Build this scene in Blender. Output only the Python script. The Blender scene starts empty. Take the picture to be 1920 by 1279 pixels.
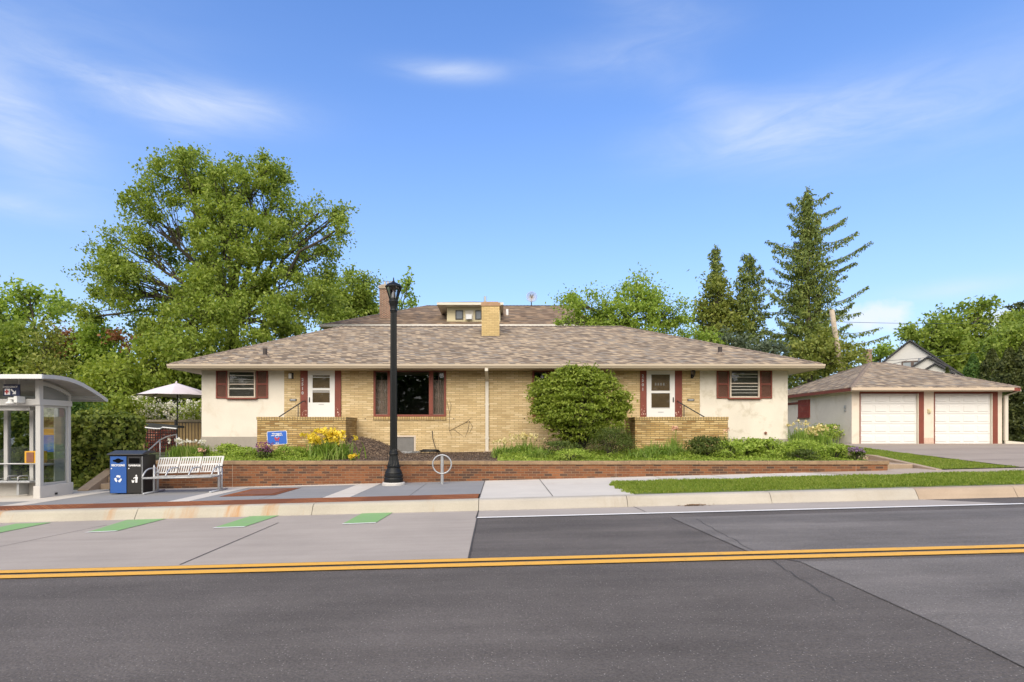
import bpy, math, random
import numpy as np
from mathutils import Vector, Matrix

C = bpy.context.scene.collection
scene = bpy.context.scene
F = 1088.0           # focal length of the photograph in its own pixels
VX, VY = 940.0, 807.0


def P(px, py, d):
    """world point seen at photo pixel (px, py) at distance d"""
    return Vector(((px - VX) / F * d, d, (VY - py) / F * d))


def XX(px, d): return (px - VX) / F * d
def ZZ(py, d): return (VY - py) / F * d


SL = 0.0255          # the street climbs to the right


def zr(x, d):
    s = SL * max(-70, min(70, x))
    return s - 1.45 - (d - 6.5) * 0.026 if d >= 6.5 else s - 1.45 - (6.5 - d) * 0.016


def zs(x, d=0):
    return -1.375 + SL * max(-70, min(70, x))


def onroad(px, py):
    """pixel to a point on the road surface"""
    d = 8.0
    for _ in range(60):
        x = XX(px, d)
        d = -zr(x, d) * F / (py - VY)
    return XX(px, d), d


def onwalk(px, py):
    d = 13.0
    for _ in range(60):
        d = -zs(XX(px, d)) * F / (py - VY)
    return XX(px, d), d


# ------------------------------------------------------------------ objects
ORG = {}


def tag(o, label=None, cat=None, group=None, kind=None):
    if label: o['label'] = label
    if cat: o['category'] = cat
    if group: o['group'] = group
    if kind: o['kind'] = kind
    return o


def empty(name, loc, label=None, cat=None, group=None):
    o = bpy.data.objects.new(name, None)
    o.empty_display_size = 0.2
    o.location = loc
    C.objects.link(o)
    ORG[o.name] = Vector(loc)
    return tag(o, label, cat, group)


def link(name, me, parent=None, mat=None, smooth=False, origin=None):
    """me has world coordinates; moved to the parent's origin"""
    o = bpy.data.objects.new(name, me)
    C.objects.link(o)
    if mat is not None:
        me.materials.append(mat)
    if parent is not None:
        o.parent = parent
        og = ORG[parent.name]
        me.transform(Matrix.Translation(-og))
        ORG[o.name] = og
    else:
        og = Vector(origin) if origin is not None else Vector((0, 0, 0))
        if origin is not None:
            me.transform(Matrix.Translation(-og))
            o.location = og
        ORG[o.name] = og
    if smooth:
        me.polygons.foreach_set('use_smooth', [True] * len(me.polygons))
    return o


def bevel(o, w, seg=2):
    m = o.modifiers.new('bevel', 'BEVEL')
    m.width = w; m.segments = seg; m.limit_method = 'ANGLE'; m.angle_limit = math.radians(40)
    return o


class MB:
    def __init__(self):
        self.v = []; self.f = []

    def add(self, vs, fs):
        n = len(self.v)
        self.v += [tuple(p) for p in vs]
        self.f += [tuple(i + n for i in f) for f in fs]
        return self

    def box(self, x0, x1, y0, y1, z0, z1):
        return self.add([(x0, y0, z0), (x1, y0, z0), (x1, y1, z0), (x0, y1, z0),
                         (x0, y0, z1), (x1, y0, z1), (x1, y1, z1), (x0, y1, z1)],
                        [(0, 3, 2, 1), (4, 5, 6, 7), (0, 1, 5, 4), (1, 2, 6, 5), (2, 3, 7, 6), (3, 0, 4, 7)])

    def hexa(self, a):
        """8 points, bottom ring then top ring"""
        return self.add(a, [(0, 3, 2, 1), (4, 5, 6, 7), (0, 1, 5, 4), (1, 2, 6, 5), (2, 3, 7, 6), (3, 0, 4, 7)])

    def quad(self, *p):
        return self.add(p, [tuple(range(len(p)))])

    def tube(self, pts, rad, seg=8, cap=True):
        pts = [Vector(p) for p in pts]
        if not hasattr(rad, '__len__'): rad = [rad] * len(pts)
        n0 = len(self.v); prev = None
        for i, p in enumerate(pts):
            t = (pts[min(i + 1, len(pts) - 1)] - pts[max(i - 1, 0)])
            if t.length < 1e-9: t = Vector((0, 0, 1))
            t.normalize()
            if prev is None:
                a = t.cross(Vector((0, 0, 1)))
                if a.length < 1e-3: a = Vector((1, 0, 0))
            else:
                a = prev - t * prev.dot(t)
            a.normalize(); prev = a
            b = t.cross(a)
            for k in range(seg):
                w = 2 * math.pi * k / seg
                q = p + (a * math.cos(w) + b * math.sin(w)) * rad[i]
                self.v.append(tuple(q))
        for i in range(len(pts) - 1):
            for k in range(seg):
                k2 = (k + 1) % seg
                self.f.append((n0 + i * seg + k, n0 + i * seg + k2, n0 + (i + 1) * seg + k2, n0 + (i + 1) * seg + k))
        if cap:
            self.f.append(tuple(n0 + k for k in range(seg))[::-1])
            e = n0 + (len(pts) - 1) * seg
            self.f.append(tuple(e + k for k in range(seg)))
        return self

    def lathe(self, prof, c, seg=24, flute=None):
        """prof: list of (r, z); flute(i) -> relative depth"""
        n0 = len(self.v)
        for i, (r, z) in enumerate(prof):
            for k in range(seg):
                w = 2 * math.pi * k / seg
                rr = r * (1 - (flute[i] if flute and k % 2 else 0))
                self.v.append((c[0] + rr * math.cos(w), c[1] + rr * math.sin(w), c[2] + z))
        for i in range(len(prof) - 1):
            for k in range(seg):
                k2 = (k + 1) % seg
                self.f.append((n0 + i * seg + k, n0 + i * seg + k2, n0 + (i + 1) * seg + k2, n0 + (i + 1) * seg + k))
        self.f.append(tuple(n0 + k for k in range(seg))[::-1])
        e = n0 + (len(prof) - 1) * seg
        self.f.append(tuple(e + k for k in range(seg)))
        return self

    def prism(self, poly, y0, y1):
        """poly in (x, z), extruded along y"""
        n = len(poly)
        vs = [(x, y0, z) for x, z in poly] + [(x, y1, z) for x, z in poly]
        fs = [tuple(range(n)), tuple(range(2 * n - 1, n - 1, -1))]
        fs += [(i, (i + 1) % n + 0, (i + 1) % n + n, i + n)[::-1] for i in range(n)]
        return self.add(vs, fs)

    def prismx(self, poly, x0, x1):
        """poly in (y, z), extruded along x"""
        n = len(poly)
        vs = [(x0, y, z) for y, z in poly] + [(x1, y, z) for y, z in poly]
        fs = [tuple(range(n)), tuple(range(2 * n - 1, n - 1, -1))]
        fs += [(i, (i + 1) % n + 0, (i + 1) % n + n, i + n)[::-1] for i in range(n)]
        return self.add(vs, fs)

    def build(self, name, mat, parent=None, smooth=False, bev=0, origin=None):
        me = bpy.data.meshes.new(name)
        me.from_pydata(self.v, [], self.f)
        me.validate()
        import bmesh
        bm = bmesh.new(); bm.from_mesh(me)
        bmesh.ops.recalc_face_normals(bm, faces=bm.faces)
        bm.to_mesh(me); bm.free()
        o = link(name, me, parent, mat, smooth, origin)
        if bev: bevel(o, bev)
        return o


def npmesh(name, v, f, mat, parent=None, origin=None, smooth=False):
    me = bpy.data.meshes.new(name)
    me.from_pydata(np.asarray(v, dtype=float).tolist(), [], np.asarray(f).tolist())
    return link(name, me, parent, mat, smooth, origin)


def text(body, size, loc, mat, name, parent, bold=0.0, align='CENTER', space=1.0, line=1.0, rot=None, width=1.0):
    cu = bpy.data.curves.new('lettering', 'FONT')
    cu.body = body; cu.size = size; cu.align_x = align; cu.align_y = 'CENTER'
    cu.extrude = 0.002; cu.offset = bold; cu.space_character = space; cu.space_line = line
    cu.resolution_u = 2
    t = bpy.data.objects.new('lettering', cu)
    C.objects.link(t)
    dg = bpy.context.evaluated_depsgraph_get()
    me = bpy.data.meshes.new_from_object(t.evaluated_get(dg))
    bpy.data.objects.remove(t)
    M = Matrix.Translation(loc) @ (rot if rot is not None else Matrix.Identity(4)) @ Matrix.Rotation(math.pi / 2, 4, 'X') @ Matrix.Scale(width, 4, (1, 0, 0))
    me.transform(M)
    me.materials.clear()
    return link(name, me, parent, mat)


# ------------------------------------------------------------------ materials
def nt(name):
    m = bpy.data.materials.new(name)
    m.use_nodes = True
    t = m.node_tree
    return m, t, t.nodes['Principled BSDF']


def N(t, kind, **kw):
    n = t.nodes.new(kind)
    for k, v in kw.items():
        if k.startswith('i_'):
            n.inputs[k[2:].replace('_', ' ')].default_value = v
        else:
            setattr(n, k, v)
    return n


def L(t, a, b): t.links.new(a, b)


def ramp(t, fac, stops, interp='LINEAR'):
    r = N(t, 'ShaderNodeValToRGB')
    r.color_ramp.interpolation = interp
    el = r.color_ramp.elements
    while len(el) < len(stops): el.new(0.5)
    for e, (p, c) in zip(el, stops):
        e.position = p; e.color = (*c, 1) if len(c) == 3 else c
    L(t, fac, r.inputs['Fac'])
    return r.outputs['Color']


def math_(t, op, a, b=None, c=None, clamp=False):
    n = N(t, 'ShaderNodeMath', operation=op, use_clamp=clamp)
    for i, q in enumerate((a, b, c)):
        if q is None: continue
        if isinstance(q, (int, float)): n.inputs[i].default_value = q
        else: L(t, q, n.inputs[i])
    return n.outputs[0]


def mix(t, fac, a, b, mode='MIX'):
    n = N(t, 'ShaderNodeMix', data_type='RGBA', blend_type=mode)
    for i, q in ((0, fac), (6, a), (7, b)):
        if isinstance(q, (int, float)): n.inputs[i].default_value = q
        elif isinstance(q, tuple): n.inputs[i].default_value = (*q, 1) if len(q) == 3 else q
        else: L(t, q, n.inputs[i])
    return n.outputs[2]


def coord(t, scale=(1, 1, 1), kind='Object'):
    tc = N(t, 'ShaderNodeTexCoord')
    mp = N(t, 'ShaderNodeMapping')
    mp.inputs['Scale'].default_value = scale
    L(t, tc.outputs[kind], mp.inputs['Vector'])
    return mp.outputs['Vector']


def noise(t, vec, scale, detail=4, rough=0.6, out='Fac', dist=0.0):
    n = N(t, 'ShaderNodeTexNoise')
    n.inputs['Scale'].default_value = scale; n.inputs['Detail'].default_value = detail
    n.inputs['Roughness'].default_value = rough; n.inputs['Distortion'].default_value = dist
    if vec is not None: L(t, vec, n.inputs['Vector'])
    return n.outputs[out]


def bump(t, b, h, strength=0.3, dist=0.01):
    n = N(t, 'ShaderNodeBump')
    n.inputs['Strength'].default_value = strength; n.inputs['Distance'].default_value = dist
    L(t, h, n.inputs['Height']); L(t, n.outputs['Normal'], b.inputs['Normal'])


def plain(name, col, rough=0.6, var=0.12, scale=2.5, fine=60, bmp=0.0, metal=0.0, spec=0.5, stain=None, sscale=1.2):
    """paint, metal, plaster: one colour with broad and fine unevenness"""
    m, t, b = nt(name)
    v = coord(t)
    n1 = noise(t, v, scale, 5, 0.6)
    n2 = noise(t, v, fine, 2, 0.6)
    f = math_(t, 'ADD', math_(t, 'MULTIPLY', n1, 0.65), math_(t, 'MULTIPLY', n2, 0.35))
    lo = tuple(c * (1 - var) for c in col); hi = tuple(min(1, c * (1 + var)) for c in col)
    colr = ramp(t, f, [(0.3, lo), (0.7, hi)])
    if stain is not None:
        s = noise(t, v, sscale, 6, 0.7, dist=0.3)
        colr = mix(t, ramp(t, s, [(0.52, (0, 0, 0)), (0.72, (1, 1, 1))]), colr, stain)
    L(t, colr, b.inputs['Base Color'])
    b.inputs['Roughness'].default_value = rough
    b.inputs['Metallic'].default_value = metal
    b.inputs['Specular IOR Level'].default_value = spec
    if bmp: bump(t, b, n2, bmp, 0.01)
    return m


def wallvec(t, zmul=1.0):
    """(x + y, z) so that courses run level on every wall"""
    tc = N(t, 'ShaderNodeTexCoord')
    s = N(t, 'ShaderNodeSeparateXYZ'); L(t, tc.outputs['Object'], s.inputs[0])
    c = N(t, 'ShaderNodeCombineXYZ')
    L(t, math_(t, 'ADD', s.outputs['X'], s.outputs['Y']), c.inputs['X'])
    L(t, math_(t, 'MULTIPLY', s.outputs['Z'], zmul), c.inputs['Y'])
    return c.outputs[0], tc.outputs['Object']


def brick(name, stops, mortar, bw, rh, ms, rough=0.85, zmul=1.0, bmp=0.5, tint=None, tints=(0.5, 0.75), tsc=0.8, offset=0.5, mvar=0.3, bias=0.0):
    m, t, b = nt(name)
    v, ov = wallvec(t, zmul)
    k = N(t, 'ShaderNodeTexBrick')
    k.offset = offset
    k.inputs['Color1'].default_value = (0, 0, 0, 1); k.inputs['Color2'].default_value = (1, 1, 1, 1)
    k.inputs['Mortar'].default_value = (0.5, 0.5, 0.5, 1)
    k.inputs['Scale'].default_value = 1; k.inputs['Mortar Size'].default_value = ms
    k.inputs['Brick Width'].default_value = bw; k.inputs['Row Height'].default_value = rh
    k.inputs['Bias'].default_value = bias; k.inputs['Mortar Smooth'].default_value = 0.2
    L(t, v, k.inputs['Vector'])
    col = ramp(t, k.outputs['Color'], stops)
    n = noise(t, ov, 0.9, 5, 0.65)
    col = mix(t, 1.0, col, ramp(t, n, [(0.25, (1 - mvar,) * 3), (0.7, (1.08,) * 3)]), 'MULTIPLY')
    if tint is not None:
        s = noise(t, ov, tsc, 6, 0.7, dist=0.4)
        col = mix(t, ramp(t, s, [(tints[0], (0, 0, 0)), (tints[1], (0.8, 0.8, 0.8))]), col, tint)
    col = mix(t, k.outputs['Fac'], col, mortar)
    L(t, col, b.inputs['Base Color'])
    b.inputs['Roughness'].default_value = rough
    b.inputs['Specular IOR Level'].default_value = 0.25
    fine = noise(t, ov, 90, 2, 0.6)
    h = math_(t, 'ADD', math_(t, 'MULTIPLY', k.outputs['Fac'], -1.0), math_(t, 'MULTIPLY', fine, 0.35))
    bump(t, b, h, bmp, 0.006)
    return m


def leafmat(name, c1, c2, trans=0.35, c3=None, rough=0.55):
    """leaf: each leaf its own tint between c1 and c2, some light comes through"""
    m, t, b = nt(name)
    t.nodes.remove(b)
    out = t.nodes['Material Output']
    g = N(t, 'ShaderNodeNewGeometry')
    tc = N(t, 'ShaderNodeTexCoord')
    nz = noise(t, tc.outputs['Object'], 0.55, 3, 0.6)
    f = math_(t, 'ADD', math_(t, 'MULTIPLY', g.outputs['Random Per Island'], 0.62), math_(t, 'MULTIPLY', nz, 0.5))
    st = [(0.15, c1), (0.85, c2)]
    if c3: st = [(0.12, c1), (0.55, c2), (0.95, c3)]
    col = ramp(t, f, st)
    d = N(t, 'ShaderNodeBsdfPrincipled')
    L(t, col, d.inputs['Base Color']); d.inputs['Roughness'].default_value = rough
    d.inputs['Specular IOR Level'].default_value = 0.3
    tr = N(t, 'ShaderNodeBsdfTranslucent')
    tcol = mix(t, 1.0, col, (1.5, 1.45, 0.75), 'MULTIPLY')
    L(t, tcol, tr.inputs['Color'])
    mx = N(t, 'ShaderNodeMixShader'); mx.inputs[0].default_value = trans
    L(t, d.outputs[0], mx.inputs[1]); L(t, tr.outputs[0], mx.inputs[2]); L(t, mx.outputs[0], out.inputs['Surface'])
    return m


def glassmat(name, tint=0.8, refl=1.0, col=(1, 1, 1)):
    m, t, b = nt(name)
    t.nodes.remove(b)
    out = t.nodes['Material Output']
    tr = N(t, 'ShaderNodeBsdfTransparent'); tr.inputs[0].default_value = (tint * col[0], tint * col[1], tint * col[2], 1)
    gl = N(t, 'ShaderNodeBsdfGlossy'); gl.inputs['Roughness'].default_value = 0.01
    fr = N(t, 'ShaderNodeFresnel'); fr.inputs[0].default_value = 1.55
    f = math_(t, 'MULTIPLY', fr.outputs[0], refl, clamp=True)
    mx = N(t, 'ShaderNodeMixShader')
    L(t, f, mx.inputs[0]); L(t, tr.outputs[0], mx.inputs[1]); L(t, gl.outputs[0], mx.inputs[2]); L(t, mx.outputs[0], out.inputs['Surface'])
    return m


M = {}
Y1, Y2, Y3, Y4 = (0.49, 0.355, 0.18), (0.62, 0.47, 0.26), (0.70, 0.56, 0.345), (0.56, 0.425, 0.23)
ybr = [(0.0, Y1), (0.3, Y4), (0.6, Y2), (1.0, Y3)]
M['yellow_brick'] = brick('yellow_brick', ybr, (0.36, 0.27, 0.145), 0.30, 0.066, 0.009, tint=(0.34, 0.25, 0.12), tints=(0.62, 0.9), mvar=0.22)
M['porch_brick'] = brick('porch_brick', [(0.0, (0.30, 0.17, 0.06)), (0.25, (0.44, 0.29, 0.11)), (0.7, (0.56, 0.39, 0.17)), (1.0, (0.62, 0.46, 0.23))], (0.20, 0.15, 0.075), 0.30, 0.066, 0.010, tint=(0.21, 0.15, 0.08), tints=(0.52, 0.78), tsc=1.6, mvar=0.4)
M['brick_cap'] = brick('brick_cap', [(0.0, (0.46, 0.31, 0.12)), (1.0, (0.62, 0.46, 0.22))], (0.20, 0.15, 0.08), 0.085, 0.4, 0.013, offset=0.0)
M['chimney_brick'] = brick('chimney_brick', [(0.0, (0.54, 0.40, 0.185)), (1.0, (0.68, 0.51, 0.25))], (0.36, 0.27, 0.13), 0.22, 0.07, 0.009)
M['red_brick'] = brick('red_brick', [(0.0, (0.085, 0.052, 0.040)), (0.2, (0.135, 0.064, 0.040)), (0.45, (0.205, 0.080, 0.038)), (1.0, (0.275, 0.112, 0.050))], (0.22, 0.145, 0.09), 0.215, 0.068, 0.007, tint=(0.11, 0.065, 0.045), tints=(0.56, 0.8), tsc=0.9, mvar=0.35)
M['far_brick'] = brick('far_brick', [(0.0, (0.15, 0.06, 0.04)), (1.0, (0.30, 0.14, 0.085))], (0.42, 0.35, 0.28), 0.22, 0.075, 0.014)
SH = [(0.0, (0.135, 0.108, 0.085)), (0.22, (0.215, 0.165, 0.118)), (0.45, (0.305, 0.238, 0.165)), (0.62, (0.235, 0.210, 0.178)), (0.8, (0.37, 0.288, 0.20)), (1.0, (0.47, 0.37, 0.25))]
M['shingle'] = brick('shingle', SH, (0.12, 0.095, 0.075), 0.19, 0.125, 0.005, zmul=2.45, offset=0.37, bmp=0.7, rough=0.95, mvar=0.18)
SH2 = [(p, (c[0] * 0.74, c[1] * 0.66, c[2] * 0.60)) for p, c in SH]
M['far_shingle'] = brick('far_shingle', SH2, (0.07, 0.055, 0.045), 0.40, 0.20, 0.004, zmul=2.45, offset=0.37, bmp=0.4, rough=0.95, mvar=0.2)
M['ridge'] = plain('ridge_shingle', (0.20, 0.155, 0.12), 0.95, 0.4, 7, 25)
M['stucco'] = plain('stucco', (0.70, 0.65, 0.565), 0.95, 0.10, 0.9, 45, bmp=0.5, spec=0.2, stain=(0.60, 0.54, 0.44))
M['stucco_stained'] = plain('stucco_stained', (0.68, 0.63, 0.545), 0.95, 0.12, 0.9, 45, bmp=0.5, spec=0.2, stain=(0.46, 0.41, 0.31), sscale=1.6)
M['garage_stucco'] = plain('garage_stucco', (0.67, 0.595, 0.505), 0.95, 0.09, 0.8, 40, bmp=0.4, spec=0.2, stain=(0.58, 0.47, 0.37))
M['foundation'] = plain('foundation_concrete', (0.34, 0.31, 0.27), 0.95, 0.15, 1.5, 40, bmp=0.3, spec=0.2)
M['eave'] = plain('eave_paint', (0.52, 0.44, 0.34), 0.5, 0.06, 1.0)
M['soffit'] = plain('soffit_paint', (0.55, 0.46, 0.33), 0.7, 0.06, 1.0)
M['trim_red'] = plain('red_brown_trim', (0.185, 0.043, 0.025), 0.6, 0.2, 2.5, 40)
M['door_trim'] = plain('weathered_red_trim', (0.180, 0.040, 0.024), 0.6, 0.25, 3, 30)
M['louver'] = plain('louver_brown', (0.165, 0.075, 0.052), 0.65, 0.15, 3)
M['white'] = plain('white_paint', (0.70, 0.69, 0.67), 0.5, 0.03, 1.0)
M['garage_door'] = plain('garage_door_white', (0.70, 0.69, 0.67), 0.55, 0.03, 0.8)
M['cream'] = plain('cream_siding', (0.62, 0.55, 0.36), 0.7, 0.06, 0.7)
M['offwhite'] = plain('offwhite_trim', (0.60, 0.555, 0.47), 0.55, 0.05, 1.0)
M['cream_frame'] = plain('cream_frame', (0.56, 0.475, 0.385), 0.55, 0.06, 1.0)
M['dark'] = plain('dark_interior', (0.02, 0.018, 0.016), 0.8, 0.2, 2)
M['brown_door'] = plain('brown_wood_door', (0.25, 0.165, 0.075), 0.5, 0.25, 4)
M['blind'] = plain('window_blind', (0.50, 0.48, 0.43), 0.7, 0.05, 1.0)
M['curtain'] = plain('curtain_cloth', (0.62, 0.52, 0.43), 0.9, 0.2, 6)
M['black'] = plain('black_metal', (0.012, 0.012, 0.013), 0.35, 0.2, 3)
M['lamp_black'] = plain('lamp_black_paint', (0.009, 0.010, 0.010), 0.45, 0.25, 2.5, spec=0.3)
M['galv'] = plain('galvanised_steel', (0.42, 0.43, 0.44), 0.42, 0.12, 4, metal=0.55)
M['bench_paint'] = plain('bench_silver_paint', (0.42, 0.42, 0.42), 0.45, 0.06, 3, metal=0.15)
M['bench_tube'] = plain('bench_tube_paint', (0.47, 0.48, 0.49), 0.38, 0.08, 3, metal=0.35)
M['shelter'] = plain('shelter_aluminium', (0.50, 0.50, 0.485), 0.5, 0.06, 1.5, metal=0.15)
M['shelter_roof'] = plain('shelter_roof_white', (0.66, 0.67, 0.66), 0.5, 0.05, 1.0)
M['shelter_under'] = plain('shelter_ceiling', (0.42, 0.40, 0.37), 0.6, 0.08, 1.0)
M['precast'] = plain('precast_concrete', (0.52, 0.50, 0.47), 0.9, 0.1, 2.0, 40, bmp=0.2)
M['bin_blue'] = plain('bin_blue', (0.020, 0.090, 0.33), 0.45, 0.07, 2)
M['bin_black'] = plain('bin_black', (0.014, 0.013, 0.012), 0.5, 0.25, 3)
M['bin_top'] = plain('bin_lid', (0.035, 0.036, 0.040), 0.4, 0.2, 3)
M['sign_white'] = plain('sign_white', (0.80, 0.80, 0.80), 0.5, 0.02, 1)
M['sign_blue'] = plain('sign_blue', (0.025, 0.12, 0.50), 0.45, 0.06, 3)
M['sign_navy'] = plain('sign_navy', (0.010, 0.016, 0.065), 0.45, 0.06, 3)
M['sign_red'] = plain('sign_red', (0.45, 0.035, 0.04), 0.5, 0.1, 6)
M['yellow'] = plain('yellow_box', (0.62, 0.33, 0.02), 0.5, 0.08, 3)
M['rust_red'] = plain('rusty_panel', (0.20, 0.085, 0.05), 0.7, 0.25, 6)
M['tan_wood'] = plain('tan_wood', (0.42, 0.29, 0.14), 0.85, 0.15, 4)
M['pole_wood'] = plain('weathered_pole', (0.40, 0.33, 0.25), 0.9, 0.2, 3)
M['maroon'] = brick('maroon_boards', [(0, (0.11, 0.022, 0.016)), (0.5, (0.20, 0.045, 0.03)), (1, (0.36, 0.18, 0.13))], (0.03, 0.01, 0.008), 0.085, 0.085, 0.014, offset=0.0, bmp=0.3)
M['umbrella'] = plain('umbrella_cloth', (0.66, 0.59, 0.605), 0.8, 0.05, 2)
M['bark'] = plain('bark', (0.055, 0.046, 0.034), 0.95, 0.35, 6, 30, bmp=0.5)
M['bark_grey'] = plain('bark_grey', (0.12, 0.095, 0.07), 0.95, 0.35, 6, 30, bmp=0.5)
M['glass'] = glassmat('window_glass', 0.88, 1.0)
M['dark_glass'] = glassmat('dark_window_glass', 0.80, 0.8)
M['shelter_glass'] = glassmat('shelter_glass', 0.93, 0.5, (0.97, 1, 0.99))
M['lamp_glass'] = glassmat('lamp_glass', 0.82, 1.0)
SKY_SAT, SKY_VAL, SKY_HUE = 1.33, 1.42, 0.512
SKY_STRENGTH = 0.10
SKY_CLOUD = (4.2, 4.6, 5.3)
SKY_CUM = (4.9, 5.0, 5.3)
SKY_HZ, SKY_HA, SKY_HCOL = 3.0, 0.93, (2.6, 3.3, 4.7)
SKY_BACK_FILL = (13.5, 12.4, 10.9)
EXPOSURE = 0.98
# ------------------------------------------------------------------ camera, sun, sky
cam = bpy.data.cameras.new('camera')
cam.sensor_width = 36; cam.lens = F / 1920 * 36
cam.shift_x = (960 - VX) / 1920; cam.shift_y = (VY - 639.5) / 1920
cam.clip_start = 0.05; cam.clip_end = 3000
co = bpy.data.objects.new('camera', cam); C.objects.link(co)
co.location = (0, 0, 0); co.rotation_euler = (math.pi / 2, 0, 0)
scene.camera = co

SUN_EL, SUN_AZ = math.radians(37), math.radians(-166)   # azimuth from +Y (north) clockwise: behind the camera, a little to its left
sd = Vector((math.sin(SUN_AZ) * math.cos(SUN_EL), math.cos(SUN_AZ) * math.cos(SUN_EL), math.sin(SUN_EL)))
sun = bpy.data.lights.new('sun', 'SUN')
sun.energy = 1.35; sun.angle = math.radians(42); sun.color = (1.0, 0.90, 0.74)
so = bpy.data.objects.new('sun', sun); C.objects.link(so)
so.rotation_euler = (-sd).to_track_quat('-Z', 'Y').to_euler()

w = bpy.data.worlds.new('World'); scene.world = w; w.use_nodes = True
t = w.node_tree
bg = t.nodes['Background']
sky = N(t, 'ShaderNodeTexSky', sky_type='NISHITA', sun_disc=False)
sky.sun_elevation = SUN_EL; sky.sun_rotation = SUN_AZ
sky.air_density = 1.0; sky.dust_density = 0.55; sky.ozone_density = 1.6
tc = N(t, 'ShaderNodeTexCoord')
sep = N(t, 'ShaderNodeSeparateXYZ'); L(t, tc.outputs['Generated'], sep.inputs[0])
az = math_(t, 'ARCTAN2', sep.outputs['X'], sep.outputs['Y'])
el = math_(t, 'ARCSINE', sep.outputs['Z'])
cv = N(t, 'ShaderNodeCombineXYZ'); L(t, az, cv.inputs[0]); L(t, el, cv.inputs[1])


def azel(px, py):
    v = Vector(((px - VX) / F, 1, (VY - py) / F)).normalized()
    return math.atan2(v.x, v.y), math.asin(v.z)


mp = N(t, 'ShaderNodeMapping'); mp.inputs['Scale'].default_value = (2.2, 9.0, 1); mp.inputs['Rotation'].default_value = (0, 0, 0.12)
L(t, cv.outputs[0], mp.inputs['Vector'])
nz = noise(t, mp.outputs['Vector'], 2.6, 7, 0.62, dist=0.6)
nzs = ramp(t, nz, [(0.28, (0.22,) * 3), (0.72, (1,) * 3)])
nf = noise(t, cv.outputs[0], 14, 6, 0.6, dist=0.4)
total = None
# wisps of cirrus: centre and half-size in degrees of the sky, tilt, strength
for px, py, rx, ry, tilt, s in [(385, 198, 0.12, 0.026, 0.05, 0.85), (230, 178, 0.12, 0.02, -0.30, 0.35), (845, 133, 0.085, 0.013, 0.0, 0.75), (1470, 240, 0.17, 0.040, 0.0, 0.70),
                                (1330, 190, 0.09, 0.03, -0.5, 0.22), (5, 215, 0.05, 0.10, 0.9, 0.60), (1700, 215, 0.18, 0.045, 0.2, 0.16), (1150, 110, 0.12, 0.03, 0.0, 0.22),
                                (1900, 170, 0.12, 0.06, 0.3, 0.18), (20, 385, 0.06, 0.015, 0.0, 0.4), (1790, 540, 0.07, 0.012, 0, 0.45), (1240, 20, 0.1, 0.03, -0.2, 0.25), (80, 90, 0.2, 0.12, 0.3, 0.14)]:
    a0, e0 = azel(px, py)
    da = math_(t, 'SUBTRACT', az, a0); de = math_(t, 'SUBTRACT', el, e0)
    c_, s_ = math.cos(tilt), math.sin(tilt)
    u = math_(t, 'ADD', math_(t, 'MULTIPLY', da, c_ / rx), math_(t, 'MULTIPLY', de, s_ / rx))
    v = math_(t, 'ADD', math_(t, 'MULTIPLY', da, -s_ / ry), math_(t, 'MULTIPLY', de, c_ / ry))
    q = math_(t, 'ADD', math_(t, 'MULTIPLY', u, u), math_(t, 'MULTIPLY', v, v))
    g = math_(t, 'MULTIPLY', math_(t, 'POWER', 2.718, math_(t, 'MULTIPLY', q, -1.0)), s)
    total = g if total is None else math_(t, 'ADD', total, g)
cl = math_(t, 'MULTIPLY', total, nzs)
cum = None
# two small heaped clouds low in the sky
for px, py, rx, ry in [(1640, 592, 0.050, 0.028), (1880, 605, 0.045, 0.022)]:
    a0, e0 = azel(px, py)
    u = math_(t, 'MULTIPLY', math_(t, 'SUBTRACT', az, a0), 1 / rx); v = math_(t, 'MULTIPLY', math_(t, 'SUBTRACT', el, e0), 1 / ry)
    q = math_(t, 'ADD', math_(t, 'MULTIPLY', u, u), math_(t, 'MULTIPLY', v, v))
    k = math_(t, 'ADD', math_(t, 'SUBTRACT', 1.0, q), math_(t, 'MULTIPLY', math_(t, 'SUBTRACT', nf, 0.5), 3.0))
    k = math_(t, 'MULTIPLY', math_(t, 'MULTIPLY', k, 1.1, clamp=True), 0.75)
    cum = k if cum is None else math_(t, 'ADD', cum, k)
cl = math_(t, 'MINIMUM', cl, 0.92)
hs = N(t, 'ShaderNodeHueSaturation'); hs.inputs['Saturation'].default_value = SKY_SAT; hs.inputs['Value'].default_value = SKY_VAL; hs.inputs['Hue'].default_value = SKY_HUE
L(t, sky.outputs[0], hs.inputs['Color'])
hz = math_(t, 'MULTIPLY', math_(t, 'POWER', 2.718, math_(t, 'MULTIPLY', math_(t, 'ABSOLUTE', el), -SKY_HZ)), SKY_HA)
skc = mix(t, hz, hs.outputs['Color'], SKY_HCOL)
skc = mix(t, cl, skc, SKY_CLOUD)
skc = mix(t, cum, skc, SKY_CUM)
# unseen bright cloud added behind the camera as soft frontal fill, lifts the shadows
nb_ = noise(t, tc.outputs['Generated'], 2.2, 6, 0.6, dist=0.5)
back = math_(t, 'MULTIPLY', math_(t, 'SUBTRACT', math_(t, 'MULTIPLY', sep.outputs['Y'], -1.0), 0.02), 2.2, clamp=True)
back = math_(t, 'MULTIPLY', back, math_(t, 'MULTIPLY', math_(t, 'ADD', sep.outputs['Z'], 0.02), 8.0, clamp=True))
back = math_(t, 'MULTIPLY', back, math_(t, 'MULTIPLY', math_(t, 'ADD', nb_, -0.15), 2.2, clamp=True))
skc = mix(t, math_(t, 'MULTIPLY', back, 0.95), skc, SKY_BACK_FILL)
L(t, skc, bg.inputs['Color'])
bg.inputs['Strength'].default_value = SKY_STRENGTH

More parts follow.
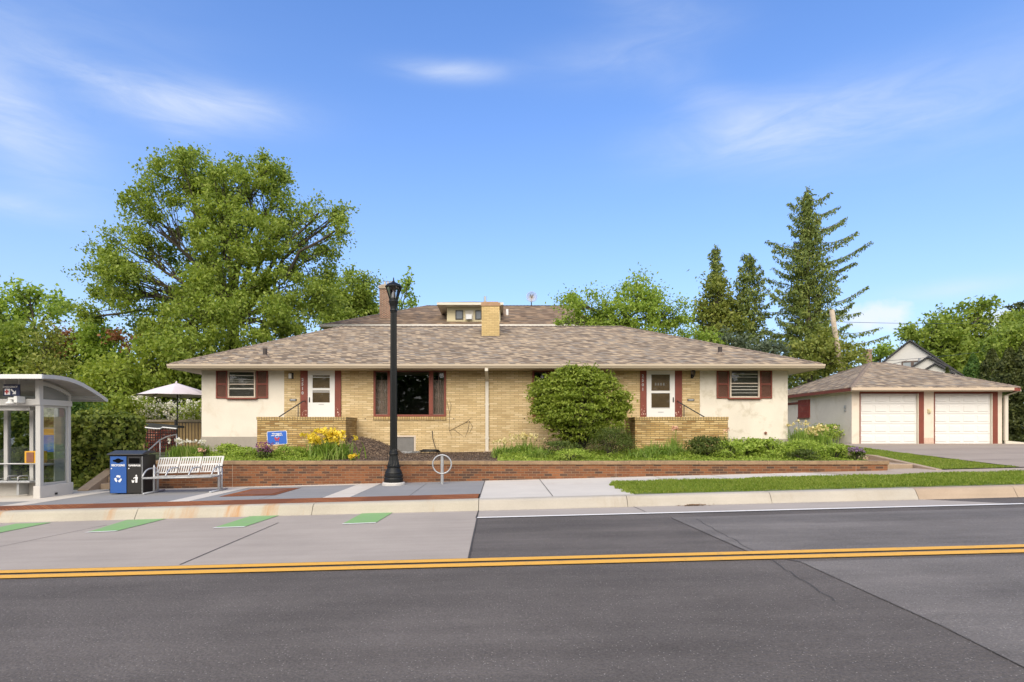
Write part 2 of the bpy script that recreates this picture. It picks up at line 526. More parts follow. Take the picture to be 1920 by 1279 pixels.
scene.view_settings.view_transform = 'Standard'; scene.view_settings.look = 'None'
scene.view_settings.exposure = EXPOSURE; scene.view_settings.gamma = 1
scene.cycles.max_bounces = 7; scene.cycles.transparent_max_bounces = 16
scene.cycles.diffuse_bounces = 3; scene.cycles.glossy_bounces = 3
scene.cycles.caustics_reflective = False; scene.cycles.caustics_refractive = False
scene.cycles.use_denoising = True

# ------------------------------------------------------------------ ground materials


def asphalt(name, base, fleck, var=0.2):
    m, t, b = nt(name)
    v = coord(t)
    n1 = noise(t, v, 0.45, 7, 0.72); n2 = noise(t, v, 62, 4, 0.8)
    vs = coord(t, (0.35, 2.0, 1))
    n3 = noise(t, vs, 1.0, 5, 0.6)
    f = math_(t, 'ADD', math_(t, 'ADD', math_(t, 'MULTIPLY', n1, 0.3), math_(t, 'MULTIPLY', n2, 0.55)), math_(t, 'MULTIPLY', n3, 0.25))
    col = ramp(t, f, [(0.34, tuple(c * (1 - var * 1.3) for c in base)), (0.52, base), (0.68, tuple(c * (1 + var * 1.5) for c in base))])
    vo = N(t, 'ShaderNodeTexVoronoi'); vo.inputs['Scale'].default_value = 38; L(t, v, vo.inputs['Vector'])
    sp = ramp(t, vo.outputs['Distance'], [(0.10, (1, 1, 1)), (0.2, (0, 0, 0))])
    rnd = N(t, 'ShaderNodeSeparateColor'); L(t, vo.outputs['Color'], rnd.inputs[0])
    sp2 = math_(t, 'MULTIPLY', sp, math_(t, 'GREATER_THAN', rnd.outputs[0], 0.5))
    col = mix(t, math_(t, 'MULTIPLY', sp2, 0.75), col, fleck)
    # tyre-worn bands along the street, oil spots and dark scuffs
    n4 = noise(t, coord(t, (0.05, 0.85, 1)), 1.0, 4, 0.55)
    col = mix(t, 1.0, col, ramp(t, n4, [(0.32, (0.86,) * 3), (0.66, (1.15, 1.14, 1.12))]), 'MULTIPLY')
    n5 = noise(t, coord(t, (0.9, 3.2, 1)), 1.3, 6, 0.72, dist=0.6)
    col = mix(t, ramp(t, n5, [(0.66, (0, 0, 0)), (0.80, (0.55,) * 3)]), col, tuple(c * 0.55 for c in base))
    L(t, col, b.inputs['Base Color']); b.inputs['Roughness'].default_value = 0.93; b.inputs['Specular IOR Level'].default_value = 0.25
    bump(t, b, math_(t, 'ADD', n2, math_(t, 'MULTIPLY', vo.outputs['Distance'], 0.7)), 0.6, 0.012)
    return m


def concrete(name, base, var=0.12, streak=0.0, stain=None, lo=0.5, hi=0.72, ssc=(0.3, 0.3, 0.3), sscale=1.5):
    m, t, b = nt(name)
    v = coord(t)
    n1 = noise(t, v, 0.7, 6, 0.65); n2 = noise(t, v, 45, 3, 0.7)
    vs = coord(t, (0.12, 5.0, 5.0)); n3 = noise(t, vs, 1.0, 6, 0.65)
    f = math_(t, 'ADD', math_(t, 'ADD', math_(t, 'MULTIPLY', n1, 0.45), math_(t, 'MULTIPLY', n2, 0.25)), math_(t, 'MULTIPLY', n3, 0.3))
    col = ramp(t, f, [(0.36, tuple(c * (1 - var) for c in base)), (0.64, tuple(c * (1 + var) for c in base))])
    if stain is not None:
        s = noise(t, coord(t, ssc), sscale, 5, 0.65, dist=0.2)
        s2 = noise(t, coord(t, (5, 1, 1)), 2.0, 5, 0.7)
        msk = math_(t, 'MULTIPLY', ramp(t, s, [(lo, (0, 0, 0)), (hi, (1, 1, 1))]), ramp(t, s2, [(0.3, (0.15,) * 3), (0.65, (0.9,) * 3)]))
        col = mix(t, msk, col, stain)
    L(t, col, b.inputs['Base Color']); b.inputs['Roughness'].default_value = 0.92; b.inputs['Specular IOR Level'].default_value = 0.25
    bump(t, b, n2, 0.25, 0.006)
    return m


def paint(name, base, worn, lo=0.62, hi=0.75):
    m, t, b = nt(name)
    v = coord(t)
    n = noise(t, v, 5, 8, 0.75)
    n2 = noise(t, v, 50, 2, 0.6)
    col = mix(t, ramp(t, math_(t, 'ADD', math_(t, 'MULTIPLY', n, 0.7), math_(t, 'MULTIPLY', n2, 0.3)), [(lo, (0, 0, 0)), (hi, (1, 1, 1))]), base, worn)
    L(t, col, b.inputs['Base Color']); b.inputs['Roughness'].default_value = 0.75
    return m


M['asphalt'] = asphalt('asphalt', (0.106, 0.094, 0.085), (0.40, 0.37, 0.33), 0.42)
M['asphalt_old'] = asphalt('old_asphalt', (0.147, 0.134, 0.123), (0.46, 0.43, 0.39), 0.42)
M['tar'] = plain('tar_seam', (0.062, 0.057, 0.053), 0.85, 0.4, 4)
M['lane'] = concrete('lane_concrete', (0.385, 0.335, 0.285), 0.13)
M['gutter'] = concrete('gutter_concrete', (0.39, 0.345, 0.30), 0.12)
M['walk_grey'] = concrete('dark_grey_concrete', (0.260, 0.258, 0.255), 0.10)
M['walk_white'] = concrete('pale_concrete', (0.58, 0.54, 0.475), 0.09, stain=(0.46, 0.38, 0.30), lo=0.55, hi=0.8)
M['walk_tan'] = concrete('old_tan_concrete', (0.42, 0.345, 0.275), 0.11)
M['kerb_white'] = concrete('kerb_concrete', (0.425, 0.39, 0.33), 0.13, stain=(0.32, 0.27, 0.20), lo=0.5, hi=0.75)
M['kerb_rust'] = concrete('rust_streaked_kerb', (0.425, 0.39, 0.315), 0.16, stain=(0.42, 0.19, 0.045), lo=0.55, hi=0.64, ssc=(1, 0.1, 0.1), sscale=0.8)
M['kerb_tan'] = concrete('old_tan_kerb', (0.39, 0.305, 0.225), 0.15, stain=(0.25, 0.17, 0.11), lo=0.5, hi=0.75)
M['drive'] = concrete('driveway_concrete', (0.34, 0.285, 0.235), 0.12, stain=(0.22, 0.18, 0.15), lo=0.55, hi=0.75, ssc=(0.2, 1.2, 1), sscale=1.0)
M['yellow_paint'] = paint('yellow_road_paint', (0.76, 0.40, 0.055), (0.42, 0.26, 0.08), 0.53, 0.70)
M['white_paint'] = paint('white_road_paint', (0.80, 0.78, 0.73), (0.38, 0.36, 0.34), 0.58, 0.74)
M['green_paint'] = paint('green_road_paint', (0.225, 0.410, 0.145), (0.29, 0.33, 0.235), 0.50, 0.74)
M['tactile'] = brick('rusty_tactile_iron', [(0, (0.30, 0.100, 0.035)), (1, (0.44, 0.165, 0.06))], (0.19, 0.065, 0.028), 0.075, 0.075, 0.02, offset=0.0, bmp=1.0)
M['soil'] = plain('soil', (0.085, 0.062, 0.040), 1.0, 0.35, 3, 40)
M['turf'] = plain('turf', (0.12, 0.16, 0.03), 1.0, 0.35, 2, 40)
M['field'] = plain('ground_cover_soil', (0.07, 0.085, 0.03), 1.0, 0.4, 0.4, 20)


def mulchmat():
    m, t, b = nt('bark_mulch')
    v = coord(t, (1, 2.2, 2.2))
    vo = N(t, 'ShaderNodeTexVoronoi'); vo.inputs['Scale'].default_value = 16; vo.inputs['Randomness'].default_value = 1
    L(t, v, vo.inputs['Vector'])
    sc = N(t, 'ShaderNodeSeparateColor'); L(t, vo.outputs['Color'], sc.inputs[0])
    col = ramp(t, sc.outputs[0], [(0, (0.055, 0.036, 0.026)), (0.5, (0.125, 0.082, 0.056)), (0.85, (0.20, 0.14, 0.095)), (1, (0.30, 0.22, 0.15))])
    col = mix(t, ramp(t, vo.outputs['Distance'], [(0.3, (0, 0, 0)), (0.8, (1, 1, 1))]), col, (0.03, 0.02, 0.015))
    L(t, col, b.inputs['Base Color']); b.inputs['Roughness'].default_value = 1
    bump(t, b, vo.outputs['Distance'], 0.8, 0.03)
    return m


M['mulch'] = mulchmat()

# ------------------------------------------------------------------ ground, road, pavement
KF, KB = 11.45, 11.62      # kerb foot, kerb top edge
WALL = 16.0                # front face of the brick planter wall


def smooth(a, b, x):
    u = max(0.0, min(1.0, (x - a) / (b - a))); return u * u * (3 - 2 * u)


def lerp(a, b, u): return a + (b - a) * u


def lawn_z(x, d):
    return lerp(zs(x), -0.61, smooth(15.6, 25.2, d) * 0.5 + 0.5 * max(0, min(1, (d - 15.6) / 9.6)))


def bed_z(x, d):
    back = lerp(-0.83, -0.66, max(0, min(1, (x + 6) / 15)))
    return lerp(-0.905, back, max(0, min(1, (d - 16.2) / 4.0)))


def left_z(x, d):
    return lerp(zs(x) - 0.01, -0.80, smooth(16.4, 19.2, d))


def ground_z(x, d):
    if d < KF: return zr(x, d)
    if d < WALL + 0.1: return min(zs(x), 5)
    far = -0.75
    if x < -10.6: z = left_z(x, d)
    elif x < 10.7: z = bed_z(x, min(d, 21))
    else: z = lawn_z(x, d)
    return lerp(z, far, smooth(26, 34, d))


gx = [-420, -200, -100, -60, -40, -30] + list(np.arange(-24, 28.1, 1.0)) + [30, 35, 40, 60, 100, 200, 420]
gd = [-250, -100, -50, -20, -8, 0, 3, 6.5, 9, 11.3] + [11.9, 13, 14.5, 16.08] + list(np.arange(16.5, 30, 0.75)) + [32, 36, 45, 60, 100, 200, 500, 1500]
gv = [(x, d, ground_z(x, d) - 0.06) for d in gd for x in gx]
nx = len(gx)
gf = [(j * nx + i, j * nx + i + 1, (j + 1) * nx + i + 1, (j + 1) * nx + i) for j in range(len(gd) - 1) for i in range(nx - 1)]
tag(npmesh('ground', gv, gf, M['field']), kind='structure')


def sheet(name, polys, mat, zf, lift=0.0, kind='structure', step=None):
    """flat polygons (x, d) laid on the surface zf"""
    v = []; f = []
    for poly in polys:
        if step:
            (xa, da), (xb, db), (xc, dc), (xd, dd) = poly
            n = max(1, int(max(abs(xb - xa), abs(xc - xd)) / step)); k = max(1, int(max(abs(dd - da), abs(dc - db)) / step))
            s = len(v)
            for j in range(k + 1):
                for i in range(n + 1):
                    u, w_ = i / n, j / k
                    x = lerp(lerp(xa, xb, u), lerp(xd, xc, u), w_); d = lerp(lerp(da, db, u), lerp(dd, dc, u), w_)
                    v.append((x, d, zf(x, d) + lift))
            f += [(s + j * (n + 1) + i, s + j * (n + 1) + i + 1, s + (j + 1) * (n + 1) + i + 1, s + (j + 1) * (n + 1) + i) for j in range(k) for i in range(n)]
        else:
            s = len(v)
            v += [(x, d, zf(x, d) + lift) for x, d in poly]
            f.append(tuple(range(s, s + len(poly))))
    return tag(npmesh(name, v, f, mat) if step else MBp(name, v, f, mat), kind=kind)


def MBp(name, v, f, mat):
    me = bpy.data.meshes.new(name); me.from_pydata(v, [], f)
    o = link(name, me, None, mat)
    if len(me.polygons) and me.polygons[0].normal.z < 0: me.flip_normals()
    return o


XA = -0.45     # where the grey bus platform meets the pale concrete
YD = 6.45      # centre line
cL = onroad(0, 1065)[1]; cR = onroad(878, 1046)[1]
sheet('road', [[(-60, -3.5), (60, -3.5), (60, YD), (-60, YD)], [(-60, YD), (60, YD), (60, KF), (-60, KF)]], M['asphalt'], zr)
# concrete bus lane on the left, gutter strip on the right
xb0, db0 = onroad(879, 1046.5)
sheet('bus_lane', [[(-60, 6.62), (xb0, 6.62), (XA, KF), (-60, KF)]], M['lane'], zr, 0.004)
sheet('gutter', [[(XA + 0.01, 10.32), (9.25, 10.32), (8.3, KF), (XA + 0.01, KF)]], M['gutter'], zr, 0.004)
# older, paler asphalt beyond two slanting seams
s1 = [onroad(*p) for p in [(1258, 971), (1330, 1003), (1405, 1036)]]
s2 = [onroad(*p) for p in [(1500, 1054), (1640, 1118), (1760, 1172), (1990, 1288)]]
sheet('road_patch', [[s1[0], (30, 10.30), (30, 6.55), s1[2], s1[1]], [s2[0], (30, 6.35), (30, 2.2), s2[3], s2[2], s2[1]]], M['asphalt_old'], zr, 0.005)


def strip(pts, w0):
    out = []
    for (x0, d0), (x1, d1) in zip(pts[:-1], pts[1:]):
        n = Vector((d1 - d0, -(x1 - x0))).normalized() * w0 / 2
        out.append([(x0 - n.x, d0 - n.y), (x1 - n.x, d1 - n.y), (x1 + n.x, d1 + n.y), (x0 + n.x, d0 + n.y)])
    return out


rw = random.Random(4)


def jag(pts, n=7, a=0.02):
    out = [pts[0]]
    for (x0, d0), (x1, d1) in zip(pts[:-1], pts[1:]):
        for i in range(1, n):
            u = i / n
            out.append((lerp(x0, x1, u) + rw.uniform(-a, a), lerp(d0, d1, u) + rw.uniform(-a, a)))
        out.append((x1, d1))
    return out


seams = strip(jag(s1, 7, .012), 0.003) + strip(jag(s2, 14, 0.010), 0.003)
seams += strip(jag([onroad(*p) for p in [(1305, 974), (1360, 1004), (1412, 1033), (1440, 1048), (1490, 1080), (1565, 1128)]]), 0.008)
seams += strip(jag([s1[2], s2[0]], 3), 0.02)
sheet('road_seam', seams, M['tar'], zr, 0.009)
jl = strip([onroad(337, 1060), onroad(522, 981)], 0.018) + strip([onroad(-20, 1030), onroad(200, 985)], 0.012) + strip([(XA, KF), (xb0, 6.62)], 0.02)
jl += strip([onroad(1182, 948), onroad(1210, 960)], 0.015) + strip([(XA, 10.3), (XA, KF)], 0.02)
sheet('lane_joint', jl, M['tar'], zr, 0.0085)
# markings
ymk = []
for a, b in ((YD - 0.03, YD + 0.115), (YD - 0.26, YD - 0.115)):
    ymk.append([(-40, a), (40, a), (40, b), (-40, b)])
sheet('road_marking', ymk, M['yellow_paint'], lambda x, d: zr(x, d), 0.013)
wl = [[(XA + 0.02, 10.24), (9.3, 10.24), (9.3, 10.37), (XA + 0.02, 10.37)]]
gm = []
for q in ([(-80, 1006), (0, 1000), (97, 980.5), (30, 983)], [(165, 998.5), (222, 996), (312, 973.5), (238, 976)], [(403, 990), (461, 988), (526, 966.5), (468, 969)], [(643, 983), (706, 980.5), (738, 961), (678, 964)]):
    a, b, c_, d_ = [onroad(*p) for p in q]
    gm.append([a, b, c_, d_])
    wl.append([(a[0], a[1] - 0.09), (b[0], b[1] - 0.09), (b[0], b[1] - 0.005), (a[0], a[1] - 0.005)])
o = sheet('road_marking', gm, M['green_paint'], zr, 0.012)
o = sheet('road_marking', wl, M['white_paint'], zr, 0.0125)


def kerb(x0, x1, mat, crack=0.0):
    b = MB()
    n = max(2, int((x1 - x0) / 0.5)); r = random.Random(int(x0 * 10))
    prof = lambda x: [(KF - 0.02, zr(x, KF) - 0.1), (KF, zr(x, KF) - 0.01), (KF + 0.02, zr(x, KF) + 0.02), (KF + 0.10, zs(x) - 0.045), (KF + 0.13, zs(x) - 0.012), (KF + 0.175, zs(x) + 0.004), (KF + 0.35, zs(x) + 0.004), (KF + 0.35, zs(x) - 0.3)]
    k = len(prof(0)); s = len(b.v)
    for i in range(n + 1):
        x = lerp(x0 + 0.006, x1 - 0.006, i / n)
        for j, (d, z) in enumerate(prof(x)):
            b.v.append((x, d + (r.uniform(-0.006, 0.006) if 0 < j < 7 else 0), z))
    for i in range(n):
        for j in range(k):
            j2 = (j + 1) % k
            b.f.append((s + i * k + j, s + i * k + j2, s + (i + 1) * k + j2, s + (i + 1) * k + j))
    b.f.append(tuple(s + j for j in range(k))); b.f.append(tuple(s + n * k + j for j in range(k))[::-1])
    o = b.build('kerb', mat)
    return tag(o, kind='structure')


for a, b_ in ((-40, -16.5), (-16.5, -7.25), (-7.25, -3.75), (-3.75, XA)): kerb(a, b_, M['kerb_rust'])
kerb(XA, 2.5, M['kerb_white']); kerb(2.5, 5.35, M['kerb_white']); kerb(5.35, 8.25, M['kerb_white'])
kerb(8.25, 10.2, M['kerb_tan']); kerb(10.2, 40, M['kerb_tan'])
# soil shadow-gap filler under the pavement
TA, TB = 11.80, 12.64       # rusty iron tactile strip behind the kerb
b = MB()
sheet('tactile_strip', [[(-40, TA), (XA - 0.03, TA), (XA - 0.03, TB), (-40, TB)]], M['tactile'], zs, 0.006)
sheet('platform_edge', [[(-40, KF + 0.36), (XA, KF + 0.36), (XA, TA), (-40, TA)]], M['walk_white'], zs, 0.002)
sheet('pavement', [[(-40, TB), (XA, TB), (XA, WALL + 0.4), (-40, WALL + 0.4)]], M['walk_grey'], zs, 0.0)
wx = lambda px, py: onwalk(px, py)[0]
bands = [[(-10.95, TB), (-10.45, TB), (-10.45, 15.7), (-10.95, 15.7)], [(-7.3, TB), (-6.82, TB), (-6.82, 16), (-7.3, 16)], [(-3.9, TB), (-3.3, TB), (-3.3, 16), (-3.9, 16)],
         [(-40, 13.5), (-10.96, 13.5), (-10.96, 16.3), (-40, 16.3)], [(-10.44, 15.5), (-7.31, 15.5), (-7.31, 16), (-10.44, 16)], [(-6.81, 15.62), (-3.91, 15.62), (-3.91, 16.0), (-6.81, 16.0)]]
sheet('pavement_band', bands, M['walk_white'], zs, 0.004)
sheet('pavement_panel', [[(-6.55, 13.45), (-5.25, 13.45), (-5.25, 15.2), (-6.55, 15.2)]], M['tactile'], zs, 0.005)
sheet('pavement_panel_edge', [[(-6.35, 13.75), (-5.45, 13.75), (-5.45, 14.9), (-6.35, 14.9)]], M['rust_red'], zs, 0.009)
sheet('sidewalk', [[(XA, KF + 0.35), (2.72, KF + 0.35), (2.72, 14.55), (XA, 14.55)], [(XA, 14.55), (9.0, 14.55), (8.2, WALL + 0.4), (XA, WALL + 0.4)]], M['walk_white'], zs, 0.0)
sheet('sidewalk', [[(9.0, 14.55), (40, 14.55), (40, 15.75), (8.4, 15.75)], [(8.4, 15.75), (12.0, 15.75), (12.0, 16.45), (8.2, 16.45)]], M['walk_tan'], zs, 0.0)
wj = strip([(1.05, KF + 0.4), (1.05, 16)], 0.014) + strip([(XA, KF + 0.4), (XA, 16)], 0.018)
for xx in np.arange(4.2, 13, 1.55): wj += strip([(xx, 14.55), (xx, 15.95)], 0.012)
for xx in (-8.9, -5.3, -2.0): wj += strip([(xx, TB), (xx, 15.5)], 0.008)
sheet('sidewalk_joint', wj, M['tar'], zs, 0.0075)


def grass(name, rects, density, h, zf, mat, seed, tuft=0.25, inside=None):
    r = np.random.default_rng(seed)
    xs = []; ds = []
    for x0, x1, d0, d1 in rects:
        n = int(abs((x1 - x0) * (d1 - d0)) * density)
        xs.append(r.uniform(x0, x1, n)); ds.append(r.uniform(d0, d1, n))
    x = np.concatenate(xs); d = np.concatenate(ds)
    if inside is not None:
        k = np.array([inside(a, b) for a, b in zip(x, d)]); x = x[k]; d = d[k]
    n = len(x)
    patch = 0.75 + 0.5 * np.sin(x * 2.3 + 1.7 * np.sin(d * 1.9)) * np.sin(d * 3.1 + x * 0.7) * tuft * 2
    hh = h * r.uniform(0.45, 1.2, n) * patch
    z = np.array([zf(a, b) for a, b in zip(x, d)])
    a = r.uniform(0, 2 * np.pi, n); wv = r.uniform(0.006, 0.012, n)
    la = r.uniform(0, 2 * np.pi, n); ll = hh * r.uniform(0.2, 0.9, n)
    p = np.stack([x, d, z - 0.01], 1)
    s = np.stack([np.cos(a) * wv, np.sin(a) * wv, np.zeros(n)], 1)
    m_ = p + np.stack([np.cos(la) * ll * 0.35, np.sin(la) * ll * 0.35, hh * 0.6], 1)
    tp = p + np.stack([np.cos(la) * ll, np.sin(la) * ll, hh], 1)
    v = np.stack([p - s, p + s, m_ + s * 0.7, tp, m_ - s * 0.7], 1).reshape(-1, 3)
    f = np.arange(n * 5).reshape(-1, 5)
    return tag(npmesh(name, v, f, mat), kind='stuff')


M['grass'] = leafmat('grass_blades', (0.115, 0.185, 0.020), (0.215, 0.295, 0.036), 0.38, (0.34, 0.36, 0.09))
bl = lambda x, d: zs(x) + 0.01


def bl_in(x, d):
    if d < KF + 0.40 or d > 14.6 + 0.05 * math.sin(x * 5): return False
    if d < KF + 0.46 + 0.05 * math.sin(x * 7) + 0.04 * math.sin(x * 17 + 1): return False
    if x < 2.62 + 0.06 * math.sin(d * 9) + max(0, d - 14.1) * 0.5: return False
    return x < 14.05


sheet('verge_soil', [[(2.73, KF + 0.36), (14.1, KF + 0.36), (14.1, 14.54), (2.73, 14.54)]], M['turf'], zs, 0.006)
tag(grass('grass', [(2.1, 14.05, 11.8, 14.7)], 1500, 0.075, bl, M['grass'], 5, inside=bl_in), 'strip of green grass between kerb and sidewalk', 'grass')
# dry leaves washed against the kerb
rl = np.random.default_rng(3); xl = XX(1302, 11.3) + rl.normal(size=160) * .12; dl = 11.36 + rl.normal(size=160) * .035
LT = leafmat('dry_leaf', (0.16, 0.085, 0.04), (0.30, 0.18, 0.09), 0.1)
vl = []
for a, c_ in zip(xl, dl):
    q = rl.uniform(0, 6.28); s = rl.uniform(.012, .03); z = zr(a, c_) + rl.uniform(.008, .03)
    vl += [(a + s * math.cos(q), c_ + s * math.sin(q), z), (a - s * .5 * math.sin(q), c_ + s * .5 * math.cos(q), z + .008), (a - s * math.cos(q), c_ - s * math.sin(q), z), (a + s * .5 * math.sin(q), c_ - s * .5 * math.cos(q), z + .008)]
tag(npmesh('leaf_litter', vl, np.arange(len(vl)).reshape(-1, 4), LT), 'small patch of brown dry leaves in the gutter by the kerb', 'leaf litter', kind='stuff')
# lawn between the steps, the garage and the driveway
sheet('lawn', [[(11.95, 15.8), (14.1, 15.8), (14.2, 25.4), (11.95, 25.4)], [(10.75, 20.0), (11.95, 20.0), (11.95, 25.4), (10.75, 25.4)]], M['turf'], lawn_z, 0.012, step=0.6)


def lawn_in(x, d): return x < 14.1 + 0.05 * math.sin(d * 6) and (x > 11.97 or d > 20.3)


tag(grass('grass', [(11.95, 14.2, 15.8, 20.5), (10.9, 14.2, 20.5, 25.3)], 1150, 0.065, lambda x, d: lawn_z(x, d) + 0.015, M['grass'], 6, inside=lawn_in), 'lawn of green grass between garden steps and driveway', 'grass')


def drive_z(x, d): return lerp(zs(x), -0.61, max(0, min(1, (d - 15.75) / 9.2)))


sheet('driveway', [[(14.1, 15.76), (23.2, 15.76), (22.9, 25.7), (14.2, 25.7)]], M['drive'], drive_z, 0.022, step=0.8)
sheet('driveway_apron', [[(14.15, KF + 0.36), (23.6, KF + 0.36), (23.2, 14.54), (14.12, 14.54)]], M['drive'], zs, 0.008)
sheet('garage_path', [[(11.0, 25.35), (15.4, 25.35), (15.4, 26.0), (11.0, 26.0)]], M['walk_tan'], lawn_z, 0.03, step=0.8)
dj = []
for d in (17.6, 19.6, 21.6, 23.6): dj += strip([(14.2, d), (23.0, d)], 0.02)
dj += strip([(18.6, 15.8), (18.6, 25.6)], 0.02)
sheet('driveway_joint', dj, M['tar'], drive_z, 0.026)
# planting bed of bark mulch behind the wall
bv = []; bxs = np.arange(-10.3, 10.71, 0.3); bds = np.arange(16.2, 20.9, 0.3)
rb = random.Random(9)
for d in bds:
    for x in bxs: bv.append((x, d, bed_z(x, d) + rb.uniform(-0.02, 0.02)))
nb = len(bxs)
bf = [(j * nb + i, j * nb + i + 1, (j + 1) * nb + i + 1, (j + 1) * nb + i) for j in range(len(bds) - 1) for i in range(nb - 1)]
tag(npmesh('mulch_bed', bv, bf, M['mulch']), kind='structure')
# ------------------------------------------------------------------ the house
HF = 20.7


def holed(b, x0, x1, z0, z1, y, holes, depth):
    """a wall face at y with openings and their reveals"""
    xs = sorted({x0, x1, *[h[0] for h in holes], *[h[1] for h in holes]})
    zs_ = sorted({z0, z1, *[h[2] for h in holes], *[h[3] for h in holes]})
    for xa, xb in zip(xs[:-1], xs[1:]):
        for za, zb in zip(zs_[:-1], zs_[1:]):
            cx, cz = (xa + xb) / 2, (za + zb) / 2
            if any(h[0] < cx < h[1] and h[2] < cz < h[3] for h in holes): continue
            b.quad((xa, y, za), (xb, y, za), (xb, y, zb), (xa, y, zb))
    for h0, h1, h2, h3 in holes:
        b.quad((h0, y, h2), (h0, y + depth, h2), (h0, y + depth, h3), (h0, y, h3))
        b.quad((h1, y, h2), (h1, y + depth, h2), (h1, y + depth, h3), (h1, y, h3))
        b.quad((h0, y, h2), (h1, y, h2), (h1, y + depth, h2), (h0, y + depth, h2))
        b.quad((h0, y, h3), (h1, y, h3), (h1, y + depth, h3), (h0, y + depth, h3))
    return b


def rect(px0, px1, py0, py1, d=HF):
    return XX(px0, d), XX(px1, d), ZZ(py1, d), ZZ(py0, d)


house = empty('brick_house', (0, HF, -0.8), 'long low yellow brick and stucco duplex house under a brown hip roof', 'house')
HX0, HX1 = XX(378, HF), XX(1477, HF)
BX0, BX1 = XX(533, HF), XX(1312, HF)
WT = 2.14
pw1 = rect(700.3, 836.6, 692.7, 781.4); pw2 = rect(998, 1137, 692.7, 781.4)
bw = rect(737, 779.6, 816.5, 848)
b = MB(); holed(b, BX0, BX1, -1.2, WT, HF - 0.012, [pw1, pw2, bw], 0.14)
b.build('wall', M['yellow_brick'], house)
FT = ZZ(819, HF)
for x0, x1, m, ft in ((HX0, BX0, M['stucco'], ZZ(819, HF)), (BX1, HX1, M['stucco_stained'], ZZ(823, HF))):
    b = MB(); b.box(x0, x1, HF, HF + 0.2, ft, WT)
    b.build('stucco_wall', m, house)
    b = MB(); b.box(x0 - (0.012 if x0 == HX0 else 0), x1 + (0.012 if x1 == HX1 else 0), HF - 0.012, HF + 0.2, -1.3, ft)
    b.build('foundation', M['foundation'], house)
b = MB()
b.box(HX0, HX0 + 0.2, HF + 0.2, 29.4, -1.3, WT).box(HX1 - 0.2, HX1, HF + 0.2, 29.4, -1.3, WT).box(HX0, HX1, 29.4, 29.6, -1.3, WT)
b.build('stucco_wall', M['stucco'], house)
# roof
RZ, ED = 2.285, 19.93
E0, E1, EB = -11.42, 11.06, 30.2
rl, rr, rd, rz = -6.9, 5.18, 25.05, 4.49
b = MB()
b.add([(E0, ED, RZ), (E1, ED, RZ), (E1, EB, RZ), (E0, EB, RZ), (rl, rd, rz), (rr, rd, rz)],
      [(0, 1, 5, 4), (1, 2, 5), (2, 3, 4, 5), (3, 0, 4)])
b.add([(E0, ED, RZ - 0.03), (E1, ED, RZ - 0.03), (E1, EB, RZ - 0.03), (E0, EB, RZ - 0.03)], [(0, 3, 2, 1)])
for i, j in ((0, 1), (1, 2), (2, 3), (3, 0)): b.f.append((6 + i, 6 + j, j, i))
roof = b.build('roof', M['shingle'], house)


def capstrip(b, p, q, n, w0=0.11):
    """a row of overlapping cap shingles along a hip or ridge"""
    p, q = Vector(p), Vector(q)
    for i in range(n):
        a = p.lerp(q, i / n); c = p.lerp(q, (i + 1.15) / n)
        t_ = (c - a).normalized(); s = t_.cross(Vector((0, 0, 1))).normalized() * w0
        up = Vector((0, 0, 0.030)); dn = Vector((0, 0, -0.045))
        b.quad(a - s + dn + up * 0.2, a + up * 0.45, c + up, c - s + dn + up)
        b.quad(a + up * 0.45, a + s + dn + up * 0.2, c + s + dn + up, c + up)


b = MB()
capstrip(b, (E0, ED, RZ), (rl, rd, rz), 34); capstrip(b, (E1, ED, RZ), (rr, rd, rz), 38); capstrip(b, (rl, rd, rz), (rr, rd, rz), 60)
capstrip(b, (E0, EB, RZ), (rl, rd, rz), 34); capstrip(b, (E1, EB, RZ), (rr, rd, rz), 38)
b.build('ridge_cap', M['ridge'], roof)
# soffit, fascia, gutter
SO = 2.125
b = MB()
b.box(E0 + 0.06, E1 - 0.06, ED + 0.06, EB - 0.06, SO, SO + 0.02)
b.build('soffit', M['soffit'], house)
b = MB()
b.box(E0 + 0.03, E1 - 0.03, ED + 0.02, ED + 0.045, SO - 0.01, RZ - 0.035).box(E0 + 0.02, E0 + 0.045, ED + 0.05, EB - 0.02, SO - 0.01, RZ - 0.035).box(E1 - 0.045, E1 - 0.02, ED + 0.05, EB - 0.02, SO - 0.01, RZ - 0.035)
b.build('fascia', M['eave'], house)
b = MB()
gp = [(ED + 0.015, RZ - 0.04), (ED + 0.015, SO + 0.005), (ED - 0.05, SO + 0.005), (ED - 0.075, SO + 0.05), (ED - 0.10, SO + 0.085), (ED - 0.105, RZ - 0.02), (ED - 0.085, RZ - 0.02), (ED - 0.08, SO + 0.1), (ED + 0.0, SO + 0.03), (ED + 0.0, RZ - 0.04)]
b.prismx(gp, E0 - 0.02, E1 + 0.02)
b.build('gutter', M['eave'], house)
# chimney
cx0, cx1 = XX(903, 23.5), XX(936.5, 23.5)
b = MB(); b.box(cx0, cx1, 23.5, 24.25, 3.5, ZZ(574, 23.5)); ch = b.build('chimney', M['chimney_brick'], house)
b = MB(); b.box(cx0 - 0.02, cx1 + 0.03, 23.47, 24.28, ZZ(574, 23.5), ZZ(567.5, 23.5)).box(cx0 + 0.05, cx1 - 0.05, 23.55, 24.2, ZZ(567.5, 23.5), ZZ(565, 23.5)); b.build('cap', plain('chimney_cap', (0.36, 0.23, 0.14), 0.9, 0.25, 5, 30), ch, bev=0.01)
b = MB(); b.box(cx0 - 0.03, cx1 + 0.03, 23.40, 24.3, 3.55, ZZ(630.5, 23.5)); b.build('flashing', plain('flashing', (0.10, 0.075, 0.06), 0.6, 0.2), ch)
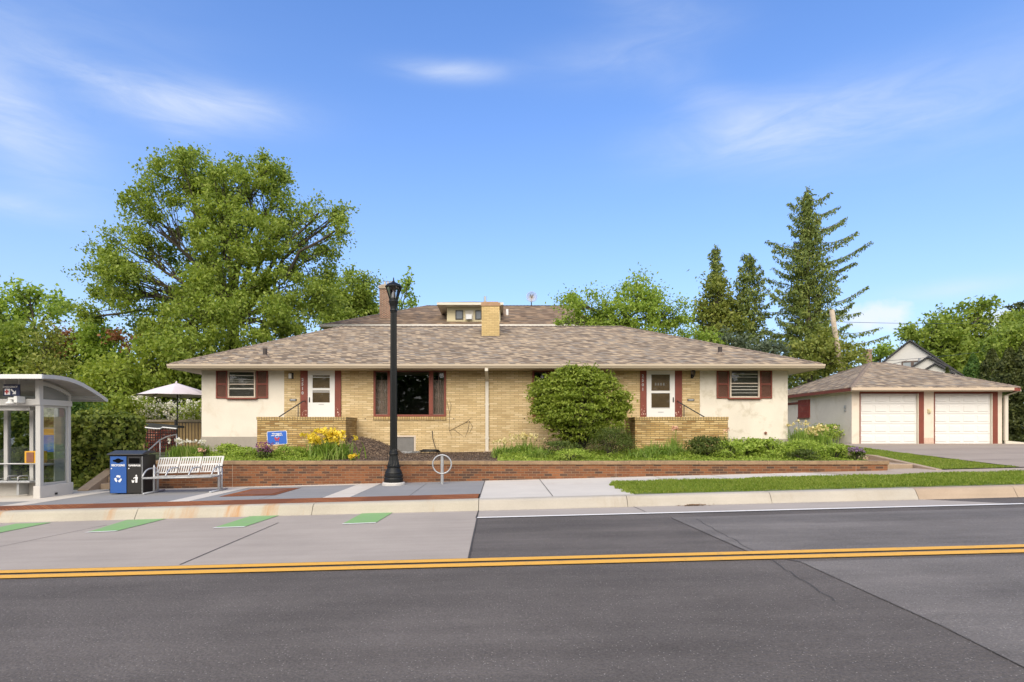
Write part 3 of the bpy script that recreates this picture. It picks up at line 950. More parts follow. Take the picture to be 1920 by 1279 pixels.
# vent pipes
for px, pyb, pyt in ((497, 669, 655), (1350, 664, 652)):
    sl_, kk = (rz - RZ) / (rd - ED), (VY - pyb) / F
    d = (RZ - ED * sl_) / (kk - sl_); z = kk * d
    x = XX(px, d)
    b = MB(); b.tube([(x, d, z - 0.1), (x, d, ZZ(pyt - 1.5, d))], 0.075, 12)
    v_ = b.build('vent_pipe', plain('vent_lead', (0.045, 0.035, 0.032), 0.7, 0.2), house, smooth=False)
    b = MB(); b.lathe([(0.17, -0.06), (0.15, 0.0), (0.07, 0.06), (0.06, 0.09)], (x, d, z + 0.01), 14); b.build('collar', M['ridge'], v_)


def muntins(b, x0, x1, z0, z1, nc, nr, y, wd=0.012):
    for i in range(1, nc):
        x = lerp(x0, x1, i / nc); b.box(x - wd / 2, x + wd / 2, y, y + 0.02, z0, z1)
    for j in range(1, nr):
        z = lerp(z0, z1, j / nr); b.box(x0, x1, y + 0.002, y + 0.018, z - wd / 2, z + wd / 2)


def frame(b, x0, x1, z0, z1, y0, y1, wd):
    b.box(x0, x0 + wd, y0, y1, z0, z1).box(x1 - wd, x1, y0, y1, z0, z1)
    b.box(x0 + wd, x1 - wd, y0 + 0.001, y1, z0, z0 + wd).box(x0 + wd, x1 - wd, y0 + 0.001, y1, z1 - wd, z1)


def picture_window(h, open_dark=False):
    x0, x1, z0, z1 = h
    b = MB()
    y0, y1 = HF - 0.035, HF + 0.09
    fw = 0.075
    frame(b, x0, x1, z0, z1, y0, y1, fw)
    k = 52.56
    sa, sb = x0 + (727 - 700.3) / k, x0 + (733.5 - 700.3) / k
    sc, sd_ = x1 - (836.6 - 804.3) / k, x1 - (836.6 - 812) / k
    b.box(sa, sb, y0 + 0.002, y1, z0 + fw, z1 - fw).box(sc, sd_, y0 + 0.002, y1, z0 + fw, z1 - fw)
    win = b.build('window', M['trim_red'], house, bev=0.008)
    for a, c, n in ((x0 + fw, sa, 1), (sb, sc, 0), (sd_, x1 - fw, 1)):
        b = MB(); b.box(a, c, HF + 0.045, HF + 0.053, z0 + fw, z1 - fw); b.build('pane', M['dark_glass'], win)
        if n:
            b = MB(); muntins(b, a + 0.01, c - 0.01, z0 + fw, z1 - fw, 2, 5, HF + 0.018, 0.011); frame(b, a, c, z0 + fw, z1 - fw, HF + 0.02, HF + 0.04, 0.018)
            b.build('muntin', plain('muntin_brown', (0.17, 0.11, 0.085), 0.6, 0.1), win)
    # room behind, and the curtain at each side
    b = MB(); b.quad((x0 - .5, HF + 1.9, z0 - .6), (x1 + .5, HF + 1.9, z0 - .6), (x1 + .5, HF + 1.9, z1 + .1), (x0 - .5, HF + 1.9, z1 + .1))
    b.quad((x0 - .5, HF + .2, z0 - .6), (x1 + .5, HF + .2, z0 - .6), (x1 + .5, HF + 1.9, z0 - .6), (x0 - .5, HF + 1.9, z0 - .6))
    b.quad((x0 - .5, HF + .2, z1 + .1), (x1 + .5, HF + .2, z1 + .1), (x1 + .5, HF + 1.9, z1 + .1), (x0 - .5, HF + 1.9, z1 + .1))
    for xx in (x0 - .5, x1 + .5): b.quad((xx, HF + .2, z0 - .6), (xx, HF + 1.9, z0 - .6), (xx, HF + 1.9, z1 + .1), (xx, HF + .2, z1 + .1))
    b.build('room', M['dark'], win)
    for a, c in ((x0 + 0.02, sa + 0.02), (sd_ - 0.02, x1 - 0.02)):
        v = []; n = 26
        for i in range(n + 1):
            x = lerp(a, c, i / n); y = HF + 0.22 + 0.03 * math.sin(i * 1.5)
            v += [(x, y, z0), (x, y, z1 - 0.38)]
        f = [(2 * i, 2 * i + 2, 2 * i + 3, 2 * i + 1) for i in range(n)]
        npmesh('curtain', v, f, M['curtain'], win, smooth=True)
    b = MB(); b.box(x0 - 0.01, x1 + 0.01, HF - 0.05, HF - 0.013, z0 - 0.118, z0 - 0.004)
    b.build('brick_sill', M['brick_cap'], house)
    return win


picture_window(pw1); picture_window(pw2)
# basement window and its well
x0, x1, z0, z1 = bw
b = MB(); frame(b, x0, x1, z0 - 0.1, z1, HF - 0.02, HF + 0.05, 0.06); wn = b.build('basement_window', M['cream_frame'], house)
b = MB(); b.box(x0 + 0.06, x1 - 0.06, HF + 0.015, HF + 0.03, z0, z1 - 0.06)
for i in range(14):
    xx = lerp(x0 + 0.09, x1 - 0.09, i / 13); b.box(xx - 0.008, xx + 0.008, HF + 0.006, HF + 0.015, z0, z1 - 0.06)
b.build('grey_panel', plain('grey_panel', (0.19, 0.185, 0.18), 0.7, 0.12, 4), wn)
b = MB(); xc = (x0 + x1) / 2 - 0.05; prof = []
pts = [(xc + 0.62 * math.cos(a), HF - 0.02 - 0.52 * math.sin(a)) for a in np.linspace(0, math.pi, 22)]
for (a0, b0), (a1, b1) in zip(pts[:-1], pts[1:]):
    b.quad((a0, b0, -1.1), (a1, b1, -1.1), (a1, b1, -0.73), (a0, b0, -0.73))
wl_ = b.build('window_well', M['galv'], house)
m_ = wl_.modifiers.new('thick', 'SOLIDIFY'); m_.thickness = 0.03
# small windows with shutters


def small_window(px0, px1, py0, py1, s1, s2, lines):
    x0, x1, z0, z1 = rect(px0, px1, py0, py1)
    b = MB(); frame(b, x0, x1, z0, z1, HF - 0.07, HF - 0.004, 0.05)
    zm = lerp(z0, z1, 0.5)
    b.box(x0 + 0.05, x1 - 0.05, HF - 0.06, HF - 0.01, zm - 0.02, zm + 0.02)
    win = b.build('window', M['cream_frame'], house, bev=0.005)
    b = MB(); b.box(x0 + 0.05, x1 - 0.05, HF - 0.022, HF - 0.016, z0 + 0.05, zm - 0.02).box(x0 + 0.05, x1 - 0.05, HF - 0.032, HF - 0.026, zm + 0.02, z1 - 0.05); b.build('pane', M['dark_glass'], win)
    b = MB(); b.box(x0 + 0.05, x1 - 0.05, HF - 0.010, HF - 0.005, z0 + 0.05, z1 - 0.05); b.build('backing', plain('window_shade', (0.17, 0.165, 0.145), 0.8, 0.2), win)
    b = MB()
    for py, hh in lines:
        z = ZZ(py, HF); b.box(x0 + 0.055, x1 - 0.055, HF - 0.045, HF - 0.036, z - hh, z + hh)
    b.build('sash_bar', M['blind'], win)
    b = MB(); b.box(x0 - 0.06, x1 + 0.06, HF - 0.10, HF - 0.003, z0 - 0.055, z0 - 0.004); b.build('sill', M['trim_red'], win, bev=0.006)
    b = MB(); b.box(x0 - 0.02, x1 + 0.02, HF - 0.06, HF - 0.003, z1 + 0.003, z1 + 0.03); b.build('head_trim', M['trim_red'], win)
    for a, c in (s1, s2):
        xa, xb, za, zb = rect(a, c, 694, 747.2)
        b = MB(); fw = 0.055
        frame(b, xa, xb, za, zb, HF - 0.045, HF - 0.003, fw)
        zm2 = lerp(za, zb, 0.5); b.box(xa + fw, xb - fw, HF - 0.044, HF - 0.003, zm2 - 0.03, zm2 + 0.03)
        sh = b.build('shutter', M['trim_red'], house, bev=0.004)
        b = MB()
        for lo, hi in ((za + fw, zm2 - 0.03), (zm2 + 0.03, zb - fw)):
            n = int((hi - lo) / 0.03)
            for i in range(n):
                z = lo + (i + 0.5) * (hi - lo) / n
                b.hexa([(xa + fw, HF - 0.036, z - 0.014), (xb - fw, HF - 0.036, z - 0.014), (xb - fw, HF - 0.012, z + 0.006), (xa + fw, HF - 0.012, z + 0.006),
                        (xa + fw, HF - 0.036, z - 0.008), (xb - fw, HF - 0.036, z - 0.008), (xb - fw, HF - 0.010, z + 0.012), (xa + fw, HF - 0.010, z + 0.012)])
        b.build('louver', M['louver'], sh)


small_window(428.5, 480, 695.5, 746, (405.6, 427.5), (481, 503), [(704.5, 0.016), (712.5, 0.008), (716.5, 0.008), (729, 0.022)])
small_window(1367.5, 1423, 692.5, 746, (1343.2, 1366.5), (1424, 1447), [(702, 0.014), (707.5, 0.008), (725, 0.014), (731, 0.014), (737, 0.008)])
# front doors
M['bare_wood'] = plain('bare_wood', (0.55, 0.36, 0.29), 0.9, 0.2, 8)


def paint_on(o, b, mat):
    """flaked spots as extra faces of the board itself"""
    import bmesh
    bm = bmesh.new(); bm.from_mesh(o.data); o.data.materials.append(mat)
    vs = [bm.verts.new(Vector(v) - ORG[o.name]) for v in b.v]
    for f in b.f: bm.faces.new([vs[i] for i in f]).material_index = 1
    bm.to_mesh(o.data); bm.free()



def entry(tx0, tx1, dx0, dx1, sx0, sx1, nums, handle_px, glass_py, mir):
    y = HF - 0.012
    zt = ZZ(693.3, HF); z0 = ZZ(801, HF)
    tm = []
    for a, c in ((tx0, tx1), (sx0, sx1)):
        b = MB(); b.box(XX(a, HF), XX(c, HF), y - 0.05, y - 0.002, z0, zt); tm.append(b.build('door_trim', M['door_trim'], house, bev=0.006))
    b = MB(); b.box(XX(tx0, HF), XX(sx1, HF), y - 0.055, y - 0.002, zt + 0.002, zt + 0.05); b.build('door_trim', M['door_trim'], house)
    num = text('\n'.join(nums), 0.15, Vector((XX(tx0, HF) + 0.085, y - 0.054, ZZ(725 if not mir else 718, HF))), M['bench_paint'], 'house_number', tm[0], bold=0.004, line=1.05)
    x0, x1 = XX(dx0, HF) + 0.004, XX(dx1, HF) - 0.004
    gx0, gx1 = x0 + 0.165, x1 - 0.175
    g1 = (gx0, gx1, ZZ(glass_py[1], HF), ZZ(glass_py[0], HF)); g2 = (gx0, gx1, ZZ(glass_py[3], HF), ZZ(glass_py[2], HF))
    b = MB(); holed(b, x0, x1, z0, zt - 0.004, y - 0.045, [g1, g2], 0.03)
    b.quad((x0, y - 0.045, z0), (x0, y - 0.003, z0), (x0, y - 0.003, zt - 0.004), (x0, y - 0.045, zt - 0.004))
    b.quad((x1, y - 0.045, z0), (x1, y - 0.003, z0), (x1, y - 0.003, zt - 0.004), (x1, y - 0.045, zt - 0.004))
    door = b.build('door', M['white'], house)
    b = MB(); b.box(gx0 - .002, gx1 + .002, y - 0.028, y - 0.023, g1[2] - .002, g1[3] + .002).box(gx0 - .002, gx1 + .002, y - 0.028, y - 0.023, g2[2] - .002, g2[3] + .002); b.build('pane', M['glass'], door)
    b = MB(); b.box(gx0 - 0.02, gx1 + 0.02, y - 0.014, y - 0.004, g2[2] - 0.02, g1[3] + 0.02); b.build('inner_door', M['brown_door'], door)
    for zz in (g1[3] - (0.07 if not mir else -0.01), g2[3] - 0.05 if not mir else g2[2] + 0.02): b = MB(); b.box(gx0, gx1, y - 0.034, y - 0.029, zz - 0.012, zz + 0.012); b.build('screen_rail', M['white'], door)
    if mir:
        b = MB()
        for i in range(4):
            xx = lerp(gx0 + 0.13, gx1 - 0.24, i / 3); zz = g1[2] + 0.19
            b.prism([(xx, zz), (xx + 0.055, zz), (xx + 0.055, zz + 0.08), (xx + 0.028, zz + 0.10), (xx, zz + 0.08)], y - 0.0195, y - 0.0150)
        b.build('door_lite', M['blind'], door)
    b = MB(); hx = XX(handle_px, HF); hz = ZZ(750, HF)
    b.tube([(hx, y - 0.05, hz + 0.07), (hx, y - 0.085, hz + 0.05), (hx, y - 0.085, hz - 0.04), (hx, y - 0.05, hz - 0.07)], 0.011, 8).box(hx - 0.02, hx + 0.02, y - 0.052, y - 0.046, hz - 0.09, hz + 0.09)
    b.build('handle', M['black'], door)
    b = MB(); mx0 = lerp(x0, x1, 0.40); mx1 = lerp(x0, x1, 0.60); zz = ZZ(758.5, HF) if not mir else ZZ(773, HF)
    b.box(mx0, mx1, y - 0.052, y - 0.046, zz - 0.012, zz + 0.012); b.build('mail_slot', M['galv'], door)
    r = random.Random(int(tx0))
    for (a, c), to in zip(((tx0, tx1), (sx0, sx1)), tm):
        b = MB()
        for _ in range(9):
            xx = XX(r.uniform(a + 1, c - 2), HF); zz = ZZ(780 - abs(r.gauss(0, 10)), HF); s = r.uniform(0.008, 0.026)
            k = r.randint(4, 6); b.add([(xx + s * r.uniform(.5, 1) * math.cos(6.28 * i / k), y - 0.0512, zz + 1.6 * s * r.uniform(.5, 1) * math.sin(6.28 * i / k)) for i in range(k)], [tuple(range(k))])
        paint_on(to, b, M['bare_wood'])


entry(564, 578, 578, 628.6, 628.6, 640, '2510', 581.3, (704, 728, 732.5, 755), False)
entry(1200, 1211.7, 1211.7, 1264.6, 1264.6, 1278, '2501', 1261.5, (702.5, 733, 737.5, 766.5), True)


def porch(px0, px1, retside, pxtop, name):
    PF = 19.21
    x0, x1 = XX(px0, PF), XX(px1, PF)
    zt = ZZ(781.8, PF); cp = 0.10
    b = MB(); b.box(x0, x1, PF, PF + 0.2, -1.2, zt - cp)
    if retside > 0: b.box(x1 - 0.2, x1, PF + 0.2, HF - 0.015, -1.2, zt - cp)
    else: b.box(x0, x0 + 0.2, PF + 0.2, HF - 0.015, -1.2, zt - cp)
    po = b.build('porch_wall', M['porch_brick'], house)
    b = MB(); b.box(x0 - 0.015, x1 + 0.015, PF - 0.015, PF + 0.215, zt - cp, zt)
    if retside > 0: b.box(x1 - 0.215, x1 + 0.015, PF + 0.215, HF - 0.015, zt - cp, zt)
    else: b.box(x0 - 0.015, x0 + 0.215, PF + 0.215, HF - 0.015, zt - cp, zt)
    b.build('brick_cap', M['brick_cap'], po)
    b = MB()
    fa, fb = (x0 + 1.2, x1 - 0.2) if retside > 0 else (x0 + 0.2, x1 - 1.2)
    b.box(fa, fb, PF + 0.2, HF - 0.015, -1.1, 0.11)
    for i in range(4):
        zz = 0.11 - (i + 1) * 0.18
        if retside > 0: b.box(fa - (i + 1) * 0.3, fa - i * 0.3, PF + 0.2, HF - 0.015, -1.2, zz)
        else: b.box(fb + i * 0.3, fb + (i + 1) * 0.3, PF + 0.2, HF - 0.015, -1.2, zz)
    b.build('porch_step', M['foundation'], house)


porch(482, 648, 1, 781.6, 'left'); porch(1191, 1365, -1, 784, 'right')
for a, c, p_, hk in (((568, 752.5), (520, 784), (559, 757), (572, 752)), ((1274, 755), (1326, 785), (1282.5, 760), (1270, 752))):
    d = 20.35
    pa, pb = P(*a, d), P(*c, d); ext = pb + (pb - pa) * 0.5
    b = MB(); b.tube([P(hk[0], hk[1], HF - 0.07), pa, pb, ext], 0.021, 8)
    b.tube([P(p_[0], p_[1], d), P(p_[0], p_[1], d) - Vector((0, 0, 0.85))], 0.017, 8)
    b.tube([ext, ext - Vector((0, 0, 0.9))], 0.017, 8)
    b.build('railing', M['black'], house, smooth=True)
# wall lamps, letter boxes, hose bib
xx, zz = XX(545.8, HF), ZZ(705.5, HF)
b = MB(); b.box(xx - 0.075, xx + 0.095, HF - 0.035, HF - 0.014, zz - 0.10, zz + 0.12).tube([(xx + 0.02, HF - 0.03, zz + 0.09), (xx + 0.02, HF - 0.10, zz + 0.11)], 0.02, 8)
wlm = b.build('wall_lamp', M['black'], house)
b = MB(); b.lathe([(0.045, -0.09), (0.055, -0.08), (0.055, 0.08), (0.03, 0.09)], (xx, HF - 0.10, zz), 16); b.build('lamp_glass', M['sign_white'], wlm, smooth=True)
xx, zz = XX(1297, HF), ZZ(701, HF)
b = MB(); b.lathe([(0.01, -0.15), (0.025, -0.12), (0.05, -0.09), (0.055, -0.06)], (xx, HF - 0.16, zz), 8).lathe([(0.085, 0.06), (0.05, 0.12), (0.015, 0.15), (0.012, 0.19)], (xx, HF - 0.16, zz), 8)
for k in range(6):
    a = k * math.pi / 3; b.tube([(xx + 0.05 * math.cos(a), HF - 0.16 + 0.05 * math.sin(a), zz - 0.06), (xx + 0.08 * math.cos(a), HF - 0.16 + 0.08 * math.sin(a), zz + 0.06)], 0.007, 5)
b.tube([(xx, HF - 0.012, zz - 0.1), (xx, HF - 0.10, zz - 0.14), (xx, HF - 0.16, zz - 0.12)], 0.014, 6).box(xx - 0.04, xx + 0.04, HF - 0.03, HF - 0.014, zz - 0.16, zz - 0.02)
wlm = b.build('wall_lamp', M['black'], house)
b = MB(); b.lathe([(0.045, -0.058), (0.072, 0.058)], (xx, HF - 0.16, zz), 6); b.build('lamp_glass', M['lamp_glass'], wlm)
for px in (550, 1295):
    xx, zz = XX(px, HF), ZZ(750, HF)
    b = MB(); b.box(xx - 0.125, xx + 0.125, HF - 0.035, HF - 0.014, zz - 0.045, zz + 0.045); mb_ = b.build('letter_plate', plain('letter_plate', (0.05, 0.04, 0.03), 0.5, 0.2), house, bev=0.01)
    b = MB(); b.box(xx - 0.09, xx + 0.09, HF - 0.045, HF - 0.036, zz - 0.02, zz + 0.02); b.build('flap', M['galv'], mb_)
xx, zz = XX(1435, HF), ZZ(812, HF)
b = MB(); b.lathe([(0.05, 0), (0.05, 0.01)], (0, 0, 0), 14)
b.v = [(xx + v[0], HF - 0.02 - v[2], zz + v[1]) for v in b.v]
b.tube([(xx, HF - 0.02, zz), (xx, HF - 0.09, zz), (xx, HF - 0.11, zz - 0.05)], 0.014, 8); b.build('hose_tap', M['rust_red'], house)
for px, pz in ((685, 785.5), (851, 785.5), (983, 785)):
    xx, zz = XX(px, HF), ZZ(pz, HF); b = MB(); b.box(xx - 0.017, xx + 0.017, HF - 0.022, HF - 0.0125, zz - 0.02, zz + 0.02); b.build('anchor', M['black'], house)
# downspout
dx0, dx1 = XX(910.2, HF), XX(916.2, HF)
b = MB(); y1_ = HF - 0.015
b.box(dx0, dx1, y1_ - 0.075, y1_, ZZ(846, HF), 1.74)
b.hexa([(dx0, y1_ - 0.075, 1.74), (dx1, y1_ - 0.075, 1.74), (dx1, y1_, 1.74), (dx0, y1_, 1.74), (dx0, ED - 0.06, 2.03), (dx1, ED - 0.06, 2.03), (dx1, ED + 0.01, 2.03), (dx0, ED + 0.01, 2.03)])
b.box(dx0, dx1, ED - 0.06, ED + 0.01, 2.03, SO + 0.01)
b.box(dx0 - 0.02, dx1 + 0.02, y1_ - 0.08, y1_, 0.9, 0.94).box(dx0 - 0.02, dx1 + 0.02, y1_ - 0.08, y1_, -0.3, -0.26)
b.build('downspout', M['offwhite'], house, bev=0.004)
b = MB(); xa, xb = XX(902.5, 20.3), XX(925.5, 20.3)
b.hexa([(xa, 20.05, -0.93), (xb, 20.05, -0.93), (xb - 0.08, 20.65, -0.9), (xa + 0.08, 20.65, -0.9), (xa + 0.03, 20.05, -0.80), (xb - 0.03, 20.05, -0.80), (xb - 0.11, 20.65, -0.72), (xa + 0.11, 20.65, -0.72)])
tag(b.build('splash_block', M['walk_tan'], bev=0.02), 'brown concrete splash block under the downspout', 'splash block')
# black cable and dead creeper on the wall
b = MB(); q = [P(810.5, 808, HF - 0.03), P(811, 820, HF - 0.05), P(814, 832, HF - 0.2), P(819, 846, HF - 0.5), P(824, 851, HF - 0.8)]
for i in range(40):
    a = i * 0.55; q.append(Vector((XX(806, 19.9) + 0.33 * math.cos(a) + rw.uniform(-.03, .03), 19.9 + 0.16 * math.sin(a), bed_z(0, 19.9) + 0.03 + 0.002 * i)))
b.tube(q, 0.014, 6); tag(b.build('cable', M['black'], smooth=True), 'loose black cable coiled on the mulch below the brick wall', 'cable')
b = MB()
for br in ([(838, 752), (843, 775), (842, 805), (848, 822)], [(842, 808), (858, 800), (872, 793), (884, 783)], [(872, 793), (880, 790), (878, 805), (872, 820)], [(843, 775), (846, 760), (842, 748)], [(850, 805), (860, 812), (868, 818)], [(880, 790), (886, 800), (880, 812)]):
    b.tube([P(x, y, HF - 0.022) for x, y in br], [0.007] * (len(br) - 1) + [0.003], 5)
tag(b.build('creeper', M['bark_grey']), 'thin dead creeper stems clinging to the yellow brick wall', 'creeper')

# ------------------------------------------------------------------ brick planter wall and steps
WX0, WX1 = -9.75, XX(1664.5, WALL)
pw = empty('planter_wall', (0, WALL, -1.4), 'long low red brick planter wall with a stone cap along the pavement', 'wall')
WTOP = ZZ(864.5, WALL)
b = MB(); b.box(WX0, WX1, WALL, WALL + 0.22, -1.9, WTOP - 0.10)
b.box(WX0, WX0 + 0.22, WALL + 0.22, 18.2, -1.9, WTOP - 0.10).box(WX1 - 0.22, WX1, WALL + 0.22, 17.6, -1.9, WTOP - 0.10)
b.build('brickwork', M['red_brick'], pw)
b = MB(); r = random.Random(3)
x = WX0 - 0.03
while x < WX1:
    L_ = min(1.9, WX1 + 0.03 - x); h = r.uniform(-0.004, 0.004)
    b.box(x + 0.001, x + L_ - 0.001, WALL - 0.035 + h, WALL + 0.26, WTOP - 0.10, WTOP + h); x += L_
b.box(WX0 - 0.03, WX0 + 0.25, WALL + 0.262, 18.2, WTOP - 0.10, WTOP).box(WX1 - 0.25, WX1 + 0.03, WALL + 0.262, 17.6, WTOP - 0.10, WTOP)
M['capstone'] = plain('capstone', (0.28, 0.19, 0.11), 0.95, 0.28, 3, 22, bmp=0.6, stain=(0.17, 0.11, 0.07), sscale=2.5)
b.build('cap', M['capstone'], pw, bev=0.012)
b = MB()
for xx in (XX(718, WALL), XX(1155, WALL), XX(1605, WALL), XX(436, WALL)): b.box(xx - 0.0035, xx + 0.0035, WALL - 0.004, WALL + 0.001, -1.9, WTOP - 0.102)
b.build('control_joint', M['walk_tan'], pw)
M['tan_stone'] = plain('tan_step_concrete', (0.36, 0.27, 0.19), 0.95, 0.18, 2, 30, bmp=0.3)
gs = empty('garden_steps', (11.2, 16.5, -1.1), 'tan concrete steps with a sloped kerb between planter wall and lawn', 'steps')
b = MB()
b.box(WX1 + 0.01, 11.78, 16.6, 18.6, -1.5, -0.965).box(WX1 + 0.01, 11.78, 18.6, 20.4, -1.5, -0.83).box(10.2, 11.78, 20.4, 23.5, -1.5, -0.80)
b.build('step', M['tan_stone'], gs, bev=0.02)
b = MB()
b.hexa([(11.79, 15.75, -1.4), (11.97, 15.75, -1.4), (11.97, 18.5, -1.4), (11.79, 18.5, -1.4), (11.79, 15.75, -1.055), (11.97, 15.75, -1.055), (11.97, 18.5, -0.79), (11.79, 18.5, -0.79)])
b.box(11.79, 11.97, 18.5, 22.5, -1.4, -0.79)
b.build('side_kerb', M['tan_stone'], gs, bev=0.015)
ls = empty('entry_steps', (-10.6, 16.4, -1.65), 'weathered concrete steps rising between hedge and brick wall', 'steps')
b = MB()
for i in range(4): b.box(-11.3, -9.78, 16.35 + i * 0.32, 16.67 + i * 0.32 if i < 3 else 19.4, -2.0, -1.50 + i * 0.165)
b.build('step', M['tan_stone'], ls, bev=0.012)
b = MB(); b.hexa([(-11.62, 15.9, -2), (-11.32, 15.9, -2), (-11.32, 17.4, -2), (-11.62, 17.4, -2), (-11.62, 15.9, -1.62), (-11.32, 15.9, -1.62), (-11.32, 17.4, -0.98), (-11.62, 17.4, -0.98)])
b.build('side_kerb', M['tan_stone'], ls, bev=0.01)
b = MB(); hr = [P(275, 848, 16.6), P(281, 842, 16.9), P(300, 825, 17.7), P(312, 819, 18.1), P(331, 814.5, 18.9)]
b.tube([hr[0] - Vector((-0.05, 0, 0.06)), hr[0]] + hr[1:], 0.019, 8)
tp_ = hr[2]; b.tube([tp_, Vector((tp_.x, tp_.y, -1.1))], 0.018, 8)
b.tube([hr[-1], Vector((hr[-1].x, hr[-1].y, -1.0))], 0.018, 8)
b.build('handrail', M['galv'], ls, smooth=True)
# ------------------------------------------------------------------ garage
GF, GB = 25.6, -0.61
gar = empty('garage', (18.8, GF, GB), 'cream stucco double garage with two white doors and brown hip roof', 'garage')
gx0, gx1 = XX(1597, GF), XX(1879, GF)
d1 = (XX(1613.5, GF), XX(1722.5, GF)); d2 = (XX(1752.8, GF), XX(1861, GF))
dt = ZZ(738, GF)
t1 = (XX(1611.5, GF), XX(1732, GF)); t2 = (XX(1751, GF), XX(1870.5, GF)); tt = ZZ(734, GF)
b = MB(); holed(b, gx0, gx1, -1.0, 1.72, GF, [(t1[0], t1[1], -1.0, tt), (t2[0], t2[1], -1.0, tt)], 0.25)
b.build('wall', M['garage_stucco'], gar)
b = MB(); b.box(gx0, gx0 + 0.2, GF + 0.002, 32.6, -1.0, 1.72).box(gx1 - 0.2, gx1, GF + 0.002, 32.6, -1.0, 1.72).box(gx0, gx1, 32.6, 32.8, -1.0, 1.72)
b.v = [(x, y + (0.0), z) for x, y, z in b.v]
b.build('side_wall', M['stucco'], gar)
for (a, c), (ta, tb) in ((d1, t1), (d2, t2)):
    b = MB(); b.box(ta, a - 0.003, GF - 0.015, GF + 0.16, GB, tt).box(c + 0.003, tb, GF - 0.015, GF + 0.16, GB, tt).box(a - 0.003, c + 0.003, GF - 0.013, GF + 0.16, dt + 0.004, tt)
    b.build('door_trim', M['trim_red'], gar)
    b = MB(); b.box(c - 0.035, c, GF - 0.005, GF + 0.12, GB + 0.01, dt); b.build('door_jamb', M['offwhite'], gar)
    b = MB(); y = GF + 0.09
    hs_ = (dt - GB - 0.02) / 5; ws = (c - 0.04 - a) / 4
    for j in range(5):
        zb_ = GB + 0.02 + j * hs_
        b.box(a, c - 0.04, y, y + 0.04, zb_ + 0.004, zb_ + hs_ - 0.004)
    dr = b.build('garage_door', M['garage_door'], gar)
    b = MB()
    for j in range(5):
        zb_ = GB + 0.02 + j * hs_
        for i in range(4):
            xa, xb = a + i * ws + 0.07, a + (i + 1) * ws - 0.07
            za, zc = zb_ + 0.085, zb_ + hs_ - 0.085
            # raised panel with sloping edges
            b.add([(xa, y, za), (xb, y, za), (xb, y, zc), (xa, y, zc), (xa + 0.02, y - 0.02, za + 0.02), (xb - 0.02, y - 0.02, za + 0.02), (xb - 0.02, y - 0.02, zc - 0.02), (xa + 0.02, y - 0.02, zc - 0.02)],
                  [(0, 1, 5, 4), (1, 2, 6, 5), (2, 3, 7, 6), (3, 0, 4, 7), (4, 5, 6, 7)])
    b.build('door_panel', M['garage_door'], dr)
    b = MB(); b.box(a - .003, c, y - 0.01, y + 0.05, GB - 0.01, GB + 0.022); b.build('bottom_seal', M['dark'], dr)
ge0, ge1, gd0, gd1, gz = 15.12, 22.47, 25.1, 33.3, 1.875
ax0, ax1, ad, az_ = 18.55, 19.35, 29.2, 3.40
b = MB(); b.add([(ge0, gd0, gz), (ge1, gd0, gz), (ge1, gd1, gz), (ge0, gd1, gz), (ax0, ad, az_), (ax1, ad, az_), (ge0, gd0, gz - .03), (ge1, gd0, gz - .03), (ge1, gd1, gz - .03), (ge0, gd1, gz - .03)],
                [(0, 1, 5, 4), (1, 2, 5), (2, 3, 4, 5), (3, 0, 4), (6, 9, 8, 7), (6, 7, 1, 0), (7, 8, 2, 1), (8, 9, 3, 2), (9, 6, 0, 3)])
gro = b.build('roof', M['shingle'], gar)
b = MB(); capstrip(b, (ge0, gd0, gz), (ax0, ad, az_), 26); capstrip(b, (ge1, gd0, gz), (ax1, ad, az_), 26); capstrip(b, (ge0, gd1, gz), (ax0, ad, az_), 26); capstrip(b, (ax0, ad, az_), (ax1, ad, az_), 4)
b.build('ridge_cap', M['ridge'], gro)
b = MB(); b.box(ge0 + 0.02, ge1 - 0.35, gd0 + 0.0, gd0 + 0.03, gz - 0.19, gz - 0.032)
b.box(ge0 - 0.01, ge1 - 0.35, gd0 - 0.09, gd0 - 0.002, gz - 0.15, gz - 0.03)
b.build('gutter', plain('garage_gutter', (0.52, 0.42, 0.315), 0.5, 0.06), gar, bev=0.01)
for q in ((ge0 + 0.0, ge0 + 0.03, gd0 + 0.032, gd1 - 0.02), (ge1 - 0.03, ge1, gd0 + 0.032, gd1 - 0.02), (ge1 - 0.345, ge1, gd0, gd0 + 0.03)):
    b = MB(); b.box(*q, gz - 0.17, gz - 0.032); b.build('fascia', M['trim_red'], gar)
b = MB(); b.box(ge0 + 0.03, ge1 - 0.03, gd0 + 0.03, gd1 - 0.03, gz - 0.165, gz - 0.145); b.build('soffit', M['soffit'], gar)
xw = gx0
b = MB(); ya, yb = 29.05, 30.15; za, zb_ = ZZ(782, 29.1), ZZ(748.7, 29.1)
b.box(xw - 0.05, xw - 0.002, ya, yb, za, zb_)
bo = b.build('boarded_window', plain('red_board', (0.22, 0.03, 0.016), 0.65, 0.2, 3, 30, stain=(0.3, 0.10, 0.06), sscale=3), gar)
b = MB()
for k in range(1, 3): b.box(xw - 0.058, xw - 0.051, ya + 0.03, yb - 0.03, lerp(za, zb_, k / 3) - 0.01, lerp(za, zb_, k / 3) + 0.01)
b.box(xw - 0.07, xw - 0.051, ya - 0.04, yb + 0.04, za - 0.06, za - 0.001)
b.build('batten', M['trim_red'], bo)
b = MB(); b.box(xw - 0.03, xw - 0.002, yb, 32.6, ZZ(758, 30.1) , ZZ(753.5, 30.1)); b.build('band', M['trim_red'], gar)
xx, zz = XX(1741.5, GF), ZZ(771, GF)
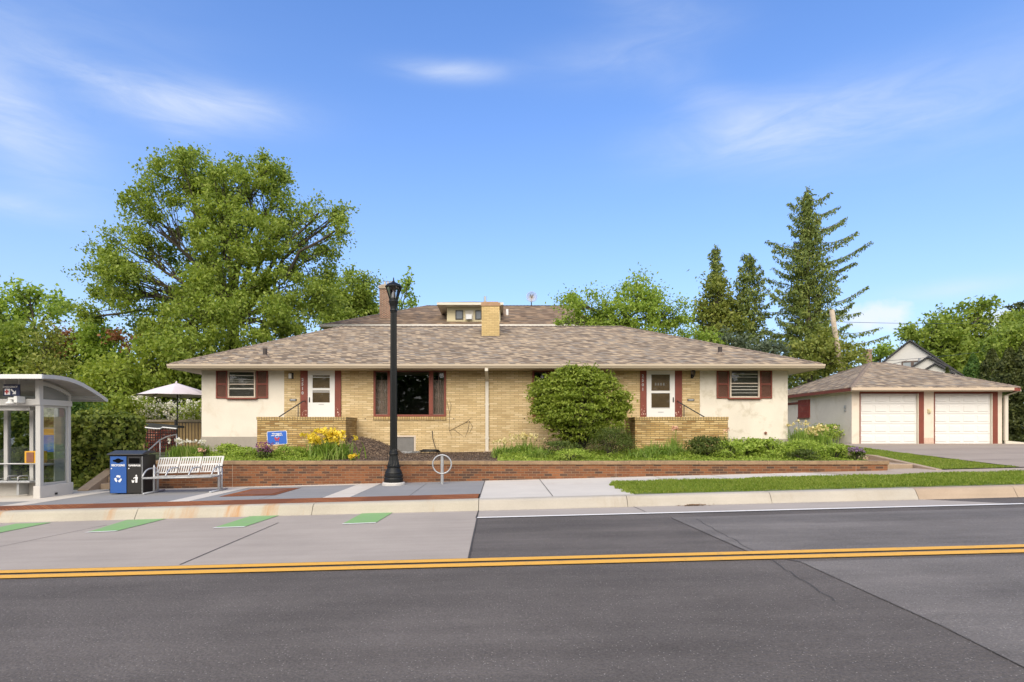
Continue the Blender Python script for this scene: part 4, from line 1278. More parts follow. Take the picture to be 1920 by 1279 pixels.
b = MB(); b.box(xx - 0.06, xx + 0.06, GF - 0.05, GF - 0.002, zz - 0.10, zz + 0.10).lathe([(0.045, -0.07), (0.05, 0.0), (0.03, 0.07)], (xx, GF - 0.07, zz), 10); b.build('wall_lamp', M['cream'], gar)
b = MB(); b.box(gx0 - 0.04, gx0 - 0.002, 26.0, 26.12, ZZ(766, 26), ZZ(760, 26)).box(gx0 - 0.05, gx0 - 0.002, 26.0, 26.1, ZZ(771, 26), ZZ(767.5, 26)); b.build('utility_fitting', M['galv'], gar)
xa, xb = XX(1881, GF), XX(1887, GF)
b = MB(); b.box(xa, xb, GF - 0.1, GF - 0.01, ZZ(826, GF), ZZ(742, GF))
b.hexa([(xa, GF - 0.1, ZZ(742, GF)), (xb, GF - 0.1, ZZ(742, GF)), (xb, GF - 0.01, ZZ(742, GF)), (xa, GF - 0.01, ZZ(742, GF)), (xb + 0.1, GF - 0.45, gz - 0.18), (xb + 0.22, GF - 0.45, gz - 0.18), (xb + 0.22, GF - 0.36, gz - 0.18), (xb + 0.1, GF - 0.36, gz - 0.18)])
b.box(xb + 0.09, xb + 0.23, GF - 0.47, GF - 0.35, gz - 0.18, gz - 0.1)
b.hexa([(xa, GF - 0.11, ZZ(832, GF)), (xa + 0.02, GF - 0.01, ZZ(832, GF)), (xa + 0.75, GF - 0.3, GB - 0.02), (xa + 0.73, GF - 0.4, GB - 0.02), (xa, GF - 0.11, ZZ(826, GF)), (xa + 0.02, GF - 0.01, ZZ(826, GF)), (xa + 0.75, GF - 0.3, GB + 0.07), (xa + 0.73, GF - 0.4, GB + 0.07)])
b.build('downspout', M['offwhite'], gar)
b = MB(); xx = XX(1741, GF); b.box(t1[1] + 0.002, t2[0] - 0.002, GF - 0.008, GF - 0.001, GB, GB + 0.28); b.build('pier_patch', plain('flaking_paint', (0.56, 0.42, 0.34), 0.95, 0.25, 4, 25, stain=(0.36, 0.22, 0.16), sscale=5), gar)

# ------------------------------------------------------------------ houses behind
nb = empty('neighbour_house', (-2, 39.2, -0.75), 'large house behind with dark brown hip roof, dormer and red chimney', 'house')
b = MB(); b.box(-10.9, 5.8, 39.2, 50.0, -0.9, 6.75); b.build('wall', M['cream'], nb)
ne0, ne1, nd0, nd1, nz_ = XX(602, 38), 6.6, 38.0, 51.0, 6.93
b = MB(); nr0, nr1, nrd, nrz = XX(800, 44.4), 5.0, 44.4, 9.55
b.add([(ne0, nd0, nz_), (ne1, nd0, nz_), (ne1, nd1, nz_), (ne0, nd1, nz_), (nr0, nrd, nrz), (nr1, nrd, nrz)], [(0, 1, 5, 4), (1, 2, 5), (2, 3, 4, 5), (3, 0, 4), (0, 3, 2, 1)])
nro = b.build('roof', M['far_shingle'], nb)
b = MB(); capstrip(b, (ne0, nd0, nz_), (nr0, nrd, nrz), 30, 0.16); capstrip(b, (nr0, nrd, nrz), (nr1, nrd, nrz), 40, 0.16); b.build('ridge_cap', M['ridge'], nro)
b = MB(); b.box(ne0 - 0.02, ne1, nd0 - 0.12, nd0 + 0.02, nz_ - 0.16, nz_ - 0.002).box(ne0 - 0.12, ne0 - 0.021, nd0, nd1, nz_ - 0.16, nz_ - 0.002); b.build('gutter', plain('pale_gutter', (0.60, 0.57, 0.52), 0.5, 0.05), nb)
b = MB(); b.box(ne0 + 0.05, ne1, nd0 + 0.05, nd1, nz_ - 0.17, nz_ - 0.13); b.build('soffit', M['soffit'], nb)
b = MB(); xx = XX(633, 38.6); b.tube([(xx, 38.1, nz_ - 0.15), (xx, 38.3, nz_ - 0.4), (xx, 39.1, nz_ - 0.7), (xx, 39.12, -0.5)], 0.08, 8); b.build('downspout', M['offwhite'], nb)
dd = 38.9
b = MB(); b.box(XX(838, dd), XX(938, dd), dd, dd + 4, ZZ(606, dd), ZZ(575, dd)); dm = b.build('dormer', M['cream'], nb)
b = MB()
for k in range(1, 6): z = lerp(ZZ(606, dd), ZZ(575, dd), k / 6); b.box(XX(838, dd) - 0.008, XX(938, dd) + 0.008, dd - 0.012, dd - 0.001, z - 0.01, z + 0.006)
b.build('siding', M['cream'], dm)
b = MB(); ex0, ex1 = XX(819, 38.1), XX(944, 38.1); ez = ZZ(571, 38.1)
b.hexa([(ex0, 38.1, ez - 0.02), (ex1, 38.1, ez - 0.02), (ex1, 43, ez - 0.02), (ex0, 43, ez - 0.02), (ex0, 38.1, ez + 0.14), (ex1, 38.1, ez + 0.14), (ex1, 43, ez + 0.14), (ex0, 43, ez + 0.14)])
b.build('dormer_eave', M['offwhite'], dm)
b = MB(); e2 = ez + 0.145
b.add([(ex0, 38.1, e2), (ex1, 38.1, e2), (ex1, 44.5, e2), (ex0, 44.5, e2), (lerp(ex0, ex1, .5) - .2, 40.4, e2 + 0.55), (lerp(ex0, ex1, .5) + .2, 40.4, e2 + 0.55), (lerp(ex0, ex1, .5) + .2, 44.5, e2 + 0.55), (lerp(ex0, ex1, .5) - .2, 44.5, e2 + 0.55)], [(0, 1, 5, 4), (1, 2, 6, 5), (3, 0, 4, 7), (4, 5, 6, 7)])
b.build('dormer_roof', M['far_shingle'], dm)
for a, c in ((854, 868.5), (891, 903.5), (921, 935)):
    x0, x1, z0, z1 = rect(a, c, 582, 599.5, dd)
    b = MB(); frame(b, x0, x1, z0, z1, dd - 0.05, dd - 0.001, 0.07); wn = b.build('window', M['black'], dm)
    b = MB(); b.box(x0 + .07, x1 - .07, dd - 0.02, dd - 0.01, z0 + .07, z1 - .07); b.build('pane', plain('grey_pane', (0.14, 0.16, 0.18), 0.08, 0.1), wn)
b = MB(); x0, x1, z0, z1 = rect(872.5, 887.5, 582, 600, dd); b.box(x0, x1, dd - 0.05, dd - 0.001, z0, z1); ac = b.build('window', M['offwhite'], dm)
b = MB(); x0, x1, z0, z1 = rect(874.5, 885, 591, 600, dd); b.box(x0, x1, dd - 0.3, dd - 0.051, z0, z1); b.build('air_conditioner', M['galv'], ac)
cx0, cx1 = XX(711.5, 40), XX(736, 40)
b = MB(); b.box(cx0, cx1, 40, 41.0, 6.8, ZZ(541, 40)); nc = b.build('chimney', M['far_brick'], nb)
b = MB(); b.box(cx0 - 0.06, cx1 + 0.06, 39.94, 41.06, ZZ(541, 40), ZZ(535.5, 40)).box(cx0 + 0.08, cx1 - 0.08, 40.1, 40.9, ZZ(535.5, 40), ZZ(532.5, 40)); b.build('cap', M['pole_wood'], nc)
for px in (719, 725, 731): b = MB(); b.lathe([(0.085, 0), (0.085, 0.28), (0.11, 0.3)], (XX(px, 40), 40.5, ZZ(532.5, 40)), 10); b.build('chimney_pot', M['galv'], nc)
b = MB(); b.box(cx0 - 0.15, cx1 + 0.12, 39.7, 40.0, 7.52, 7.58); b.build('flashing', M['galv'], nc)
for px, py0, py1, m in ((909.5, 556, 566, M['galv']), (951, 580, 590, M['white'])):
    b = MB(); d_ = 41.0; b.tube([P(px, py1 + 4, d_), P(px, py0, d_)], 0.09, 8); b.build('vent_pipe', m, nb)
# satellite dish on the neighbour's ridge
dc = P(996.5, 558, 44.4); rsd = empty('satellite_dish', (dc.x, 44.4, ZZ(574, 44.4)), 'grey mesh satellite dish on a short mast above the far roof ridge', 'dish')
b = MB(); b.tube([(dc.x, 44.45, ZZ(576, 44.4)), (dc.x, 44.45, dc.z)], 0.04, 6); b.tube([(dc.x, 44.4, dc.z), (dc.x - 0.12, 43.9, dc.z + 0.12)], 0.02, 5).tube([(dc.x, 44.4, dc.z), (dc.x + 0.12, 43.9, dc.z + 0.12)], 0.02, 5); b.build('mast', M['black'], rsd)
v = []; f = []
for j in range(6):
    for k in range(24):
        a = 2 * math.pi * k / 24; r_ = 0.40 * j / 5; v.append((dc.x + r_ * math.cos(a) * 1.0, 44.35 - 0.25 * (j / 5) ** 2, dc.z + r_ * math.sin(a)))
for j in range(5):
    for k in range(24): f.append((j * 24 + k, j * 24 + (k + 1) % 24, (j + 1) * 24 + (k + 1) % 24, (j + 1) * 24 + k))
dsh = npmesh('reflector', v, f, plain('dish_mesh', (0.55, 0.52, 0.50), 0.6, 0.1), rsd, smooth=True)
mw = dsh.modifiers.new('wire', 'WIREFRAME'); mw.thickness = 0.028
# gable house at right
gh = empty('gable_house', (33.8, 48, -0.75), 'pale stucco gable house with dark roof edges behind the garage', 'house')
ap = P(1706, 640, 48); hw = 4.35; ez = ap.z - hw * 0.90
b = MB(); b.prism([(ap.x - hw, -0.9), (ap.x + hw, -0.9), (ap.x + hw, ez), (ap.x, ap.z - 0.05), (ap.x - hw, ez)], 48, 58); b.build('wall', plain('pale_stucco', (0.58, 0.57, 0.545), 0.9, 0.06), gh)


def gable_roof(b, x, z, hw_, y0, y1, sl, th=0.14, ov=0.25):
    for s in (-1, 1):
        x1 = x + s * (hw_ + ov); z1 = z - (hw_ + ov) * sl
        a = [(x, y0, z), (x1, y0, z1), (x1, y1, z1), (x, y1, z)]
        b.hexa([(p[0], p[1], p[2]) for p in a] + [(p[0], p[1], p[2] + th) for p in a])


M['slate'] = plain('dark_slate_roof', (0.045, 0.045, 0.05), 0.8, 0.25, 3, 20)
M['slate_light'] = brick('grey_shingle', [(0, (0.12, 0.13, 0.13)), (1, (0.24, 0.25, 0.25))], (0.08, 0.08, 0.08), 0.35, 0.15, 0.01, zmul=1.6)
b = MB(); gable_roof(b, ap.x, ap.z, hw, 47.75, 58.2, 0.90); b.build('roof', M['slate'], gh)
_, _, z0, z1 = rect(1691, 1729, 677, 691.5, 48); x0, x1 = ap.x - 0.56, ap.x + 0.85
b = MB(); frame(b, x0, x1, z0, z1, 47.92, 47.999, 0.10); b.box(lerp(x0, x1, .52) - .1, lerp(x0, x1, .52) + .1, 47.92, 47.999, z0 + .1, z1 - .1); wn = b.build('window', plain('brown_frame', (0.11, 0.075, 0.06), 0.6, 0.1), gh)
b = MB(); b.box(x0 + .1, x1 - .1, 47.96, 47.98, z0 + .1, z1 - .1); b.build('pane', plain('pale_pane', (0.28, 0.31, 0.33), 0.1, 0.1), wn)
for (px, py, d_, h_, yb_) in ((1740, 672, 46.4, 1.25, 48), (1753, 684.5, 45.2, 1.0, 46.4)):
    a = P(px, py, d_); a.x = ap.x + (px - 1706) * d_ * 0.82 / F
    b = MB(); b.prism([(a.x - h_, -0.9), (a.x + h_, -0.9), (a.x + h_, a.z - h_ * .72), (a.x, a.z - 0.03), (a.x - h_, a.z - h_ * .72)], d_, yb_ - 0.01); b.build('bay_wall', plain('pale_stucco', (0.58, 0.57, 0.545), 0.9, 0.06), gh)
    b = MB(); gable_roof(b, a.x, a.z, h_, d_ - 0.2, yb_ - 0.01, 0.72, 0.13, 0.2); b.build('bay_roof', M['slate_light'] if px < 1745 else M['slate'], gh)
    b = MB(); gable_roof(b, a.x, a.z + 0.005, h_, d_ - 0.24, d_ - 0.202, 0.72, 0.14, 0.21); b.build('barge_board', M['slate'], gh)
b = MB(); q = P(1729, 673, 47.5); b.tube([q, q - Vector((0, 0, 0.9))], 0.1, 8); b.build('vent_pipe', M['galv'], gh)
ch = empty('brick_chimney', (XX(1629, 52), 52, 3), 'small brick chimney with pale cap between spruce and gable house', 'chimney')
b = MB(); x0, x1 = XX(1624.5, 52), XX(1635, 52); b.box(x0, x1, 52, 52.6, -0.9, ZZ(657, 52)); b.build('stack', M['far_brick'], ch)
b = MB(); b.box(x0 - .06, x1 + .06, 51.94, 52.66, ZZ(657, 52), ZZ(654.5, 52)); b.build('cap', M['pole_wood'], ch)
gh.rotation_euler = (0, 0, -math.atan2(33.8, 48))     # its gable looks at the street corner
# utility pole and wires
pb, ptop = P(1576, 693, 36), P(1559.5, 581, 36)
dirn = (ptop - pb).normalized(); base = pb - dirn * ((pb.z + 0.8) / dirn.z)
up = empty('utility_pole', base, 'leaning weathered wooden utility pole in front of the spruce', 'pole')
b = MB(); b.tube([base, pb, ptop], [0.17, 0.165, 0.14], 12); b.build('pole', M['pole_wood'], up, smooth=True)
b = MB()
for k, e in enumerate([(P(1700, 676, 47), 0.2), (P(1965, 640, 60), 0.3), (P(1965, 600, 70), 0.25)]):
    a = ptop.lerp(pb, (0.96, 0.90, 0.2)[k]); pts = []
    for i in range(17):
        u = i / 16; q = a.lerp(e[0], u); q.z -= 4 * e[1] * u * (1 - u); pts.append(q)
    b.tube(pts, 0.014 if k else 0.02, 5)
b.build('wire', M['black'], up)
# ------------------------------------------------------------------ bus shelter
SX = -11.25; gs_z = zs(SX)
shl = empty('bus_shelter', (SX, 14.2, gs_z), 'grey metal bus shelter with curved white roof and glass walls at the kerb', 'bus shelter')
D0, D1 = 14.15, 15.2
XL = -15.2
# concrete base blocks
b = MB(); b.box(SX - 0.17, SX + 0.0, D0, D1 + 0.06, gs_z - 0.1, -1.36); b.build('base_block', M['precast'], shl, bev=0.012)
b = MB(); b.box(SX + 0.001, SX + 0.012, 14.62, 14.70, -1.62, -1.57); b.build('drain', M['black'], shl)
b = MB(); b.box(XL, SX - 0.171, D1 - 0.16, D1 + 0.05, gs_z - 0.2, -1.36); b.build('rear_base', M['precast'], shl, bev=0.01)
pt = 0.76
b = MB(); b.box(SX - 0.13, SX - 0.01, D0 + 0.02, D0 + 0.13, -1.36, 0.62); b.build('post', M['shelter'], shl, bev=0.006)
b = MB(); b.box(SX - 0.11, SX - 0.02, D1 - 0.09, D1, -1.36, 0.62); b.build('post', M['shelter'], shl, bev=0.006)
for px in (13.5, 61.5):
    x = XX(px, D1 - 0.05); b = MB(); b.box(x - 0.05, x + 0.05, D1 - 0.1, D1, -1.36, 0.62); b.build('post', M['shelter'], shl, bev=0.005)
for x in (-14.2, -15.1): b = MB(); b.box(x - 0.05, x + 0.05, D1 - 0.1, D1, -1.36, 0.62); b.build('post', M['shelter'], shl, bev=0.005)
b = MB(); b.box(SX - 0.13, SX - 0.0, D0 - 0.01, D1 + 0.02, 0.62, 0.765).box(XL, SX - 0.131, D0 + 0.005, D0 + 0.14, 0.61, 0.765).box(XL, SX - 0.131, D1 - 0.1, D1 + 0.01, 0.60, 0.76)
b.build('beam', M['shelter'], shl, bev=0.006)
b = MB(); b.box(XL, -11.62, D0 + 0.15, D0 + 0.5, 0.49, 0.59); b.build('light_box', M['shelter'], shl, bev=0.01)
# sides of glass
b = MB(); b.box(SX - 0.075, SX - 0.065, D0 + 0.13, D1 - 0.09, -1.36, 0.62); b.build('glass_panel', M['shelter_glass'], shl)
b = MB(); b.box(XL, SX - 0.13, D1 - 0.055, D1 - 0.045, -1.30, 0.60); b.build('glass_panel', M['shelter_glass'], shl)
xq = SX - 0.06
b = MB(); b.box(xq - 0.02, xq, D0 + 0.13, D1 - 0.09, -1.355, -1.30).box(xq - 0.02, xq, D0 + 0.13, D1 - 0.09, 0.57, 0.615).box(xq - 0.02, xq, D1 - 0.13, D1 - 0.09, -1.30, 0.57)
b.build('glazing_frame', M['shelter'], shl)
b = MB(); b.box(SX - 0.10, SX - 0.085, 14.72, 15.06, -1.29, 0.56); b.build('end_panel', plain('frosted_panel', (0.50, 0.53, 0.50), 0.4, 0.05), shl)
# rails, seat
b = MB(); b.tube([(XL, D1 - 0.2, -0.865), (SX - 0.12, D1 - 0.2, -0.865)], 0.022, 10).tube([(SX - 0.12, D0 + 0.1, -0.86), (SX - 0.12, D1 - 0.1, -0.86)], 0.02, 10); b.build('rail', M['galv'], shl, smooth=True)
st = MB(); xs0, xs1 = XL, XX(63, 14.75); st.box(xs0, xs1, 14.62, 15.0, -1.33, -1.285); seat = st.build('seat', M['galv'], shl, bev=0.012)
for x in (XX(32, 14.7), XL + 1.0):
    b = MB(); b.box(x - 0.03, x + 0.03, 14.72, 15.03, gs_z + 0.02, -1.335); b.build('seat_bracket', M['galv'], seat)
for x in (XX(15, 14.7), XX(36, 14.7)):
    b = MB(); b.tube([(x, 14.66, -1.285), (x, 14.66, -1.19), (x, 14.72, -1.165), (x, 14.96, -1.165), (x, 15.0, -1.20), (x, 15.0, -1.285)], 0.018, 8); b.build('armrest', M['bench_paint'], seat, smooth=True)
# curved roof
prof = [(13.60, 1.295), (13.85, 1.315), (14.15, 1.318), (14.4, 1.300), (14.65, 1.262), (14.9, 1.20), (15.2, 1.10), (15.5, 0.985), (15.78, 0.86)]
RX1 = -10.75
poly = [(y, z) for y, z in prof] + [(y, z - 0.075) for y, z in prof[::-1]]


def shell(pr, x0, x1, th0, th1, name, mat, sm=False):
    b = MB(); n = len(pr); v = []
    for x in (x0, x1):
        for y, z in pr: v.append((x, y, z - th0))
        for y, z in pr: v.append((x, y, z - th1))
    f = []
    for i in range(n - 1):
        f += [(i, i + 1, 2 * n + i + 1, 2 * n + i), (n + i, n + i + 1, 3 * n + i + 1, 3 * n + i), (i, i + 1, n + i + 1, n + i), (2 * n + i, 2 * n + i + 1, 3 * n + i + 1, 3 * n + i)]
    f += [(0, n, 3 * n, 2 * n), (n - 1, 2 * n - 1, 4 * n - 1, 3 * n - 1)]
    b.add(v, f)
    return b.build(name, mat, shl)


shell(prof, XL - .3, RX1 - 0.03, 0.0, 0.03, 'roof', M['shelter_roof'])
shell(prof[1:-1], XL - .3, RX1 - 0.05, 0.032, 0.06, 'ceiling', M['shelter_under'])
shell(prof, RX1 - 0.028, RX1 + 0.02, -0.01, 0.085, 'roof_edge', M['shelter'])
b = MB(); b.box(XL - .3, RX1 + 0.02, 13.55, 13.60, 1.205, 1.31); b.build('fascia', M['shelter_roof'], shl, bev=0.008)
b = MB(); b.box(XL - .3, RX1 + 0.02, 15.78, 15.83, 0.78, 0.86); b.build('rear_gutter', M['shelter'], shl)
for i in range(18):
    pass
b = MB()
for i in range(1, len(prof) - 1):
    for k in range(3):
        y = lerp(prof[i][0], prof[i + 1][0], k / 3); z = lerp(prof[i][1], prof[i + 1][1], k / 3)
        b.box(XL - .3, RX1 - 0.05, y - 0.006, y + 0.006, z - 0.066, z - 0.059)
b.build('ceiling_rib', M['shelter'], shl)
# arch rib and glazed gable of the end wall
ap_ = [(14.17, 1.18), (14.4, 1.165), (14.65, 1.12), (14.9, 1.05), (15.15, 0.95), (15.22, 0.765)]
b = MB()
for (y0, z0), (y1, z1) in zip(ap_[:-2], ap_[1:-1]):
    b.hexa([(SX - 0.11, y0, z0 - 0.07), (SX - 0.02, y0, z0 - 0.07), (SX - 0.02, y1, z1 - 0.07), (SX - 0.11, y1, z1 - 0.07), (SX - 0.11, y0, z0 + 0.02), (SX - 0.02, y0, z0 + 0.02), (SX - 0.02, y1, z1 + 0.02), (SX - 0.11, y1, z1 + 0.02)])
b.box(SX - 0.115, SX - 0.015, D0 + 0.0, D0 + 0.12, 0.766, 1.24)
b.box(SX - 0.112, SX - 0.018, D1 - 0.06, D1 + 0.0, 0.766, 0.95)
b.build('arch', M['shelter'], shl)
b = MB(); gp_ = [(D0 + 0.12, 0.77)] + [(y, z - 0.06) for y, z in ap_[:-1] if y > D0 + 0.1] + [(D1 - 0.06, 0.77)]
gp_.insert(1, (D0 + 0.12, 1.11))
b.prismx(gp_, SX - 0.07, SX - 0.06); b.build('glass_panel', plain('smoked_gable_panel', (0.21, 0.215, 0.20), 0.15, 0.08), shl)
# hanging sign
sx0, sx1, sz0, sz1 = XX(7.8, 14.1), XX(38.3, 14.1), ZZ(742.5, 14.1), ZZ(720.8, 14.1)
sgn = empty('emergency_sign', (lerp(sx0, sx1, .5), 14.1, sz0), 'navy hanging sign reading EMERGENCY with red cross and white arrow', 'sign')
b = MB(); b.box(sx0, sx1, 14.08, 14.10, sz0, sz1); b.build('board', M['sign_navy'], sgn)
b = MB()
for x in (sx0 + 0.03, sx1 - 0.03): b.box(x - 0.012, x + 0.012, 14.085, 14.097, sz1 + 0.001, 1.24)
b.box(sx0 - 0.05, sx0 - 0.04, 13.9, 13.91, 1.05, 1.23)
b.build('hanger', M['shelter'], sgn)
w_ = sx1 - sx0; h_ = sz1 - sz0
text('EMERGENCY', 0.062, Vector((sx0 + w_ * .42, 14.076, sz0 + h_ * .77)), M['sign_white'], 'lettering', sgn, bold=0.0012)
b = MB(); q0, q1, q2, q3 = sx0 + w_ * .08, sx0 + w_ * .41, sz0 + h_ * .10, sz0 + h_ * .62; b.box(q0, q1, 14.074, 14.079, q2, q3); b.build('cross_plate', M['sign_white'], sgn, bev=0.0)
mx_, mz_ = q0 + (q1 - q0) * .42, (q2 + q3) / 2; s = 0.018
b = MB(); b.prism([(mx_ - s, mz_ - 3 * s), (mx_ + s, mz_ - 3 * s), (mx_ + s, mz_ - s), (mx_ + 2.6 * s, mz_ - s), (mx_ + 2.6 * s, mz_ + s), (mx_ + s, mz_ + s), (mx_ + s, mz_ + 3 * s), (mx_ - s, mz_ + 3 * s), (mx_ - s, mz_ + s), (mx_ - 2.6 * s, mz_ + s), (mx_ - 2.6 * s, mz_ - s), (mx_ - s, mz_ - s)], 14.070, 14.0735)
b.build('cross', M['sign_red'], sgn)
ax_, az2 = sx0 + w_ * .62, sz0 + h_ * .36; s = 0.085
b = MB()
R45 = lambda u, v_: (ax_ + (u * .7071 + v_ * .7071) * s, az2 + (-u * .7071 + v_ * .7071) * s)
b.prism([R45(*p) for p in [(-.95, -.18), (.25, -.18), (.25, -.75), (1.0, 0), (.25, .75), (.25, .18), (-.95, .18)]], 14.074, 14.079); b.build('arrow', M['sign_white'], sgn)
# camera under the sign
cp_ = P(20, 752, 13.98)
cmr = empty('security_camera', (cp_.x + 0.2, 14.15, cp_.z), 'white dome security camera on a bracket below the navy sign', 'camera')
b = MB(); b.box(cp_.x - 0.03, XX(38, 14.0), 13.93, 14.02, ZZ(749.5, 14), ZZ(745.5, 14)).box(XX(32, 14.0), XX(38.2, 14), 13.9, 14.15, ZZ(755.5, 14), ZZ(743, 14)); b.build('bracket', M['shelter_roof'], cmr, bev=0.01)
b = MB(); b.lathe([(0.03, -0.075), (0.07, -0.06), (0.105, -0.03), (0.10, -0.005), (0.055, 0.02), (0.045, 0.075)], (cp_.x, 13.98, ZZ(754.5, 14)), 20); b.build('dome', M['shelter_roof'], cmr, smooth=True)
# yellow box and route poster
yb0, yb1, yz0, yz1 = XX(58, 14.5), XX(86, 14.5), ZZ(868, 14.5), ZZ(845.5, 14.5)
ybx = empty('ticket_box', (lerp(yb0, yb1, .5), 14.5, yz0), 'yellow box with brown front fixed to the rail of the bus shelter', 'box')
b = MB(); b.box(yb0, yb1, 14.3, 14.55, yz0, yz1); b.build('case', M['yellow'], ybx, bev=0.012)
b = MB(); b.box(yb0 + 0.06, yb0 + 0.235, 14.285, 14.299, yz0 + 0.025, yz1 - 0.03); b.build('front_plate', M['rust_red'], ybx)
b = MB()
for k in range(3): b.box(yb1 + 0.001, yb1 + 0.03, 14.36, 14.5, yz0 + 0.08 + k * 0.06, yz0 + 0.11 + k * 0.06)
b.build('button', M['yellow'], ybx)
rp0, rp1, rz0, rz1 = XX(72, 14.98), XX(101.5, 14.98), ZZ(847.5, 14.98), ZZ(802, 14.98)
rp = empty('route_poster', (lerp(rp0, rp1, .5), 15.08, rz0), 'blue route poster with yellow heading behind the shelter glass', 'poster')
b = MB(); b.box(rp0, rp1, 15.07, 15.085, rz0, rz1); b.build('sheet', M['sign_blue'], rp)
b = MB(); b.box(rp0 + .002, rp1 - .002, 15.064, 15.069, lerp(rz0, rz1, .70), lerp(rz0, rz1, .96)); b.build('heading', M['yellow'], rp)
b = MB(); r = random.Random(8)
for k in range(11):
    z = lerp(rz0 + .06, lerp(rz0, rz1, .64), k / 11); b.box(rp0 + 0.17, rp0 + 0.17 + r.uniform(.06, .15), 15.065, 15.0695, z, z + 0.012)
b.box(rp0 + .002, rp1 - .002, 15.064, 15.069, lerp(rz0, rz1, .965), rz1)
b.build('text_line', plain('poster_grey', (0.32, 0.36, 0.45), 0.5, 0.1), rp)

M['hole'] = plain('bin_opening', (0.003, 0.003, 0.003), 0.9, 0.1, 3, spec=0.1)
# ------------------------------------------------------------------ litter and recycling cabinet
BD = 14.66; bx0, bxm, bx1 = XX(204.5, BD), XX(238.5, BD), XX(268.5, BD); BDB = 15.2
bz0 = zs(-9.5); bz1 = ZZ(853.5, BD)
lb = empty('litter_bin', (lerp(bx0, bx1, .5), BD + .25, bz0), 'double litter bin cabinet, blue recycling half and black rubbish half', 'bin')
b = MB(); b.box(bx0, bx1, BD + 0.015, BDB, bz0 + 0.02, bz1); b.build('cabinet', M['bin_black'], lb, bev=0.01)
b = MB(); b.hexa([(bx0 - .03, BD - .05, bz1 + .002), (bx1 + .01, BD - .05, bz1 + .002), (bx1 + .01, BDB + .0, bz1 + .05), (bx0 - .03, BDB + .0, bz1 + .05), (bx0 - .03, BD - .05, bz1 + .03), (bx1 + .01, BD - .05, bz1 + .03), (bx1 - .01, BD + .2, bz1 + .115), (bx0 + .02, BD + .2, bz1 + .115)])
b.hexa([(bx0 + .0, BD + .2005, bz1 + .02), (bx1 + .0, BD + .2005, bz1 + .02), (bx1 + .0, BDB, bz1 + .052), (bx0 + .0, BDB, bz1 + .052), (bx0 + .02, BD + .2005, bz1 + .115), (bx1 - .01, BD + .2005, bz1 + .115), (bx1 - .01, BDB, bz1 + .10), (bx0 + .02, BDB, bz1 + .10)])
b.build('lid', M['bin_top'], lb, bev=0.008)
for k, (a, c, m, tx) in enumerate(((bx0 + .03, bxm - .02, M['bin_blue'], 'RECYCLING'), (bxm + .01, bx1 - .035, M['bin_black'], 'GARBAGE'))):
    b = MB(); b.box(a, c, BD - 0.005, BD + 0.012, bz0 + .03, bz1 - .03); dr = b.build('door', m, lb, bev=0.006)
    cx = (a + c) / 2
    b = MB(); zc = ZZ(864, BD)
    if k == 0:
        b.prism([(cx + 0.085 * math.cos(q) * (1.6 if abs(math.sin(q)) < .55 else 0.85), zc + 0.06 * math.sin(q) * (0.7 if abs(math.sin(q)) < .55 else 1.0)) for q in np.linspace(0, 2 * math.pi, 28, endpoint=False)], BD - 0.011, BD - 0.0055)
    else:
        b.box(cx - .135, cx + .135, BD - 0.011, BD - 0.0055, zc - .065, zc + .065)
    b.build('opening', M['hole'], dr)
    if k: b = MB(); frame(b, cx - .16, cx + .16, zc - .09, zc + .09, BD - 0.018, BD - 0.0115, .022); b.build('opening_frame', M['bin_top'], dr)
    text(tx, 0.068, Vector((cx, BD - 0.008, ZZ(872.7, BD))), M['sign_white'], 'lettering', dr, bold=0.0025, width=0.92 if k == 0 else 1.0)
    b = MB(); b.lathe([(0.014, 0), (0.014, 0.01)], (0, 0, 0), 12); b.v = [(a + .04 + v[0], BD - .006 - v[2], ZZ(878.5, BD) + v[1]) for v in b.v]; b.build('lock', M['sign_white'], dr)
    zc = ZZ(898, BD)
    b = MB()
    if k == 0:       # three chasing arrows
        for j in range(3):
            a0 = math.radians(90 + 120 * j)
            pts_o = [(0.090 * math.cos(a0 + q), 0.090 * math.sin(a0 + q)) for q in np.linspace(-0.55, 0.62, 8)]
            pts_i = [(0.044 * math.cos(a0 + q), 0.044 * math.sin(a0 + q)) for q in np.linspace(0.62, -0.55, 8)]
            hd = [(0.105 * math.cos(a0 - 0.55), 0.105 * math.sin(a0 - 0.55)), (0.068 * math.cos(a0 - 0.98), 0.068 * math.sin(a0 - 0.98)), (0.03 * math.cos(a0 - 0.55), 0.03 * math.sin(a0 - 0.55))]
            b.prism([(cx + x, zc + z) for x, z in pts_o + pts_i], BD - 0.009, BD - 0.0055)
            b.prism([(cx + x, zc + z) for x, z in hd], BD - 0.0092, BD - 0.0053)
    else:            # figure dropping litter in a basket
        cx += 0.01
        b.prism([(cx + .035 + .02 * math.cos(q), zc + .085 + .02 * math.sin(q)) for q in np.linspace(0, 6.283, 12, endpoint=False)], BD - .009, BD - .0055)
        b.prism([(cx + .015, zc - .095), (cx + .06, zc - .095), (cx + .062, zc - .02), (cx + .072, zc + .03), (cx + .055, zc + .062), (cx + .02, zc + .058), (cx - .045, zc + .02), (cx - .036, zc + .006), (cx + .012, zc + .022)], BD - .0092, BD - .0053)
        b.prism([(cx - .07, zc - .095), (cx - .025, zc - .095), (cx - .012, zc - .025), (cx - .033, zc - .03), (cx - .048, zc - .06), (cx - .062, zc - .03), (cx - .082, zc - .025)], BD - .009, BD - .0055)
    b.build('symbol', M['sign_white'], dr)
b = MB(); b.box(bx1 - .034, bx1 - .02, BD - .004, BD + .013, bz0 + .03, bz1 - .03); b.build('edge_strip', M['galv'], lb)

